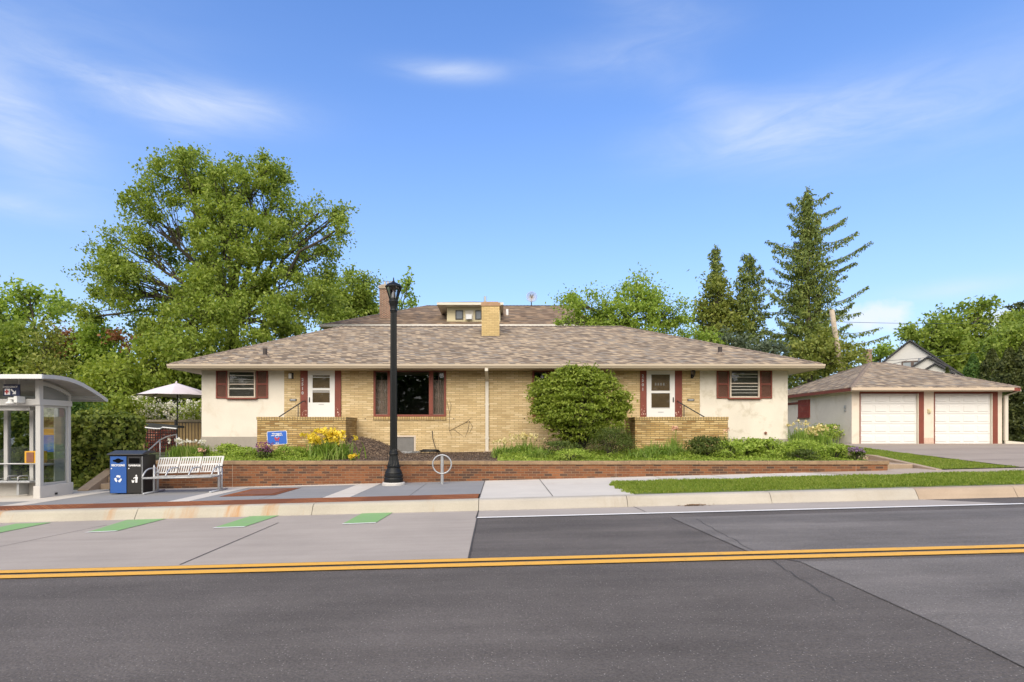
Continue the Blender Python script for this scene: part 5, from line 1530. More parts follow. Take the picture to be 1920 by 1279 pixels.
# ------------------------------------------------------------------ bench
q0, q1 = XX(268, 14.45), XX(397, 14.45)
gz_ = lambda x: zs(x) + 0.002
bn = empty('bench', ((q0 + q1) / 2, 14.8, gz_((q0 + q1) / 2)), 'silver slatted metal bench with curved armrests beside the bins', 'bench')
sl_ = SL
wv = q1 - q0
sec = [(q0 + wv * i / 3 + 0.012, q0 + wv * (i + 1) / 3 - 0.012) for i in range(3)]
ztilt = lambda x: SL * (x - q0)
sz = gz_(q0) + 0.43
dfr, dsb, dbk = 14.45, 14.95, 15.13     # seat front, seat back, top of the back
bk0, bk1 = sz + 0.06, sz + 0.46
for a, c in sec:
    b = MB()
    za, zc = ztilt(a), ztilt(c)
    # seat rails and slats
    for u in range(8):
        y = lerp(dfr, dsb, u / 7); z = sz - 0.018 * math.sin(math.pi * u / 7)
        b.hexa([(a, y - .022, z - .01 + za), (c, y - .022, z - .01 + zc), (c, y + .022, z - .01 + zc), (a, y + .022, z - .01 + za), (a, y - .022, z + za), (c, y - .022, z + zc), (c, y + .022, z + zc), (a, y + .022, z + za)])
    b.build('seat', M['bench_paint'], bn)
    b = MB()

    def bp(x, u, off=0.0):   # u 0..1 up the backrest
        return (x, lerp(dsb, dbk, u) - 0.0 + off, lerp(bk0, bk1, u) + ztilt(x))

    def slab(x0, x1, u0, u1):
        b.hexa([bp(x0, u0), bp(x1, u0), bp(x1, u0, .012), bp(x0, u0, .012), bp(x0, u1), bp(x1, u1), bp(x1, u1, .012), bp(x0, u1, .012)])
    n = 8; m_ = 0.03; pitch = (c - a - 2 * m_) / n
    slab(a, c, 0, .06); slab(a, c, .44, .56); slab(a, c, .93, 1.0)
    slab(a, a + m_, .06, .44); slab(c - m_, c, .06, .44); slab(a, a + m_, .56, .93); slab(c - m_, c, .56, .93)
    for i in range(n):
        xa = a + m_ + i * pitch
        for u0, u1 in ((.06, .44), (.56, .93)):
            slab(xa + pitch * 0.48, xa + pitch, u0, u1)
    b.build('backrest', M['bench_paint'], bn)
for i in range(4):
    x = q0 + wv * i / 3; zt = ztilt(x)
    b = MB(); b.tube([(x, dfr - .03, sz + zt), (x, dfr + .04, sz + .09 + zt), (x, dfr + .13, sz + .16 + zt), (x, dfr + .24, sz + .195 + zt), (x, dfr + .38, sz + .20 + zt), (x, dsb + .06, sz + .19 + zt)], 0.018, 8)
    b.tube([(x, dfr - .03, sz + zt), (x, dfr + .02, sz - .035 + zt), (x, dsb, sz - .035 + zt)], 0.016, 8)
    b.build('armrest', M['bench_tube'], bn, smooth=True)
b = MB(); b.tube([(q0, dfr - .02, sz - .03), (q1, dfr - .02, sz - .03 + ztilt(q1))], 0.017, 8).tube([(q0, dsb - .02, sz - .05), (q1, dsb - .02, sz - .05 + ztilt(q1))], 0.022, 8); b.build('seat_rail', M['bench_tube'], bn, smooth=True)
for x in (q0 + .04, q1 - .02):
    zt = ztilt(x); g0 = gz_(x)
    for y, top in ((14.85, sz + .2), (15.0, bk0 + .1)):
        b = MB(); b.tube([(x, y, g0 + .03), (x, y, top + zt)], 0.028, 10); b.build('leg', M['bench_tube'], bn, smooth=True)
    b = MB(); b.tube([(x, 14.42, g0 + .025), (x, 15.3, g0 + .025)], 0.024, 10); b.lathe([(.03, 0), (.035, .025), (.012, .05)], (x, 14.42, g0), 10); b.build('foot', M['bench_tube'], bn, smooth=True)
    b = MB(); b.lathe([(.028, 0), (.028, .02), (.008, .09)], (x, 14.85, sz + .2 + zt), 10); b.build('leg_cap', M['bench_tube'], bn, smooth=True)

# ------------------------------------------------------------------ lamp post
LX, LD = XX(738, 15.4), 15.4
lz = zs(LX)
lp = empty('street_lamp', (LX, LD, lz), 'tall black fluted street lamp with glass lantern on round concrete foot', 'street lamp')
b = MB(); b.lathe([(0.30, -0.05), (0.30, 0.05), (0.285, 0.075), (0.0, 0.08)], (LX, LD, lz), 32); b.build('foundation', M['precast'], lp)
pr = [(0.248, 0.075), (0.252, 0.10), (0.252, 0.17), (0.235, 0.20), (0.245, 0.22), (0.245, 0.27), (0.22, 0.30), (0.23, 0.32), (0.215, 0.36), (0.175, 0.43), (0.168, 0.46), (0.185, 0.475), (0.185, 0.495), (0.155, 0.51)]
b = MB(); b.lathe(pr, (LX, LD, lz), 32)
fl = [(0.16, 0.51), (0.155, 0.56), (0.13, 0.65), (0.112, 0.76), (0.108, 0.80)]
b.lathe(fl, (LX, LD, lz), 32, flute=[0, .1, .1, .1, 0])
b.lathe([(0.12, 0.80), (0.125, 0.82), (0.12, 0.85), (0.112, 0.86), (0.112, 0.89), (0.105, 0.90)], (LX, LD, lz), 32)
b.build('base', M['lamp_black'], lp)
TOPZ = ZZ(530, LD) - lz
sh0, sh1 = 0.90, ZZ(584, LD) - lz
b = MB(); b.lathe([(0.100, sh0), (0.098, sh0 + .05), (0.084, sh1 - .05), (0.086, sh1)], (LX, LD, lz), 32, flute=[0, .13, .13, 0]); b.build('shaft', M['lamp_black'], lp)
b = MB(); b.lathe([(0.095, sh1), (0.10, sh1 + .02), (0.095, sh1 + .04), (0.085, sh1 + .06), (0.09, sh1 + .12), (0.12, sh1 + .22), (0.13, sh1 + .26), (0.115, sh1 + .29), (0.12, sh1 + .31), (0.10, sh1 + .33)], (LX, LD, lz), 28); b.build('capital', M['lamp_black'], lp)
g0_, g1_ = sh1 + .33, ZZ(539, LD) - lz
lan = MB(); n = 8
for k in range(n):
    a = 2 * math.pi * (k + .5) / n; ca, sa = math.cos(a), math.sin(a)
    lan.tube([(LX + .10 * ca, LD + .10 * sa, lz + g0_ - .03), (LX + .205 * ca, LD + .205 * sa, lz + g1_)], 0.012, 6)
lan.lathe([(0.20, g1_ - .02), (0.222, g1_), (0.222, g1_ + .025), (0.16, g1_ + .085), (0.07, g1_ + .125), (0.05, g1_ + .14), (0.028, g1_ + .15), (0.03, g1_ + .17), (0.012, g1_ + .20), (0.02, g1_ + .22), (0.004, g1_ + .27)], (LX, LD, lz), 24)
ln_ = lan.build('lantern', M['lamp_black'], lp)
b = MB()
for k in range(n):
    a = 2 * math.pi * (k + .5) / n; a2 = 2 * math.pi * (k + 1.5) / n
    b.quad((LX + .095 * math.cos(a), LD + .095 * math.sin(a), lz + g0_), (LX + .095 * math.cos(a2), LD + .095 * math.sin(a2), lz + g0_), (LX + .198 * math.cos(a2), LD + .198 * math.sin(a2), lz + g1_ - .005), (LX + .198 * math.cos(a), LD + .198 * math.sin(a), lz + g1_ - .005))
b.build('lantern_glass', M['lamp_glass'], ln_)
b = MB(); b.lathe([(0.05, g0_), (0.06, g0_ + .05), (0.045, g0_ + .16), (0.02, g0_ + .2)], (LX, LD, lz), 14); b.build('bulb', M['sign_white'], ln_, smooth=True)

# ------------------------------------------------------------------ bicycle hoop
RXx, RD = XX(829, 15.3), 15.3; rz0_ = zs(RXx)
bk = empty('bicycle_rack', (RXx, RD, rz0_), 'galvanised post and ring bicycle rack beside the lamp post', 'bicycle rack')
b = MB(); b.lathe([(0.042, 0), (0.042, 0.75), (0.03, 0.775), (0.005, 0.785)], (RXx, RD, rz0_), 16); b.build('post', M['galv'], bk, smooth=False)
b = MB(); rc = ZZ(870.5, RD); pts = [(RXx + .245 * math.cos(a), RD - 0.035, rc + .245 * math.sin(a)) for a in np.linspace(0, 2 * math.pi, 41)]; b.tube(pts, 0.02, 8, cap=False); b.build('ring', M['galv'], bk, smooth=True)

# ------------------------------------------------------------------ yard sign
YDp = 18.3; c_ = P(519.5, 821, YDp); rot = Matrix.Rotation(math.radians(3), 4, 'Y')
ys = empty('yard_sign', (c_.x, YDp, bed_z(c_.x, YDp)), 'blue yard sign with white lettering and red butterfly in the planter', 'sign')
hw_, hh_ = 0.315, 0.215


def yq(x, z, y=0.0):
    q = rot.inverted() @ Vector((x, 0, z)); return (c_.x + q.x, YDp + y, c_.z + q.z)


def ypoly(pts, y0, y1, name, mat):
    n = len(pts); b = MB(); b.add([yq(x, z, y0) for x, z in pts] + [yq(x, z, y1) for x, z in pts], [tuple(range(n)), tuple(range(2 * n - 1, n - 1, -1))] + [(i, (i + 1) % n, (i + 1) % n + n, i + n) for i in range(n)]); return b.build(name, mat, ys)


def rr(w, h, r_):
    out = []
    for sx_, sz_, a0 in ((1, 1, 0), (-1, 1, 90), (-1, -1, 180), (1, -1, 270)):
        for k in range(5):
            a = math.radians(a0 + 22.5 * k); out.append((sx_ * (w - r_) + r_ * math.cos(a), sz_ * (h - r_) + r_ * math.sin(a)))
    return out


ypoly(rr(hw_, hh_, .04), 0, .008, 'board', M['sign_white'])
ypoly(rr(hw_ - .014, hh_ - .014, .035), -.003, -.0005, 'face', M['sign_blue'])
ri = rot.inverted()
for s_, z, sz_ in (('We support', .135, .062), ('our neighbors', .082, .062), ('our city', -.165, .035)):
    q = yq(0, z, -.006); text(s_, sz_, Vector(q), M['sign_white'], 'lettering', ys, bold=.0022, rot=ri)
wg = [[(0.0, 0.0), (.075, .055), (.085, .0), (.05, -.025)], [(0, 0), (-.075, .055), (-.085, 0), (-.05, -.025)], [(0, -.01), (.055, -.03), (.045, -.085), (.012, -.06)], [(0, -.01), (-.055, -.03), (-.045, -.085), (-.012, -.06)]]
for k, p in enumerate(wg): ypoly([(x, z - .025) for x, z in p], -.006 - k * .0002, -.0032, 'butterfly_wing', M['sign_red'])
for sg in (-1, 1): ypoly([(sg * .006, .0), (sg * .05, .055), (sg * .058, .05), (sg * .012, -.005)], -.0075, -.0068, 'antenna', M['sign_white'])
b = MB()
for sg in (-1, 1): a = yq(sg * .2, -hh_ + .01, .012); b.tube([a, (a[0], a[1], bed_z(c_.x, YDp) - .05)], .006, 6)
b.build('stake', M['galv'], ys)

# ------------------------------------------------------------------ side yard: fences, gate, parasol
bf_ = empty('board_fence', (-13, 24, -0.75), 'tan board fence with pale top rail behind the iron fence', 'fence')
b = MB(); fx0, fx1 = -15.6, -11.0; x = fx0; r = random.Random(2); k_ = 0
while x < fx1:
    b.box(x + .004, x + .136, 24.0 + r.uniform(0, .012), 24.03, -0.9, ZZ(791, 24)); x += .14
b.build('boards', M['tan_wood'], bf_)
b = MB(); b.box(fx0, fx1, 23.95, 24.08, ZZ(791, 24) + .002, ZZ(787, 24)); b.build('top_rail', M['pole_wood'], bf_)
fd = 21.0
ifn = empty('iron_fence', (-11.6, fd, -0.8), 'black iron bar fence meeting the left corner of the house', 'fence')
b = MB(); x0, x1 = XX(330, fd), XX(378, fd) - .02; zt, zb = ZZ(792, fd), -0.85
n = 8
for i in range(n + 1): x = lerp(x0, x1, i / n); b.box(x - .0065, x + .0065, fd, fd + .018, zb, zt)
b.box(x0, x1, fd + .0185, fd + .035, zt - .03, zt).box(x0, x1, fd + .0185, fd + .035, zb + .1, zb + .13)
b.box(x0 - .05, x0, fd - .02, fd + .05, zb, zt + .1)
b.build('bars', M['black'], ifn)
gd_ = 20.4
gt = empty('iron_gate', (XX(300, gd_), gd_, -0.8), 'maroon boarded iron gate with wavy top beside the hedge', 'gate')
xa, xb = XX(272, gd_), XX(331, gd_)
tp = lambda u: ZZ(803, gd_) - .02 + (.11 * (1 - abs(2 * u - 1)) if u > .5 else .12 * (abs(2 * u - .8)) ** 1.5) * .5
us = np.linspace(0, 1, 21)
b = MB(); bot = lambda u: ZZ(848, gd_) + .55 * max(0, u - .62) ** 1.4 * 1.6
b.prism([(lerp(xa, xb, u), bot(u)) for u in us] + [(lerp(xa, xb, u), tp(u) - .04) for u in us[::-1]], gd_, gd_ + .03); b.build('boards', M['maroon'], gt)
b = MB()
for u in np.linspace(0, 1, 13): x = lerp(xa, xb, u); b.box(x - .008, x + .008, gd_ - .018, gd_ - .002, bot(u), tp(u))
for k in range(8):
    v_ = k / 7; b.tube([(lerp(xa, xb, u), gd_ - .021, lerp(bot(u), tp(u) - .05, v_)) for u in us], .008, 5)
b.build('lattice', M['black'], gt)
b = MB(); b.tube([(lerp(xa, xb, u), gd_ + .01, tp(u)) for u in us], .03, 8); b.build('top_rail', M['galv'], gt)
b = MB(); b.prism([(lerp(xa, xb, u), tp(u) + .03) for u in us] + [(lerp(xa, xb, u), tp(.0) + .16 - .10 * u) for u in us[::-1]], gd_ + .05, gd_ + .5); b.build('black_cover', plain('black_cover', (.02, .024, .024), .6, .3, 4), gt)
pc = P(331, 718, 22.6)
pu = empty('patio_parasol', (pc.x, 22.6, -0.8), 'pale pink patio parasol open at the left end of the house', 'parasol')
zr_ = ZZ(741, 22.0); n = 8; v = [(pc.x, 22.6, pc.z)]; f = []
R_ = 1.45
for ring, (rr_, zz) in enumerate(((.5, .40), (1.0, 1.0))):
    for k in range(n * 4):
        a = 2 * math.pi * k / (n * 4) + math.pi / 8; s = math.cos(math.pi / 8) / math.cos(((k % 4) / 4 - .5) * math.pi / 4)
        sag = -.02 * (1 - abs((k % 4) / 4 - .5) * 2) * ring
        v.append((pc.x + R_ * rr_ * s * math.cos(a), 22.6 + R_ * rr_ * s * math.sin(a), lerp(pc.z, zr_, rr_ * .45 + zz * .55) - sag))
n4 = n * 4
for k in range(n4): f.append((0, 1 + k, 1 + (k + 1) % n4))
for k in range(n4): f.append((1 + k, 1 + n4 + k, 1 + n4 + (k + 1) % n4, 1 + (k + 1) % n4))
me = bpy.data.meshes.new('canopy'); me.from_pydata(v, [], f); cn = link('canopy', me, pu, M['umbrella'])
b = MB(); b.tube([(pc.x + .03, 22.6, -0.85), (pc.x + .03, 22.6, pc.z + .03)], .025, 8); b.build('pole', M['black'], pu)
b = MB()
for k in range(n):
    a = 2 * math.pi * k / n + math.pi / 8; b.tube([(pc.x, 22.6, pc.z - .03), (pc.x + R_ * math.cos(a), 22.6 + R_ * math.sin(a), zr_ - .015)], .01, 5)
b.build('ribs', M['black'], pu)
b = MB(); b.lathe([(.05, 0), (.03, .04), (.004, .07)], (pc.x, 22.6, pc.z), 10); b.build('finial', M['umbrella'], pu)
# ------------------------------------------------------------------ plants
def unit(a): return a / np.maximum(np.linalg.norm(a, axis=1, keepdims=True), 1e-9)


def leafgeo(c, size, r, up=0.5, aspect=0.5, face=None, out=None):
    """one folded leaf (two triangles as a quad) per centre; normals lean up and outward"""
    n = len(c)
    nr = r.normal(size=(n, 3)); nr = unit(nr); nr[:, 2] += up
    if out is not None: nr += out
    nr = unit(nr)
    t_ = np.cross(nr, unit(r.normal(size=(n, 3)))); t_ = unit(t_)
    b_ = np.cross(nr, t_)
    s = (size * r.uniform(0.6, 1.3, n))[:, None]
    droop = np.array([0, 0, -0.18])
    v = np.stack([c - t_ * s * 0.5, c + b_ * s * aspect * 0.5 - t_ * s * 0.05, c + t_ * s * 0.55 + droop * s, c - b_ * s * aspect * 0.5 - t_ * s * 0.05], 1)
    return v.reshape(-1, 3)


def leaves(name, c, size, mat, parent, r, **k):
    v = leafgeo(np.asarray(c), np.broadcast_to(size, (len(c),)), r, **k)
    return npmesh(name, v, np.arange(len(v)).reshape(-1, 4), mat, parent)


def in_ellipsoid(r, n, c, rad, shell=2.0):
    d_ = unit(r.normal(size=(n, 3))); u = r.uniform(0, 1, n) ** (1 / (3.0 * shell / 2))
    return np.asarray(c) + d_ * u[:, None] * np.asarray(rad), d_


def limb(b, p, q, r0, r1, rnd, n=6, wob=0.06, sag=0.0):
    p, q = Vector(p), Vector(q); L_ = (q - p).length
    pts = []; rad = []
    for i in range(n + 1):
        u = i / n; w_ = math.sin(math.pi * u) * L_ * wob
        pts.append(p.lerp(q, u) + Vector((rnd.uniform(-1, 1), rnd.uniform(-1, 1), rnd.uniform(-.5, .8))) * w_ * .7 + Vector((0, 0, sag * L_ * u * (1 - u))))
        rad.append(lerp(r0, r1, u))
    b.tube(pts, rad, 7)
    return pts


def tree(name, label, base_px, d, lobes, mat, seed, leaf=0.22, dens=1.0, clump=0.75, per=60, tr=0.3, fork=None, bark='bark', group=None, cat='tree', ground=-0.75, up=0.2, twigs=True, thin=1.0, dspread=None):
    """lobes: (px, py, half width px, half height px[, depth offset m]); the crown is built from sprays of leaves at twig ends"""
    r = np.random.default_rng(seed); rnd = random.Random(seed)
    k = F / d
    bx = XX(base_px, d)
    root = empty(name, (bx, d, ground), label, cat, group)
    fk = fork if fork is not None else (base_px, min(l[1] for l in lobes) + 0.75 * (max(l[1] for l in lobes) - min(l[1] for l in lobes)))
    fp = Vector((XX(fk[0], d), d, ZZ(fk[1], d)))
    b = MB()
    limb(b, (bx, d, ground - 0.3), fp, tr * 1.15, tr * 0.8, rnd, 6, 0.02)
    cs = []; outs = []
    for l in lobes:
        px, py, rx, ry = l[:4]
        rx, ry = rx / k, ry / k
        dy = l[4] if len(l) > 4 else rnd.uniform(-1, 1) * (dspread if dspread is not None else 0.9)
        c0 = np.array([XX(px, d), d + dy, ZZ(py, d)])
        rd_ = max(0.6, (rx + ry) * 0.5)
        rad = np.array([rx, rd_, ry])
        vol = 4.19 * rx * ry * rd_
        n = max(5, int(dens * vol ** 0.72 * 2.2 / clump ** 1.6))
        cc, _ = in_ellipsoid(r, n, c0, rad * 0.92, 2.4)
        pts = limb(b, fp, c0 - np.array([0, 0, ry * 0.25]), tr * 0.42, tr * 0.12, rnd, 6, 0.07, 0.15)
        if twigs:
            for q in cc[:: max(1, int(len(cc) / 14))]:
                limb(b, pts[rnd.choice((3, 4, 5, 6))], q, tr * 0.10, 0.012, rnd, 4, 0.08)
        for q in cc:
            m_ = int(per * rnd.uniform(0.45, 1.3)); cr = clump * rnd.uniform(0.55, 1.25)
            g = r.normal(size=(m_, 3)) * np.array([cr * .46, cr * .46, cr * .38])
            ld = unit(r.normal(size=(1, 3)))[0]; ld[2] = ld[2] * .8 + .15
            g += np.outer(np.abs(r.normal(size=m_)) * cr * .5, ld)
            cs.append(q + g); outs.append(np.repeat(((q - c0) / np.maximum(rad, .3))[None] * 0.5, m_, 0))
    b.build('trunk', M[bark], root, smooth=True)
    cs = np.concatenate(cs); outs = np.concatenate(outs)
    if thin < 1: sel = r.uniform(size=len(cs)) < thin; cs, outs = cs[sel], outs[sel]
    leaves('crown', cs, leaf, mat, root, r, up=up, aspect=0.62, out=outs)
    return root


def conifer(name, label, px, d, py_top, prof, mat, seed, nbr=120, tr=0.25, ground=-0.75, spray=0.26, group=None, hang=0.9, start=0.12, lift=0.22, cat='tree', tips=()):
    """prof(u, side): branch length in metres at height share u (0 foot, 1 top)"""
    r = np.random.default_rng(seed); rnd = random.Random(seed)
    x = XX(px, d); zt = ZZ(py_top, d); H = zt - ground
    root = empty(name, (x, d, ground), label, cat, group)
    b = MB(); b.tube([(x, d, ground - .3), (x + .03, d, ground + H * .5), (x, d, zt - .1)], [tr, tr * .6, .02], 9)
    cs = []; sz = []
    for i in range(nbr):
        u = start + (1 - start) * ((i + rnd.random()) / nbr) ** 0.92
        if u > .985: continue
        a = i * 2.39996 + rnd.uniform(-.4, .4)
        ln = prof(u, math.cos(a)) * rnd.uniform(.55, 1.12)
        if ln < .15: continue
        z0 = ground + H * u
        pts = []
        n = 6
        for j in range(n + 1):
            s = j / n
            dz = ln * (-.20 * s + (lift + .10 * u) * s * s + .25 * u * s)
            pts.append(Vector((x + math.cos(a) * ln * s, d + math.sin(a) * ln * s, z0 + dz)))
        b.tube(pts, [lerp(.045 * (1.1 - u) + .012, .008, j / n) for j in range(n + 1)], 5)
        m_ = int(ln * 54) + 8
        s = r.uniform(.12, 1, m_) ** .8
        P_ = np.array([tuple(p) for p in pts]); idx = np.clip((s * n).astype(int), 0, n - 1); fr = s * n - idx
        q = P_[idx] * (1 - fr)[:, None] + P_[idx + 1] * fr[:, None]
        wd = (.07 + .20 * np.sin(np.pi * np.clip(s, 0, 1)) * min(1, ln / 2.2)) * r.normal(size=m_)
        q = q + np.stack([-np.sin(a) * wd, np.cos(a) * wd, -np.abs(r.normal(size=m_)) * .16 * hang], 1)
        cs.append(q); sz.append(np.full(m_, spray))
    for px_, py_ in tips:      # single long boughs seen against the sky
        tx, tz = XX(px_, d), ZZ(py_, d); dx = tx - x; ln = abs(dx); sgn = 1 if dx > 0 else -1
        yaw = rnd.uniform(-.45, .45); rise = (rnd.uniform(.16, .40) if tz > ground + H * .55 else rnd.uniform(-.14, .10)) * ln
        n = 7; pts = []; sg_ = rnd.uniform(.04, .22)
        for j in range(n + 1):
            s = j / n
            pts.append(Vector((x + dx * s, d + math.sin(yaw) * ln * s, tz - rise * (1 - s) ** 1.3 - ln * sg_ * math.sin(math.pi * s))))
        b.tube(pts, [lerp(.04, .008, j / n) for j in range(n + 1)], 5)
        m_ = int(ln * 125 * rnd.uniform(.6, 1.2)) + 16
        s = r.uniform(.08, 1, m_) ** rnd.uniform(.8, 1.4); P_ = np.array([tuple(p) for p in pts]); idx = np.clip((s * n).astype(int), 0, n - 1); fr = s * n - idx
        q = P_[idx] * (1 - fr)[:, None] + P_[idx + 1] * fr[:, None]
        q = q + np.stack([r.normal(size=m_) * .06, r.normal(size=m_) * (.08 + .35 * (1 - s)), -np.abs(r.normal(size=m_)) * (.08 + .24 * (1 - s)) + .04], 1)
        cs.append(q); sz.append(np.full(m_, spray * .85))
    for i in range(70):       # leader
        cs.append(np.array([[x + rnd.gauss(0, .10), d + rnd.gauss(0, .10), zt - abs(rnd.gauss(0, .7))]])); sz.append(np.full(1, spray * .8))
    b.build('trunk', M['bark_grey'], root, smooth=True)
    cs = np.concatenate(cs); sz = np.concatenate(sz)
    n = len(cs)
    dirs = unit(np.stack([r.normal(size=n) * .55, r.normal(size=n) * .55, -np.abs(r.normal(size=n)) * hang - .1], 1))
    sd_ = unit(np.cross(dirs, unit(r.normal(size=(n, 3)))))
    s = (sz * r.uniform(.6, 1.3, n))[:, None]
    v = np.stack([cs - sd_ * s * .16, cs + dirs * s * .45 - sd_ * s * .2, cs + dirs * s, cs + dirs * s * .45 + sd_ * s * .2], 1).reshape(-1, 3)
    npmesh('crown', v, np.arange(len(v)).reshape(-1, 4), mat, root)
    return root


G1 = leafmat('leaf_maple', (0.112, 0.171, 0.024), (0.218, 0.298, 0.045), 0.42, (0.370, 0.430, 0.099))
G2 = leafmat('leaf_light_green', (0.144, 0.233, 0.032), (0.254, 0.356, 0.052), 0.42, (0.390, 0.486, 0.105))
G3 = leafmat('leaf_dark', (0.036, 0.090, 0.019), (0.081, 0.161, 0.030), 0.30, (0.154, 0.232, 0.046))
G4 = leafmat('leaf_olive', (0.113, 0.153, 0.032), (0.204, 0.242, 0.045), 0.36, (0.309, 0.323, 0.078))
G5 = leafmat('needle_spruce', (0.073, 0.116, 0.028), (0.152, 0.204, 0.046), 0.26, (0.267, 0.302, 0.073))
G6 = leafmat('needle_dark', (0.029, 0.043, 0.011), (0.062, 0.079, 0.018), 0.2, (0.114, 0.126, 0.030))
G7 = leafmat('leaf_bluish', (0.075, 0.105, 0.065), (0.13, 0.165, 0.10), 0.3)
GR = leafmat('leaf_copper', (0.15, 0.055, 0.025), (0.27, 0.12, 0.05), 0.3)
HV = leafmat('leaf_hedge_vine', (0.042, 0.075, 0.012), (0.145, 0.190, 0.026), 0.38, (0.33, 0.36, 0.075))
BU = leafmat('leaf_shrub_bright', (0.118, 0.181, 0.021), (0.234, 0.302, 0.039), 0.42, (0.391, 0.449, 0.091))
GC = leafmat('leaf_ground_cover', (0.146, 0.238, 0.030), (0.283, 0.389, 0.052), 0.38, (0.447, 0.530, 0.119))
ST = leafmat('leaf_strap', (0.112, 0.208, 0.033), (0.210, 0.323, 0.054), 0.36, (0.360, 0.431, 0.124))
DK = leafmat('leaf_dark_shrub', (0.038, 0.062, 0.011), (0.078, 0.115, 0.018), 0.3, (0.14, 0.17, 0.030))
PW = leafmat('petal_white', (0.62, 0.60, 0.56), (0.78, 0.76, 0.72), 0.3)
PY = leafmat('petal_yellow', (0.70, 0.53, 0.035), (0.84, 0.70, 0.10), 0.3)
PC = leafmat('petal_cream', (0.62, 0.54, 0.26), (0.76, 0.68, 0.40), 0.3)
PP = leafmat('petal_purple', (0.19, 0.055, 0.17), (0.33, 0.13, 0.27), 0.3)
PL = leafmat('petal_lavender', (0.20, 0.12, 0.26), (0.36, 0.25, 0.40), 0.3)
PK = leafmat('petal_pink', (0.62, 0.34, 0.25), (0.74, 0.50, 0.40), 0.3)

tree('maple_tree', 'tallest broad green tree, many limbs, behind left end of the house', 440, 33,
     [(350, 335, 62, 55), (392, 365, 55, 55, 1), (335, 300, 28, 26), (470, 330, 62, 45), (505, 325, 40, 40), (440, 385, 70, 60, -1), (300, 400, 52, 52), (525, 400, 55, 52), (600, 395, 26, 28), (630, 388, 22, 26), (640, 432, 12, 30),
      (360, 450, 95, 60, 1.5), (470, 460, 90, 70, -1.5), (560, 470, 70, 60), (262, 470, 46, 42), (222, 500, 40, 38), (203, 548, 40, 34), (190, 590, 34, 24), (270, 545, 65, 45, -2), (345, 540, 80, 55, 1),
      (450, 560, 92, 55, -2), (555, 550, 75, 55), (600, 555, 40, 48), (300, 610, 60, 40), (400, 625, 80, 45, -2.5), (500, 620, 90, 50, -3), (555, 612, 48, 45, -1), (240, 615, 40, 25), (430, 680, 90, 45, -1)],
     G1, 11, leaf=0.17, dens=0.60, clump=0.58, per=150, tr=0.36, fork=(438, 600))
tree('elm_tree', 'rounded tree behind the roof, left of the red chimney', 668, 52,
     [(650, 545, 45, 45), (685, 540, 24, 30), (672, 585, 45, 40), (640, 590, 40, 40), (690, 580, 22, 25), (610, 580, 30, 40)], G1, 12, leaf=0.26, dens=1.2, clump=0.75, per=60, tr=0.22, fork=(665, 600))
tree('elm_tree', 'thin leafy tree top rising just right of the red chimney', 756, 55,
     [(752, 540, 14, 16), (765, 530, 7, 9), (745, 570, 18, 14), (768, 568, 10, 12), (748, 590, 26, 14)], G2, 13, leaf=0.30, dens=0.8, clump=0.7, per=36, tr=0.16, fork=(752, 600))
tree('ash_tree', 'bright green tree with open branches at the left edge', 66, 40,
     [(35, 570, 45, 30), (85, 568, 38, 24), (20, 600, 50, 35), (60, 550, 40, 18), (95, 590, 28, 18), (-30, 590, 50, 50)], G2, 14, leaf=0.28, dens=0.7, clump=0.7, per=60, tr=0.2, fork=(66, 622))
tree('dark_tree', 'dense dark green tree below the bright one at the left edge', 15, 33,
     [(10, 640, 50, 40), (40, 665, 45, 35), (-20, 690, 60, 50), (30, 700, 50, 35)], G1, 15, leaf=0.22, dens=1.7, clump=0.7, per=70, tr=0.2, fork=(15, 700))
tree('copper_tree', 'copper red tree top among the green trees above the bus shelter', 112, 33.6, [(115, 628, 16, 16), (118, 640, 12, 12), (112, 660, 18, 12)], GR, 16, leaf=0.2, dens=1.0, clump=0.5, per=44, tr=0.1, fork=(112, 665))
tree('copper_tree', 'small copper red shrub showing between the maple and olive trees', 238, 31.2, [(238, 635, 10, 10), (232, 640, 8, 8)], GR, 17, leaf=0.2, dens=1.0, clump=0.5, per=40, tr=0.08, fork=(238, 650))
tree('larch_tree', 'feathery olive green tree with visible thin trunk above the shelter roof', 78, 29,
     [(78, 650, 26, 30), (70, 690, 40, 30), (100, 700, 45, 28), (60, 725, 45, 25), (85, 625, 12, 18)], G4, 18, leaf=0.17, dens=1.0, clump=0.6, per=70, tr=0.09, fork=(78, 690))
tree('birch_tree', 'yellow green tree in the middle of the trees left of the maple', 165, 35,
     [(160, 630, 45, 30), (195, 640, 40, 28), (150, 665, 50, 30), (200, 680, 50, 35), (130, 690, 40, 30)], G2, 19, leaf=0.21, dens=1.6, clump=0.65, per=66, tr=0.16, fork=(165, 690))
tree('linden_tree', 'leafy green tree right behind the tip of the shelter roof', 215, 27.5,
     [(190, 700, 45, 28), (230, 690, 42, 30), (265, 680, 40, 32), (160, 735, 48, 25), (215, 735, 50, 26), (270, 722, 45, 28)], BU, 20, leaf=0.18, dens=1.5, clump=0.6, per=70, tr=0.14, fork=(215, 730))
tree('linden_tree', 'dark leafy tree behind the parasol and left house corner', 320, 29,
     [(300, 660, 50, 40), (350, 660, 50, 40), (330, 700, 55, 35), (375, 690, 45, 40), (300, 725, 50, 25), (400, 720, 50, 40)], G1, 21, leaf=0.2, dens=1.7, clump=0.65, per=70, tr=0.18, fork=(320, 710))
tree('viburnum_thicket', 'dense dark thicket behind the white spirea and parasol', 300, 31.5,
     [(150, 760, 60, 40), (230, 760, 60, 40), (310, 765, 60, 40), (380, 765, 60, 40), (70, 760, 60, 40), (270, 735, 60, 30), (360, 735, 60, 30)], G1, 29, leaf=0.26, dens=1.8, clump=0.7, per=80, tr=0.12, fork=(300, 775), cat='shrub')
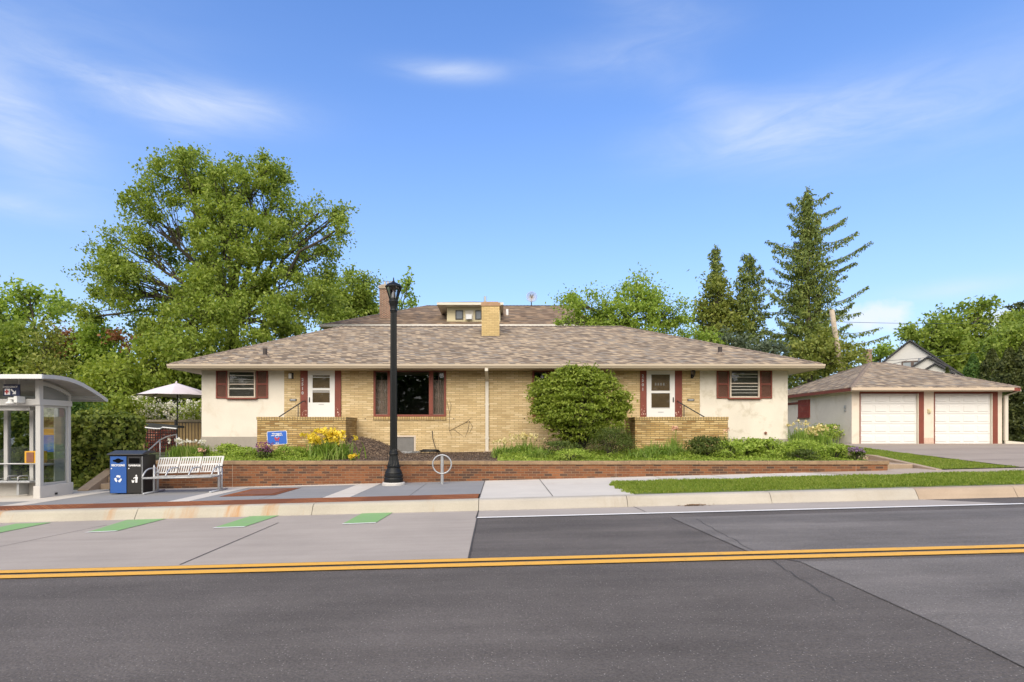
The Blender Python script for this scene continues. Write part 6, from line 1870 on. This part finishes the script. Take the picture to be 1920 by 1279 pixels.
# lower shrubs behind the hedge
tree('shrub', 'dark yew shrub behind the hedge right of the shelter', 150, 21.5, [(140, 765, 28, 22), (165, 760, 26, 20), (110, 760, 30, 25)], G3, 22, leaf=0.12, dens=1.2, clump=0.4, per=90, tr=0.06, fork=(150, 775), cat='shrub')
tree('shrub', 'yellow green arching shrub above the ivy hedge', 205, 22.5, [(195, 765, 30, 18), (225, 752, 30, 18), (180, 780, 26, 14), (245, 770, 25, 16)], BU, 23, leaf=0.13, dens=1.2, clump=0.4, per=90, tr=0.05, fork=(205, 780), cat='shrub')
tree('shrub', 'dark shrub above the hedge seen through the shelter glass', 20, 22.5, [(0, 765, 45, 25), (55, 770, 40, 22), (-50, 760, 40, 30)], G3, 24, leaf=0.14, dens=1.1, clump=0.45, per=80, tr=0.06, fork=(20, 780), cat='shrub')


def flowering(root, mat, c, size, r, n=None, up=0.6, name='blossom'):
    return leaves(name, c, size, mat, root, r, up=up, aspect=0.85)


def bridal(px, d, lobes, label, seed):
    root = tree('spirea_shrub', label, px, d, lobes, BU, seed, leaf=0.11, dens=1.3, clump=0.4, per=80, tr=0.05, fork=(px, 780), cat='shrub')
    r = np.random.default_rng(seed + 5); cs = []
    for l in lobes:
        rx, ry = l[2] * d / F, l[3] * d / F
        q, dr_ = in_ellipsoid(r, 330, (XX(l[0], d), d - .15, ZZ(l[1], d)), (rx * 1.08, rx * .8, ry * 1.12), 8)
        q = q[(q[:, 1] < d + .1)]; cs.append(q[::2]); k_ = q[::2]
        for _ in range(3): cs.append(k_ + r.normal(size=k_.shape) * .045)
    flowering(root, PW, np.concatenate(cs), 0.075, r)
    return root


bridal(262, 25.0, [(255, 768, 26, 20), (280, 760, 22, 20), (240, 778, 18, 12)], 'white flowering spirea shrub left of the parasol pole', 25)
bridal(335, 25.6, [(310, 773, 28, 16), (345, 770, 30, 18), (372, 772, 26, 18)], 'white flowering spirea shrub behind the parasol pole', 26)

# trees at the right
tree('poplar_tree', 'light green bushy tree behind the middle of the roof', 1165, 34,
     [(1090, 570, 38, 24), (1140, 575, 45, 32), (1190, 560, 40, 34), (1195, 535, 26, 14), (1240, 590, 42, 35), (1180, 600, 60, 30), (1100, 595, 40, 18), (1230, 560, 22, 12), (1265, 610, 30, 25), (1072, 560, 20, 10), (1100, 612, 45, 14), (1180, 622, 60, 16), (1060, 604, 22, 10), (1250, 630, 40, 14)], G2, 31, leaf=0.16, dens=1.1, clump=0.55, per=80, tr=0.2, fork=(1165, 610))
tree('shrub', 'low bright shrub top over the right slope of the roof', 1300, 36, [(1290, 632, 30, 12), (1320, 640, 30, 12)], G2, 32, leaf=0.18, dens=1.0, clump=0.5, per=60, tr=0.06, fork=(1300, 650), cat='shrub')
tree('boxelder_tree', 'dark green leafy tree wrapped round the short spruce', 1335, 44,
     [(1310, 585, 26, 28), (1340, 560, 30, 32), (1370, 585, 32, 40), (1320, 615, 32, 22), (1355, 620, 40, 30), (1345, 535, 18, 18)], G4, 33, leaf=0.24, dens=1.05, clump=0.65, per=70, tr=0.2, fork=(1340, 620))
pf1 = lambda u, s: (1 - u) ** 0.8 * 2.6 * (1.05 + .1 * s) + .35
conifer('spruce_tree', 'short spruce with thin dark top left of the tallest spruce', 1342, 44.5, 457, lambda u, s: 2.4 * (1 - u) + .30, G5, 34, nbr=150, tr=.16, spray=.26)
conifer('spruce_tree', 'middle dark spruce between the short and the tallest spruce', 1405, 43.5, 474, lambda u, s: (3.9 * (1 - u) + .45), G5, 35, nbr=130, tr=.18, spray=.27, lift=.35)
pft = lambda u, s: (3.2 * (1 - u) ** .45 if u < .66 else 1.9 * ((1 - u) / .34) ** 1.0) * (1 - .25 * abs(s)) + .15
conifer('spruce_tree', 'tallest spruce with long drooping branches behind the garage', 1514, 42, 348, pft, G5, 36, nbr=215, tr=.30, spray=.26, hang=1.1,
        tips=[(1551, 365), (1587, 378), (1592, 404), (1571, 423), (1609, 433), (1590, 447), (1620, 459), (1606, 491), (1577, 520), (1630, 535), (1626, 556), (1600, 575), (1594, 592), (1616, 599), (1635, 618), (1638, 635),
              (1492, 370), (1475, 382), (1472, 404), (1478, 421), (1446, 444), (1462, 455), (1451, 465), (1435, 489), (1450, 500), (1442, 514), (1432, 533), (1445, 545), (1432, 557), (1432, 581), (1440, 600), (1429, 616), (1436, 638)])
tree('willow_shrub', 'pale bluish green shrub behind the right slope of the roof', 1400, 34, [(1370, 640, 26, 14), (1410, 650, 40, 16), (1440, 660, 30, 12)], G7, 37, leaf=0.2, dens=1.1, clump=0.5, per=60, tr=0.06, fork=(1400, 660), cat='shrub')
tree('linden_tree', 'dark green leafy tree below the tallest spruce by the house corner', 1520, 37, [(1490, 690, 40, 30), (1530, 670, 45, 35), (1565, 680, 35, 35), (1500, 655, 40, 25), (1600, 665, 35, 25), (1545, 645, 40, 25)], G4, 38, leaf=0.2, dens=1.0, clump=0.6, per=70, tr=0.15, fork=(1520, 690))
tree('elm_tree', 'distant green tree between the brick chimney and gable house', 1650, 62, [(1655, 660, 22, 16), (1640, 672, 20, 12), (1675, 655, 14, 12)], G2, 39, leaf=0.32, dens=1.0, clump=0.8, per=50, tr=0.15, fork=(1650, 675))
tree('oak_tree', 'broad dark oak tree behind the gable house at right', 1790, 56,
     [(1735, 625, 42, 24), (1710, 632, 24, 14), (1790, 610, 48, 34), (1830, 580, 24, 16), (1848, 572, 16, 10), (1850, 620, 50, 38), (1760, 650, 55, 32), (1830, 660, 60, 40), (1800, 690, 60, 30), (1890, 610, 35, 24)], G1, 40, leaf=0.34, dens=0.85, clump=0.85, per=66, tr=0.35, fork=(1790, 680))
tree('oak_tree', 'large green tree cut by the right edge of the photo', 1935, 46,
     [(1915, 625, 40, 30), (1880, 650, 45, 40), (1930, 670, 50, 50), (1960, 620, 50, 50), (1870, 690, 45, 35), (1985, 690, 50, 60)], G1, 41, leaf=0.28, dens=0.95, clump=0.75, per=66, tr=0.3, fork=(1935, 690))
conifer('pine_tree', 'far pine top with spiky twigs at the right edge', 1908, 70, 572, lambda u, s: 1.5 * (1 - u) + .7, G6, 42, nbr=60, tr=.2, spray=.5, hang=-.5, lift=.7)
for i, (px, pt, wd, dd_, lb_) in enumerate([(1893, 655, 32, 28.5, 'tall dark arborvitae right behind the garage downspout'), (1925, 640, 36, 28, 'tall dark arborvitae at the right edge of the photo'), (1860, 655, 26, 36, 'dark arborvitae cone above the right slope of the garage roof'), (1825, 665, 24, 37, 'pointed arborvitae between gable house and taller cones'), (1776, 690, 10, 36, 'small pointed evergreen in front of the gable house wall')]):
    r = np.random.default_rng(60 + i); x = XX(px, dd_); zt = ZZ(pt, dd_); H = zt + .75; R0 = wd * dd_ / F
    root = empty('arborvitae', (x, dd_, -.75), lb_, 'tree')
    n = int(5200 * (R0 / .8) ** 1.2)
    u = r.uniform(0, 1, n); rad = R0 * (np.minimum(1, (1 - u) * 2.6) ** .7 * (.9 + .1 * np.sin(u * 40))) * r.uniform(.55, 1.0, n) ** .35
    a = r.uniform(0, 2 * np.pi, n); lump = 1 + .12 * np.sin(a * 5 + u * 17) + .08 * np.sin(a * 9 - u * 31)
    c = np.stack([x + np.cos(a) * rad * lump, dd_ + np.sin(a) * rad * lump, -.7 + H * u], 1)
    o_ = np.stack([np.cos(a), np.sin(a), np.full(n, .3)], 1) * .8
    leaves('crown', c, .17, G6 if i != 3 else G3, root, r, up=.3, out=o_, aspect=.5)
    b = MB(); b.tube([(x, dd_, -.9), (x, dd_, -.75 + H * .93)], [R0 * .16, .015], 8); b.build('trunk', M['bark'], root)

# ivy covered hedge behind the shelter
r = np.random.default_rng(77)
hg = empty('hedge', (-14, 17.6, -1.7), 'dense dark green ivy covered hedge behind the bus shelter', 'hedge')
hx0, hx1, hy0, hy1, hz0, hz1 = -19.0, XX(262, 17.5), 17.0, 17.75, -1.65, ZZ(779, 17)
cs = []; os_ = []
A1, A2, A3 = (hx1 - hx0) * (hz1 - hz0), (hx1 - hx0) * (hy1 - hy0), (hy1 - hy0) * (hz1 - hz0)
for k_, (A, ax) in enumerate(((A1, 'f'), (A2, 't'), (A3, 'r'))):
    n = int(A * 620)
    if ax == 'f': c = np.stack([r.uniform(hx0, hx1, n), hy0 + r.normal(size=n) * .06, r.uniform(hz0, hz1, n)], 1); o_ = np.array([0, -.9, .35])
    elif ax == 't': c = np.stack([r.uniform(hx0, hx1, n), r.uniform(hy0, hy1, n), hz1 + r.normal(size=n) * .06], 1); o_ = np.array([0, -.2, .9])
    else: c = np.stack([hx1 + r.normal(size=n) * .06, r.uniform(hy0, hy1, n), r.uniform(hz0, hz1, n)], 1); o_ = np.array([.9, -.2, .3])
    wv_ = .10 * np.sin(c[:, 0] * 3.1 + c[:, 2] * 2.3) + .07 * np.sin(c[:, 0] * 7.3 - c[:, 2] * 5.7) + .05 * np.sin(c[:, 0] * 1.1)
    if ax == 'f': c[:, 1] -= wv_ + .12 * (c[:, 2] > -.5)
    elif ax == 't': c[:, 2] += wv_ * .8
    else: c[:, 0] += wv_
    cs.append(c); os_.append(np.repeat(o_[None], n, 0))
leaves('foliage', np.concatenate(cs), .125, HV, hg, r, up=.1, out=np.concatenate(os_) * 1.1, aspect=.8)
b = MB(); b.box(hx0, hx1 - .16, hy0 + .16, hy1 - .1, hz0 - .1, hz1 - .14); b.build('stems', plain('hedge_dark_core', (.012, .018, .006), 1, .4, 6), hg)  # no real stems: solid dark box added inside the leaves against see-through


# ------------------------------------------------------------------ planter plants
def mound(name, label, px, py_top, halfw, d, mat, seed, leaf=.07, n=900, base=None, group=None, cat='plant', flat=1.0, up=.6, fl=None, flm=None, fln=60, fls=.05, flz=(.9, 1.15), stem=True, aspect=.6, layers=0):
    r = np.random.default_rng(seed); x = XX(px, d)
    g = base if base is not None else bed_z(x, d)
    H = ZZ(py_top, d) - g; R0 = halfw * d / F
    root = empty(name, (x, d, g), label, cat, group)
    nl = max(6, int(n / 36)); cc = []
    u = r.uniform(.12, 1, nl) ** .7; a = r.uniform(0, 2 * np.pi, nl)
    rr_ = np.sqrt(np.clip(1 - ((u - .42) / .62) ** 2, .05, 1)) * r.uniform(.45, 1, nl) ** .6
    ct = np.stack([x + np.cos(a) * rr_ * R0, d + np.sin(a) * rr_ * R0 * flat, g + u * H * .93], 1)
    per = n // nl
    for q in ct: cc.append(q + r.normal(size=(per, 3)) * np.array([R0 * .17 + .02, R0 * .17 * flat + .02, H * .045 + .012]))
    c = np.concatenate(cc); c = c[c[:, 2] > g - .01]
    o_ = (c - np.array([x, d, g + H * .4])) / np.array([R0, R0, H]) * .8
    leaves('foliage', c, leaf, mat, root, r, up=up, out=o_, aspect=aspect)
    if stem:
        b = MB(); rnd = random.Random(seed)
        for q in ct[:: max(1, nl // 9)]: b.tube([(x + rnd.uniform(-.1, .1) * R0, d + rnd.uniform(-.1, .1) * R0, g - .05), ((x + q[0]) / 2, (d + q[1]) / 2, g + H * .45), tuple(q)], [.014, .010, .004], 5)
        b.build('stem', M['bark'], root)
    if flm is not None:
        a = r.uniform(0, 2 * np.pi, fln); rr_ = r.uniform(0, 1, fln) ** .5 * R0 * .95
        c = np.stack([x + np.cos(a) * rr_, d + np.sin(a) * rr_ * flat - .03, g + H * r.uniform(flz[0], flz[1], fln)], 1)
        c = np.repeat(c, 6, 0) + r.normal(size=(fln * 6, 3)) * fls * .45
        flowering(root, flm, c, fls, r)
    return root


def straps(name, label, px, py_top, halfw, d, mat, seed, n=120, w_=.016, base=None, flm=None, fln=18, fls=.07, flh=(.85, 1.1), cat='plant', group=None, arch=.5, spike=False, fper=9):
    r = np.random.default_rng(seed); x = XX(px, d); g = base if base is not None else bed_z(x, d)
    H = ZZ(py_top, d) - g; R0 = halfw * d / F
    root = empty(name, (x, d, g), label, cat, group)
    bx = x + r.normal(size=n) * R0 * .42; by = d + r.normal(size=n) * min(R0, .5) * .4
    a = r.uniform(0, 2 * np.pi, n); ln = H * r.uniform(.6, 1.02, n) * (.82 if flm is not None else 1); sp = ln * arch * r.uniform(.15, 1.1, n)
    v = []; segs = 5; w0 = w_ * r.uniform(.7, 1.3, n)
    pa = a + np.pi / 2 + r.normal(size=n) * .5
    for j in range(segs + 1):
        s = j / segs
        hx = sp * s ** 1.6; hz = ln * (s - .55 * arch * s ** 3 * (sp / np.maximum(ln, .01)))
        c = np.stack([bx + np.cos(a) * hx, by + np.sin(a) * hx, g + hz], 1)
        ww = w0 * (1 - s ** 2.2) + .0015
        off = np.stack([np.cos(pa) * ww, np.sin(pa) * ww, np.zeros(n)], 1)
        v += [c - off, c + off]
    V = np.stack(v, 1).reshape(-1, 3); k = 2 * (segs + 1); f = []
    for i in range(n):
        for j in range(segs): q = i * k + 2 * j; f.append((q, q + 1, q + 3, q + 2))
    npmesh('foliage', V, np.array(f), mat, root)
    if flm is not None:
        b = MB(); cs = []
        for i in range(fln):
            fx = x + r.normal() * R0 * .5; fy = d - abs(r.normal()) * .1; fz = g + H * r.uniform(*flh)
            b.tube([(lerp(x, fx, .6), d, g), (fx, fy, fz)], [.006, .004], 4)
            if spike: q = np.array([fx, fy, fz]) + np.stack([r.normal(size=fper) * fls * .25, r.normal(size=fper) * fls * .25, -r.uniform(0, H * .38, fper)], 1)
            else: q = np.array([fx, fy, fz]) + r.normal(size=(fper, 3)) * fls * np.array([.42, .42, .38])
            cs.append(q)
        b.build('stem', ST, root); flowering(root, flm, np.concatenate(cs), fls, r, up=.2)
    return root


# the big shrub in front of the right picture window
r = np.random.default_rng(90); rnd = random.Random(90)
sx_, sdp = XX(1083, 18.9), 18.9
fb = empty('burning_bush', (sx_, sdp, bed_z(sx_, sdp)), 'big round bright green shrub covering the right picture window', 'shrub')
cs = []; os_ = []; b = MB(); g = bed_z(sx_, sdp)
for px, py, rx, ry, dy in [(1045, 735, 38, 34, 0), (1090, 720, 45, 28, -.1), (1135, 740, 34, 38, .1), (1030, 775, 30, 30, .0), (1080, 765, 60, 45, -.25), (1140, 785, 30, 30, .1), (1085, 805, 50, 24, 0), (1060, 700, 22, 12, .2), (1100, 697, 26, 12, .1), (1128, 712, 22, 14, .2), (1020, 745, 20, 22, .2), (1015, 720, 12, 8, .2), (1160, 765, 14, 24, .2), (1075, 688, 10, 7, .2), (1008, 730, 8, 14, .2), (1172, 750, 8, 20, .1), (1120, 700, 12, 8, .2), (1012, 765, 8, 10, .1)]:
    c0 = np.array([XX(px, sdp), sdp + dy, ZZ(py, sdp)]); rad = np.array([rx * .93, (rx + ry) * .5, ry * .93]) * sdp / F
    n = int(22 + 2900 * rad[0] * rad[2] * .1)
    q, dr_ = in_ellipsoid(r, n, c0, rad, 3.2)
    for i, p in enumerate(q):
        m_ = rnd.randint(16, 34)
        gg = r.normal(size=(m_, 3)) * np.array([.13, .12, .026]); gg[:, 2] -= .22 * (gg[:, 0] ** 2 + gg[:, 1] ** 2) ** .5
        cs.append(p + gg); os_.append(np.repeat((dr_[i] * .35)[None], m_, 0))
        if i % 9 == 0: limb(b, (sx_ + rnd.uniform(-.12, .12), sdp + rnd.uniform(-.1, .1), g + .15), p, .022, .005, rnd, 5, .06)
for k in range(7): limb(b, (sx_ + rnd.uniform(-.12, .08), sdp + rnd.uniform(-.1, .1), g - .1), (sx_ + rnd.uniform(-.7, .7), sdp + rnd.uniform(-.3, .3), g + 1.1), .035, .018, rnd, 6, .05)
for k in range(46):         # stray shoots beyond the outline
    a = rnd.uniform(-.5, 3.6); px = 1083 + 80 * math.cos(a) * rnd.uniform(.85, 1.02); py = 752 - 60 * math.sin(a) * rnd.uniform(.85, 1.02)
    p = P(px, py, sdp + rnd.uniform(-.25, .2)); e = p + Vector((math.cos(a) * .16 + rnd.uniform(-.1, .1), rnd.uniform(-.1, .1), rnd.uniform(.08, .30)))
    b.tube([p - Vector((0, 0, .1)), p, e], [.008, .006, .003], 5)
    s = r.uniform(0, 1, 16)[:, None]; cs.append(np.array(p) * (1 - s) + np.array(e) * s + r.normal(size=(16, 3)) * .045); os_.append(np.zeros((16, 3)))
cs = np.concatenate(cs); os_ = np.concatenate(os_)
leaves('foliage', cs, .098, BU, fb, r, up=.9, out=os_, aspect=.55)
b.build('stem', M['bark'], fb, smooth=True)
mound('yew_shrub', 'dark rounded shrub in front of the big bright shrub', 1147, 801, 40, 17.6, DK, 101, leaf=.055, n=5200, cat='shrub', up=.5, aspect=.4)
mound('peony_plant', 'dark leafy rounded plant under the right porch wall', 1327, 818, 37, 17.6, DK, 102, leaf=.075, n=3000, cat='plant', aspect=.42)
straps('daylily_clump', 'arching green daylily clump left of dark plant under the right porch', 1240, 814, 48, 17.7, ST, 103, n=360, w_=.015, arch=1.25)
straps('daylily_clump', 'shorter daylily clump at the left end of the right porch', 1205, 832, 30, 17.2, ST, 104, n=200, w_=.014, arch=1.2)
mound('hosta_plant', 'bright leafy plant below the right stucco foundation, left part', 1395, 820, 36, 17.8, GC, 105, leaf=.085, n=1900)
mound('hosta_plant', 'bright leafy plant below the right stucco foundation, right part', 1445, 824, 34, 17.6, GC, 106, leaf=.08, n=1700)
mound('hosta_plant', 'bright leafy plant between porch plant and hosta', 1366, 828, 24, 17.2, GC, 107, leaf=.07, n=1100)
mound('phlox_plant', 'yellow green mound near right end of the planter', 1505, 824, 40, 17.7, GC, 108, leaf=.06, n=2400)
mound('peony_plant', 'small dark plant close to the wall cap at right', 1505, 843, 25, 16.7, DK, 109, leaf=.07, n=1000, aspect=.42)
mound('hosta_plant', 'low green plant next to the purple lavender', 1562, 832, 26, 17.0, GC, 110, leaf=.07, n=1200)
straps('iris_clump', 'cream yellow iris clump at the right house corner', 1535, 798, 26, 20.6, ST, 111, n=260, w_=.016, base=-.72, flm=PC, fln=30, fls=.085, flh=(.6, 1.0), arch=.35)
straps('iris_clump', 'green iris clump with few cream blooms against the house corner', 1502, 792, 22, 20.6, ST, 112, n=300, w_=.018, base=-.72, flm=PC, fln=13, fls=.075, flh=(.75, 1.05), arch=.35)
mound('viburnum_shrub', 'round green shrub against the garage side wall', 1552, 796, 30, 26.8, GC, 113, leaf=.11, n=1800, base=-.62, cat='shrub')
mound('lavender_plant', 'purple lavender plant at the right end of the brick planter', 1603, 842, 14, 16.7, DK, 114, leaf=.06, n=420, flm=PL, fln=42, fls=.045, flz=(.85, 1.12))
straps('flower_clump', 'white flowering clump right of the downspout', 985, 815, 28, 18.4, ST, 115, n=230, w_=.020, flm=PC, fln=26, fls=.07, flh=(.8, 1.0), arch=1.0)
straps('flower_clump', 'leafy clump with scattered pale flowers beside the splash block', 945, 822, 22, 17.9, ST, 116, n=190, w_=.022, flm=PC, fln=12, fls=.06, flh=(.7, 1.05), arch=1.0)
mound('hosta_plant', 'green plant left of the dark rounded shrub under the big shrub', 1050, 826, 40, 17.6, DK, 117, leaf=.07, n=1800)
mound('phlox_plant', 'low yellow green plant on the cap below the big shrub', 1070, 842, 36, 16.7, GC, 118, leaf=.05, n=1500)
straps('daylily_clump', 'small daylily clump between the white clumps and big shrub', 1010, 830, 26, 17.2, ST, 119, n=160, w_=.017, arch=1.1)
straps('lily_clump', 'pink lilies in front of the right porch wall', 1265, 803, 14, 18.8, ST, 120, n=60, w_=.012, flm=PK, fln=5, fls=.075, flh=(.9, 1.02), arch=.4)
straps('lily_clump', 'single pink lily at the right corner of the right porch', 1361, 806, 8, 18.9, ST, 121, n=40, w_=.012, flm=PK, fln=2, fls=.08, flh=(.9, 1.0), arch=.4)
# left part
straps('iris_clump', 'white iris clump behind the bench near the left house corner', 345, 826, 30, 18.2, ST, 130, n=420, w_=.013, flm=PW, fln=9, fls=.085, flh=(.92, 1.05), arch=.45)
straps('iris_clump', 'white iris blooms against the left foundation', 380, 826, 18, 18.7, ST, 131, n=160, w_=.013, flm=PW, fln=8, fls=.08, flh=(.9, 1.05), arch=.4)
mound('peony_plant', 'small plant with pale brown seed heads behind the bench', 381, 842, 9, 17.2, DK, 132, leaf=.05, n=260, flm=PK, fln=9, fls=.05, flz=(.8, 1.1))
mound('hydrangea_plant', 'leafy green plant at the foot of the left foundation', 430, 832, 22, 18.2, GC, 133, leaf=.075, n=1100)
mound('hydrangea_plant', 'lower leafy plant beside the purple salvia', 462, 838, 26, 17.6, GC, 134, leaf=.065, n=1200)
mound('salvia_plant', 'purple salvia in bloom below the left corner of the yard sign', 497, 840, 15, 17.0, DK, 135, leaf=.055, n=650, flm=PP, fln=60, fls=.042, flz=(.75, 1.45))
mound('columbine_plant', 'green leafy plant right of the yard sign stakes', 545, 836, 28, 17.6, GC, 136, leaf=.06, n=1500)
straps('iris_clump', 'large yellow iris clump in full bloom by the left porch wall', 618, 808, 42, 17.6, ST, 137, n=480, w_=.019, flm=PY, fln=58, fls=.105, flh=(.6, 1.02), arch=.75, fper=11)
straps('iris_clump', 'fallen yellow iris bloom hanging over the wall cap', 662, 853, 9, 16.5, ST, 138, n=24, w_=.012, flm=PY, fln=6, fls=.09, flh=(.6, 1.1), arch=.9)
# loose green cover between the plants
r = np.random.default_rng(150)
cs = []
for x0, x1, d0, d1, n in [(-9.4, -5.2, 16.4, 18.6, 9000), (-0.1, 10.4, 16.35, 18.8, 26000), (6.4, 10.2, 18.6, 20.4, 5000)]:
    x = r.uniform(x0, x1, n); d = r.uniform(d0, d1, n)
    hgt = (.05 + .15 * np.clip((d - d0) / 1.2, 0, 1)) * (.6 + .55 * np.sin(x * 2.9 + 1.3 * np.sin(d * 4.1)) ** 2)
    cs.append(np.stack([x, d, np.array([bed_z(a, c_) for a, c_ in zip(x, d)]) + hgt * r.uniform(.1, 1, n)], 1))
cs = np.concatenate(cs)
o = leaves('ground_cover', cs, .06, GC, None, r, up=.7, aspect=.6); tag(o, 'low green ground cover filling the brick planter', 'ground cover', kind='stuff')
# heap of mulch by the left porch
b = MB(); v = []; hc = P(665, 845, 19.6); r = random.Random(5); nn = 26
for j in range(nn):
    for i in range(nn):
        u, w_ = i / (nn - 1) * 2 - 1, j / (nn - 1) * 2 - 1
        x = XX(690, 19.6) + u * 1.15; y = 19.75 + w_ * .9
        h = max(0, 1 - ((u + .45) / (1.45 if u > -.45 else .55)) ** 2) * max(0, 1 - w_ ** 2) * .62
        v.append((x, y, bed_z(x, y) - .03 + h + r.uniform(-.025, .025) * (h > .02)))
f = [(j * nn + i, j * nn + i + 1, (j + 1) * nn + i + 1, (j + 1) * nn + i) for j in range(nn - 1) for i in range(nn - 1)]
o = npmesh('mulch_heap', v, f, M['mulch'], smooth=False); tag(o, 'heap of brown bark mulch right of the left porch wall', 'mulch heap')
r = np.random.default_rng(151); n = 5200; x = r.uniform(-5.3, -.1, n); d = r.uniform(16.4, 20.5, n)
z = np.array([bed_z(a, c_) for a, c_ in zip(x, d)])
hu = (x - XX(690, 19.6)) / 1.15; hw2 = (d - 19.75) / .9
hh2 = np.clip(1 - ((hu + .45) / np.where(hu > -.45, 1.45, .55)) ** 2, 0, 1) * np.clip(1 - hw2 ** 2, 0, 1) * .62
CH = leafmat('mulch_chip', (.07, .045, .03), (.15, .10, .07), 0.0, (.30, .23, .16), rough=1)
o = leaves('mulch_chips', np.stack([x, d, z + hh2 + .015], 1), .055, CH, None, r, up=1.2, aspect=.35); tag(o, 'loose bark chips strewn over the bare bed', 'bark chips', kind='stuff')
# dark wood across the street, behind the camera: it is what the windows mirror
r = np.random.default_rng(160); n = 42000
x = r.uniform(-110, 110, n); y = -24 + r.normal(size=n) * 2.0
top = 8.5 + 1.8 * np.sin(x * .45) + 1.2 * np.sin(x * 1.3 + 1)
c = np.stack([x, y, -1.4 + top * r.uniform(0, 1, n) ** .8], 1)
o = leaves('treeline', c, .9, G3, None, r, up=.2, aspect=.7); tag(o, 'dark line of trees across the street', 'trees', kind='stuff')

GROUPS = {'spruce_tree': 'spruces behind the house', 'arborvitae': 'arborvitae behind the garage', 'iris_clump': 'iris clumps in the planting bed', 'hosta_plant': 'hostas in the planter',
          'daylily_clump': 'daylily clumps in the planter', 'peony_plant': 'peonies in the planter', 'linden_tree': 'linden trees behind the house', 'elm_tree': 'elms behind the house',
          'copper_tree': 'copper leaved trees at the left', 'spirea_shrub': 'white spireas by the parasol', 'phlox_plant': 'phlox in the planter', 'hydrangea_plant': 'hydrangeas in the left bed',
          'flower_clump': 'pale flower clumps by the downspout', 'lily_clump': 'pink lilies by the right porch', 'oak_tree': 'large trees at the right edge', 'shrub': 'shrubs among the trees'}
for o in list(C.objects):
    g = GROUPS.get(o.name.split('.')[0])
    if g and o.parent is None and 'group' not in o: o['group'] = g
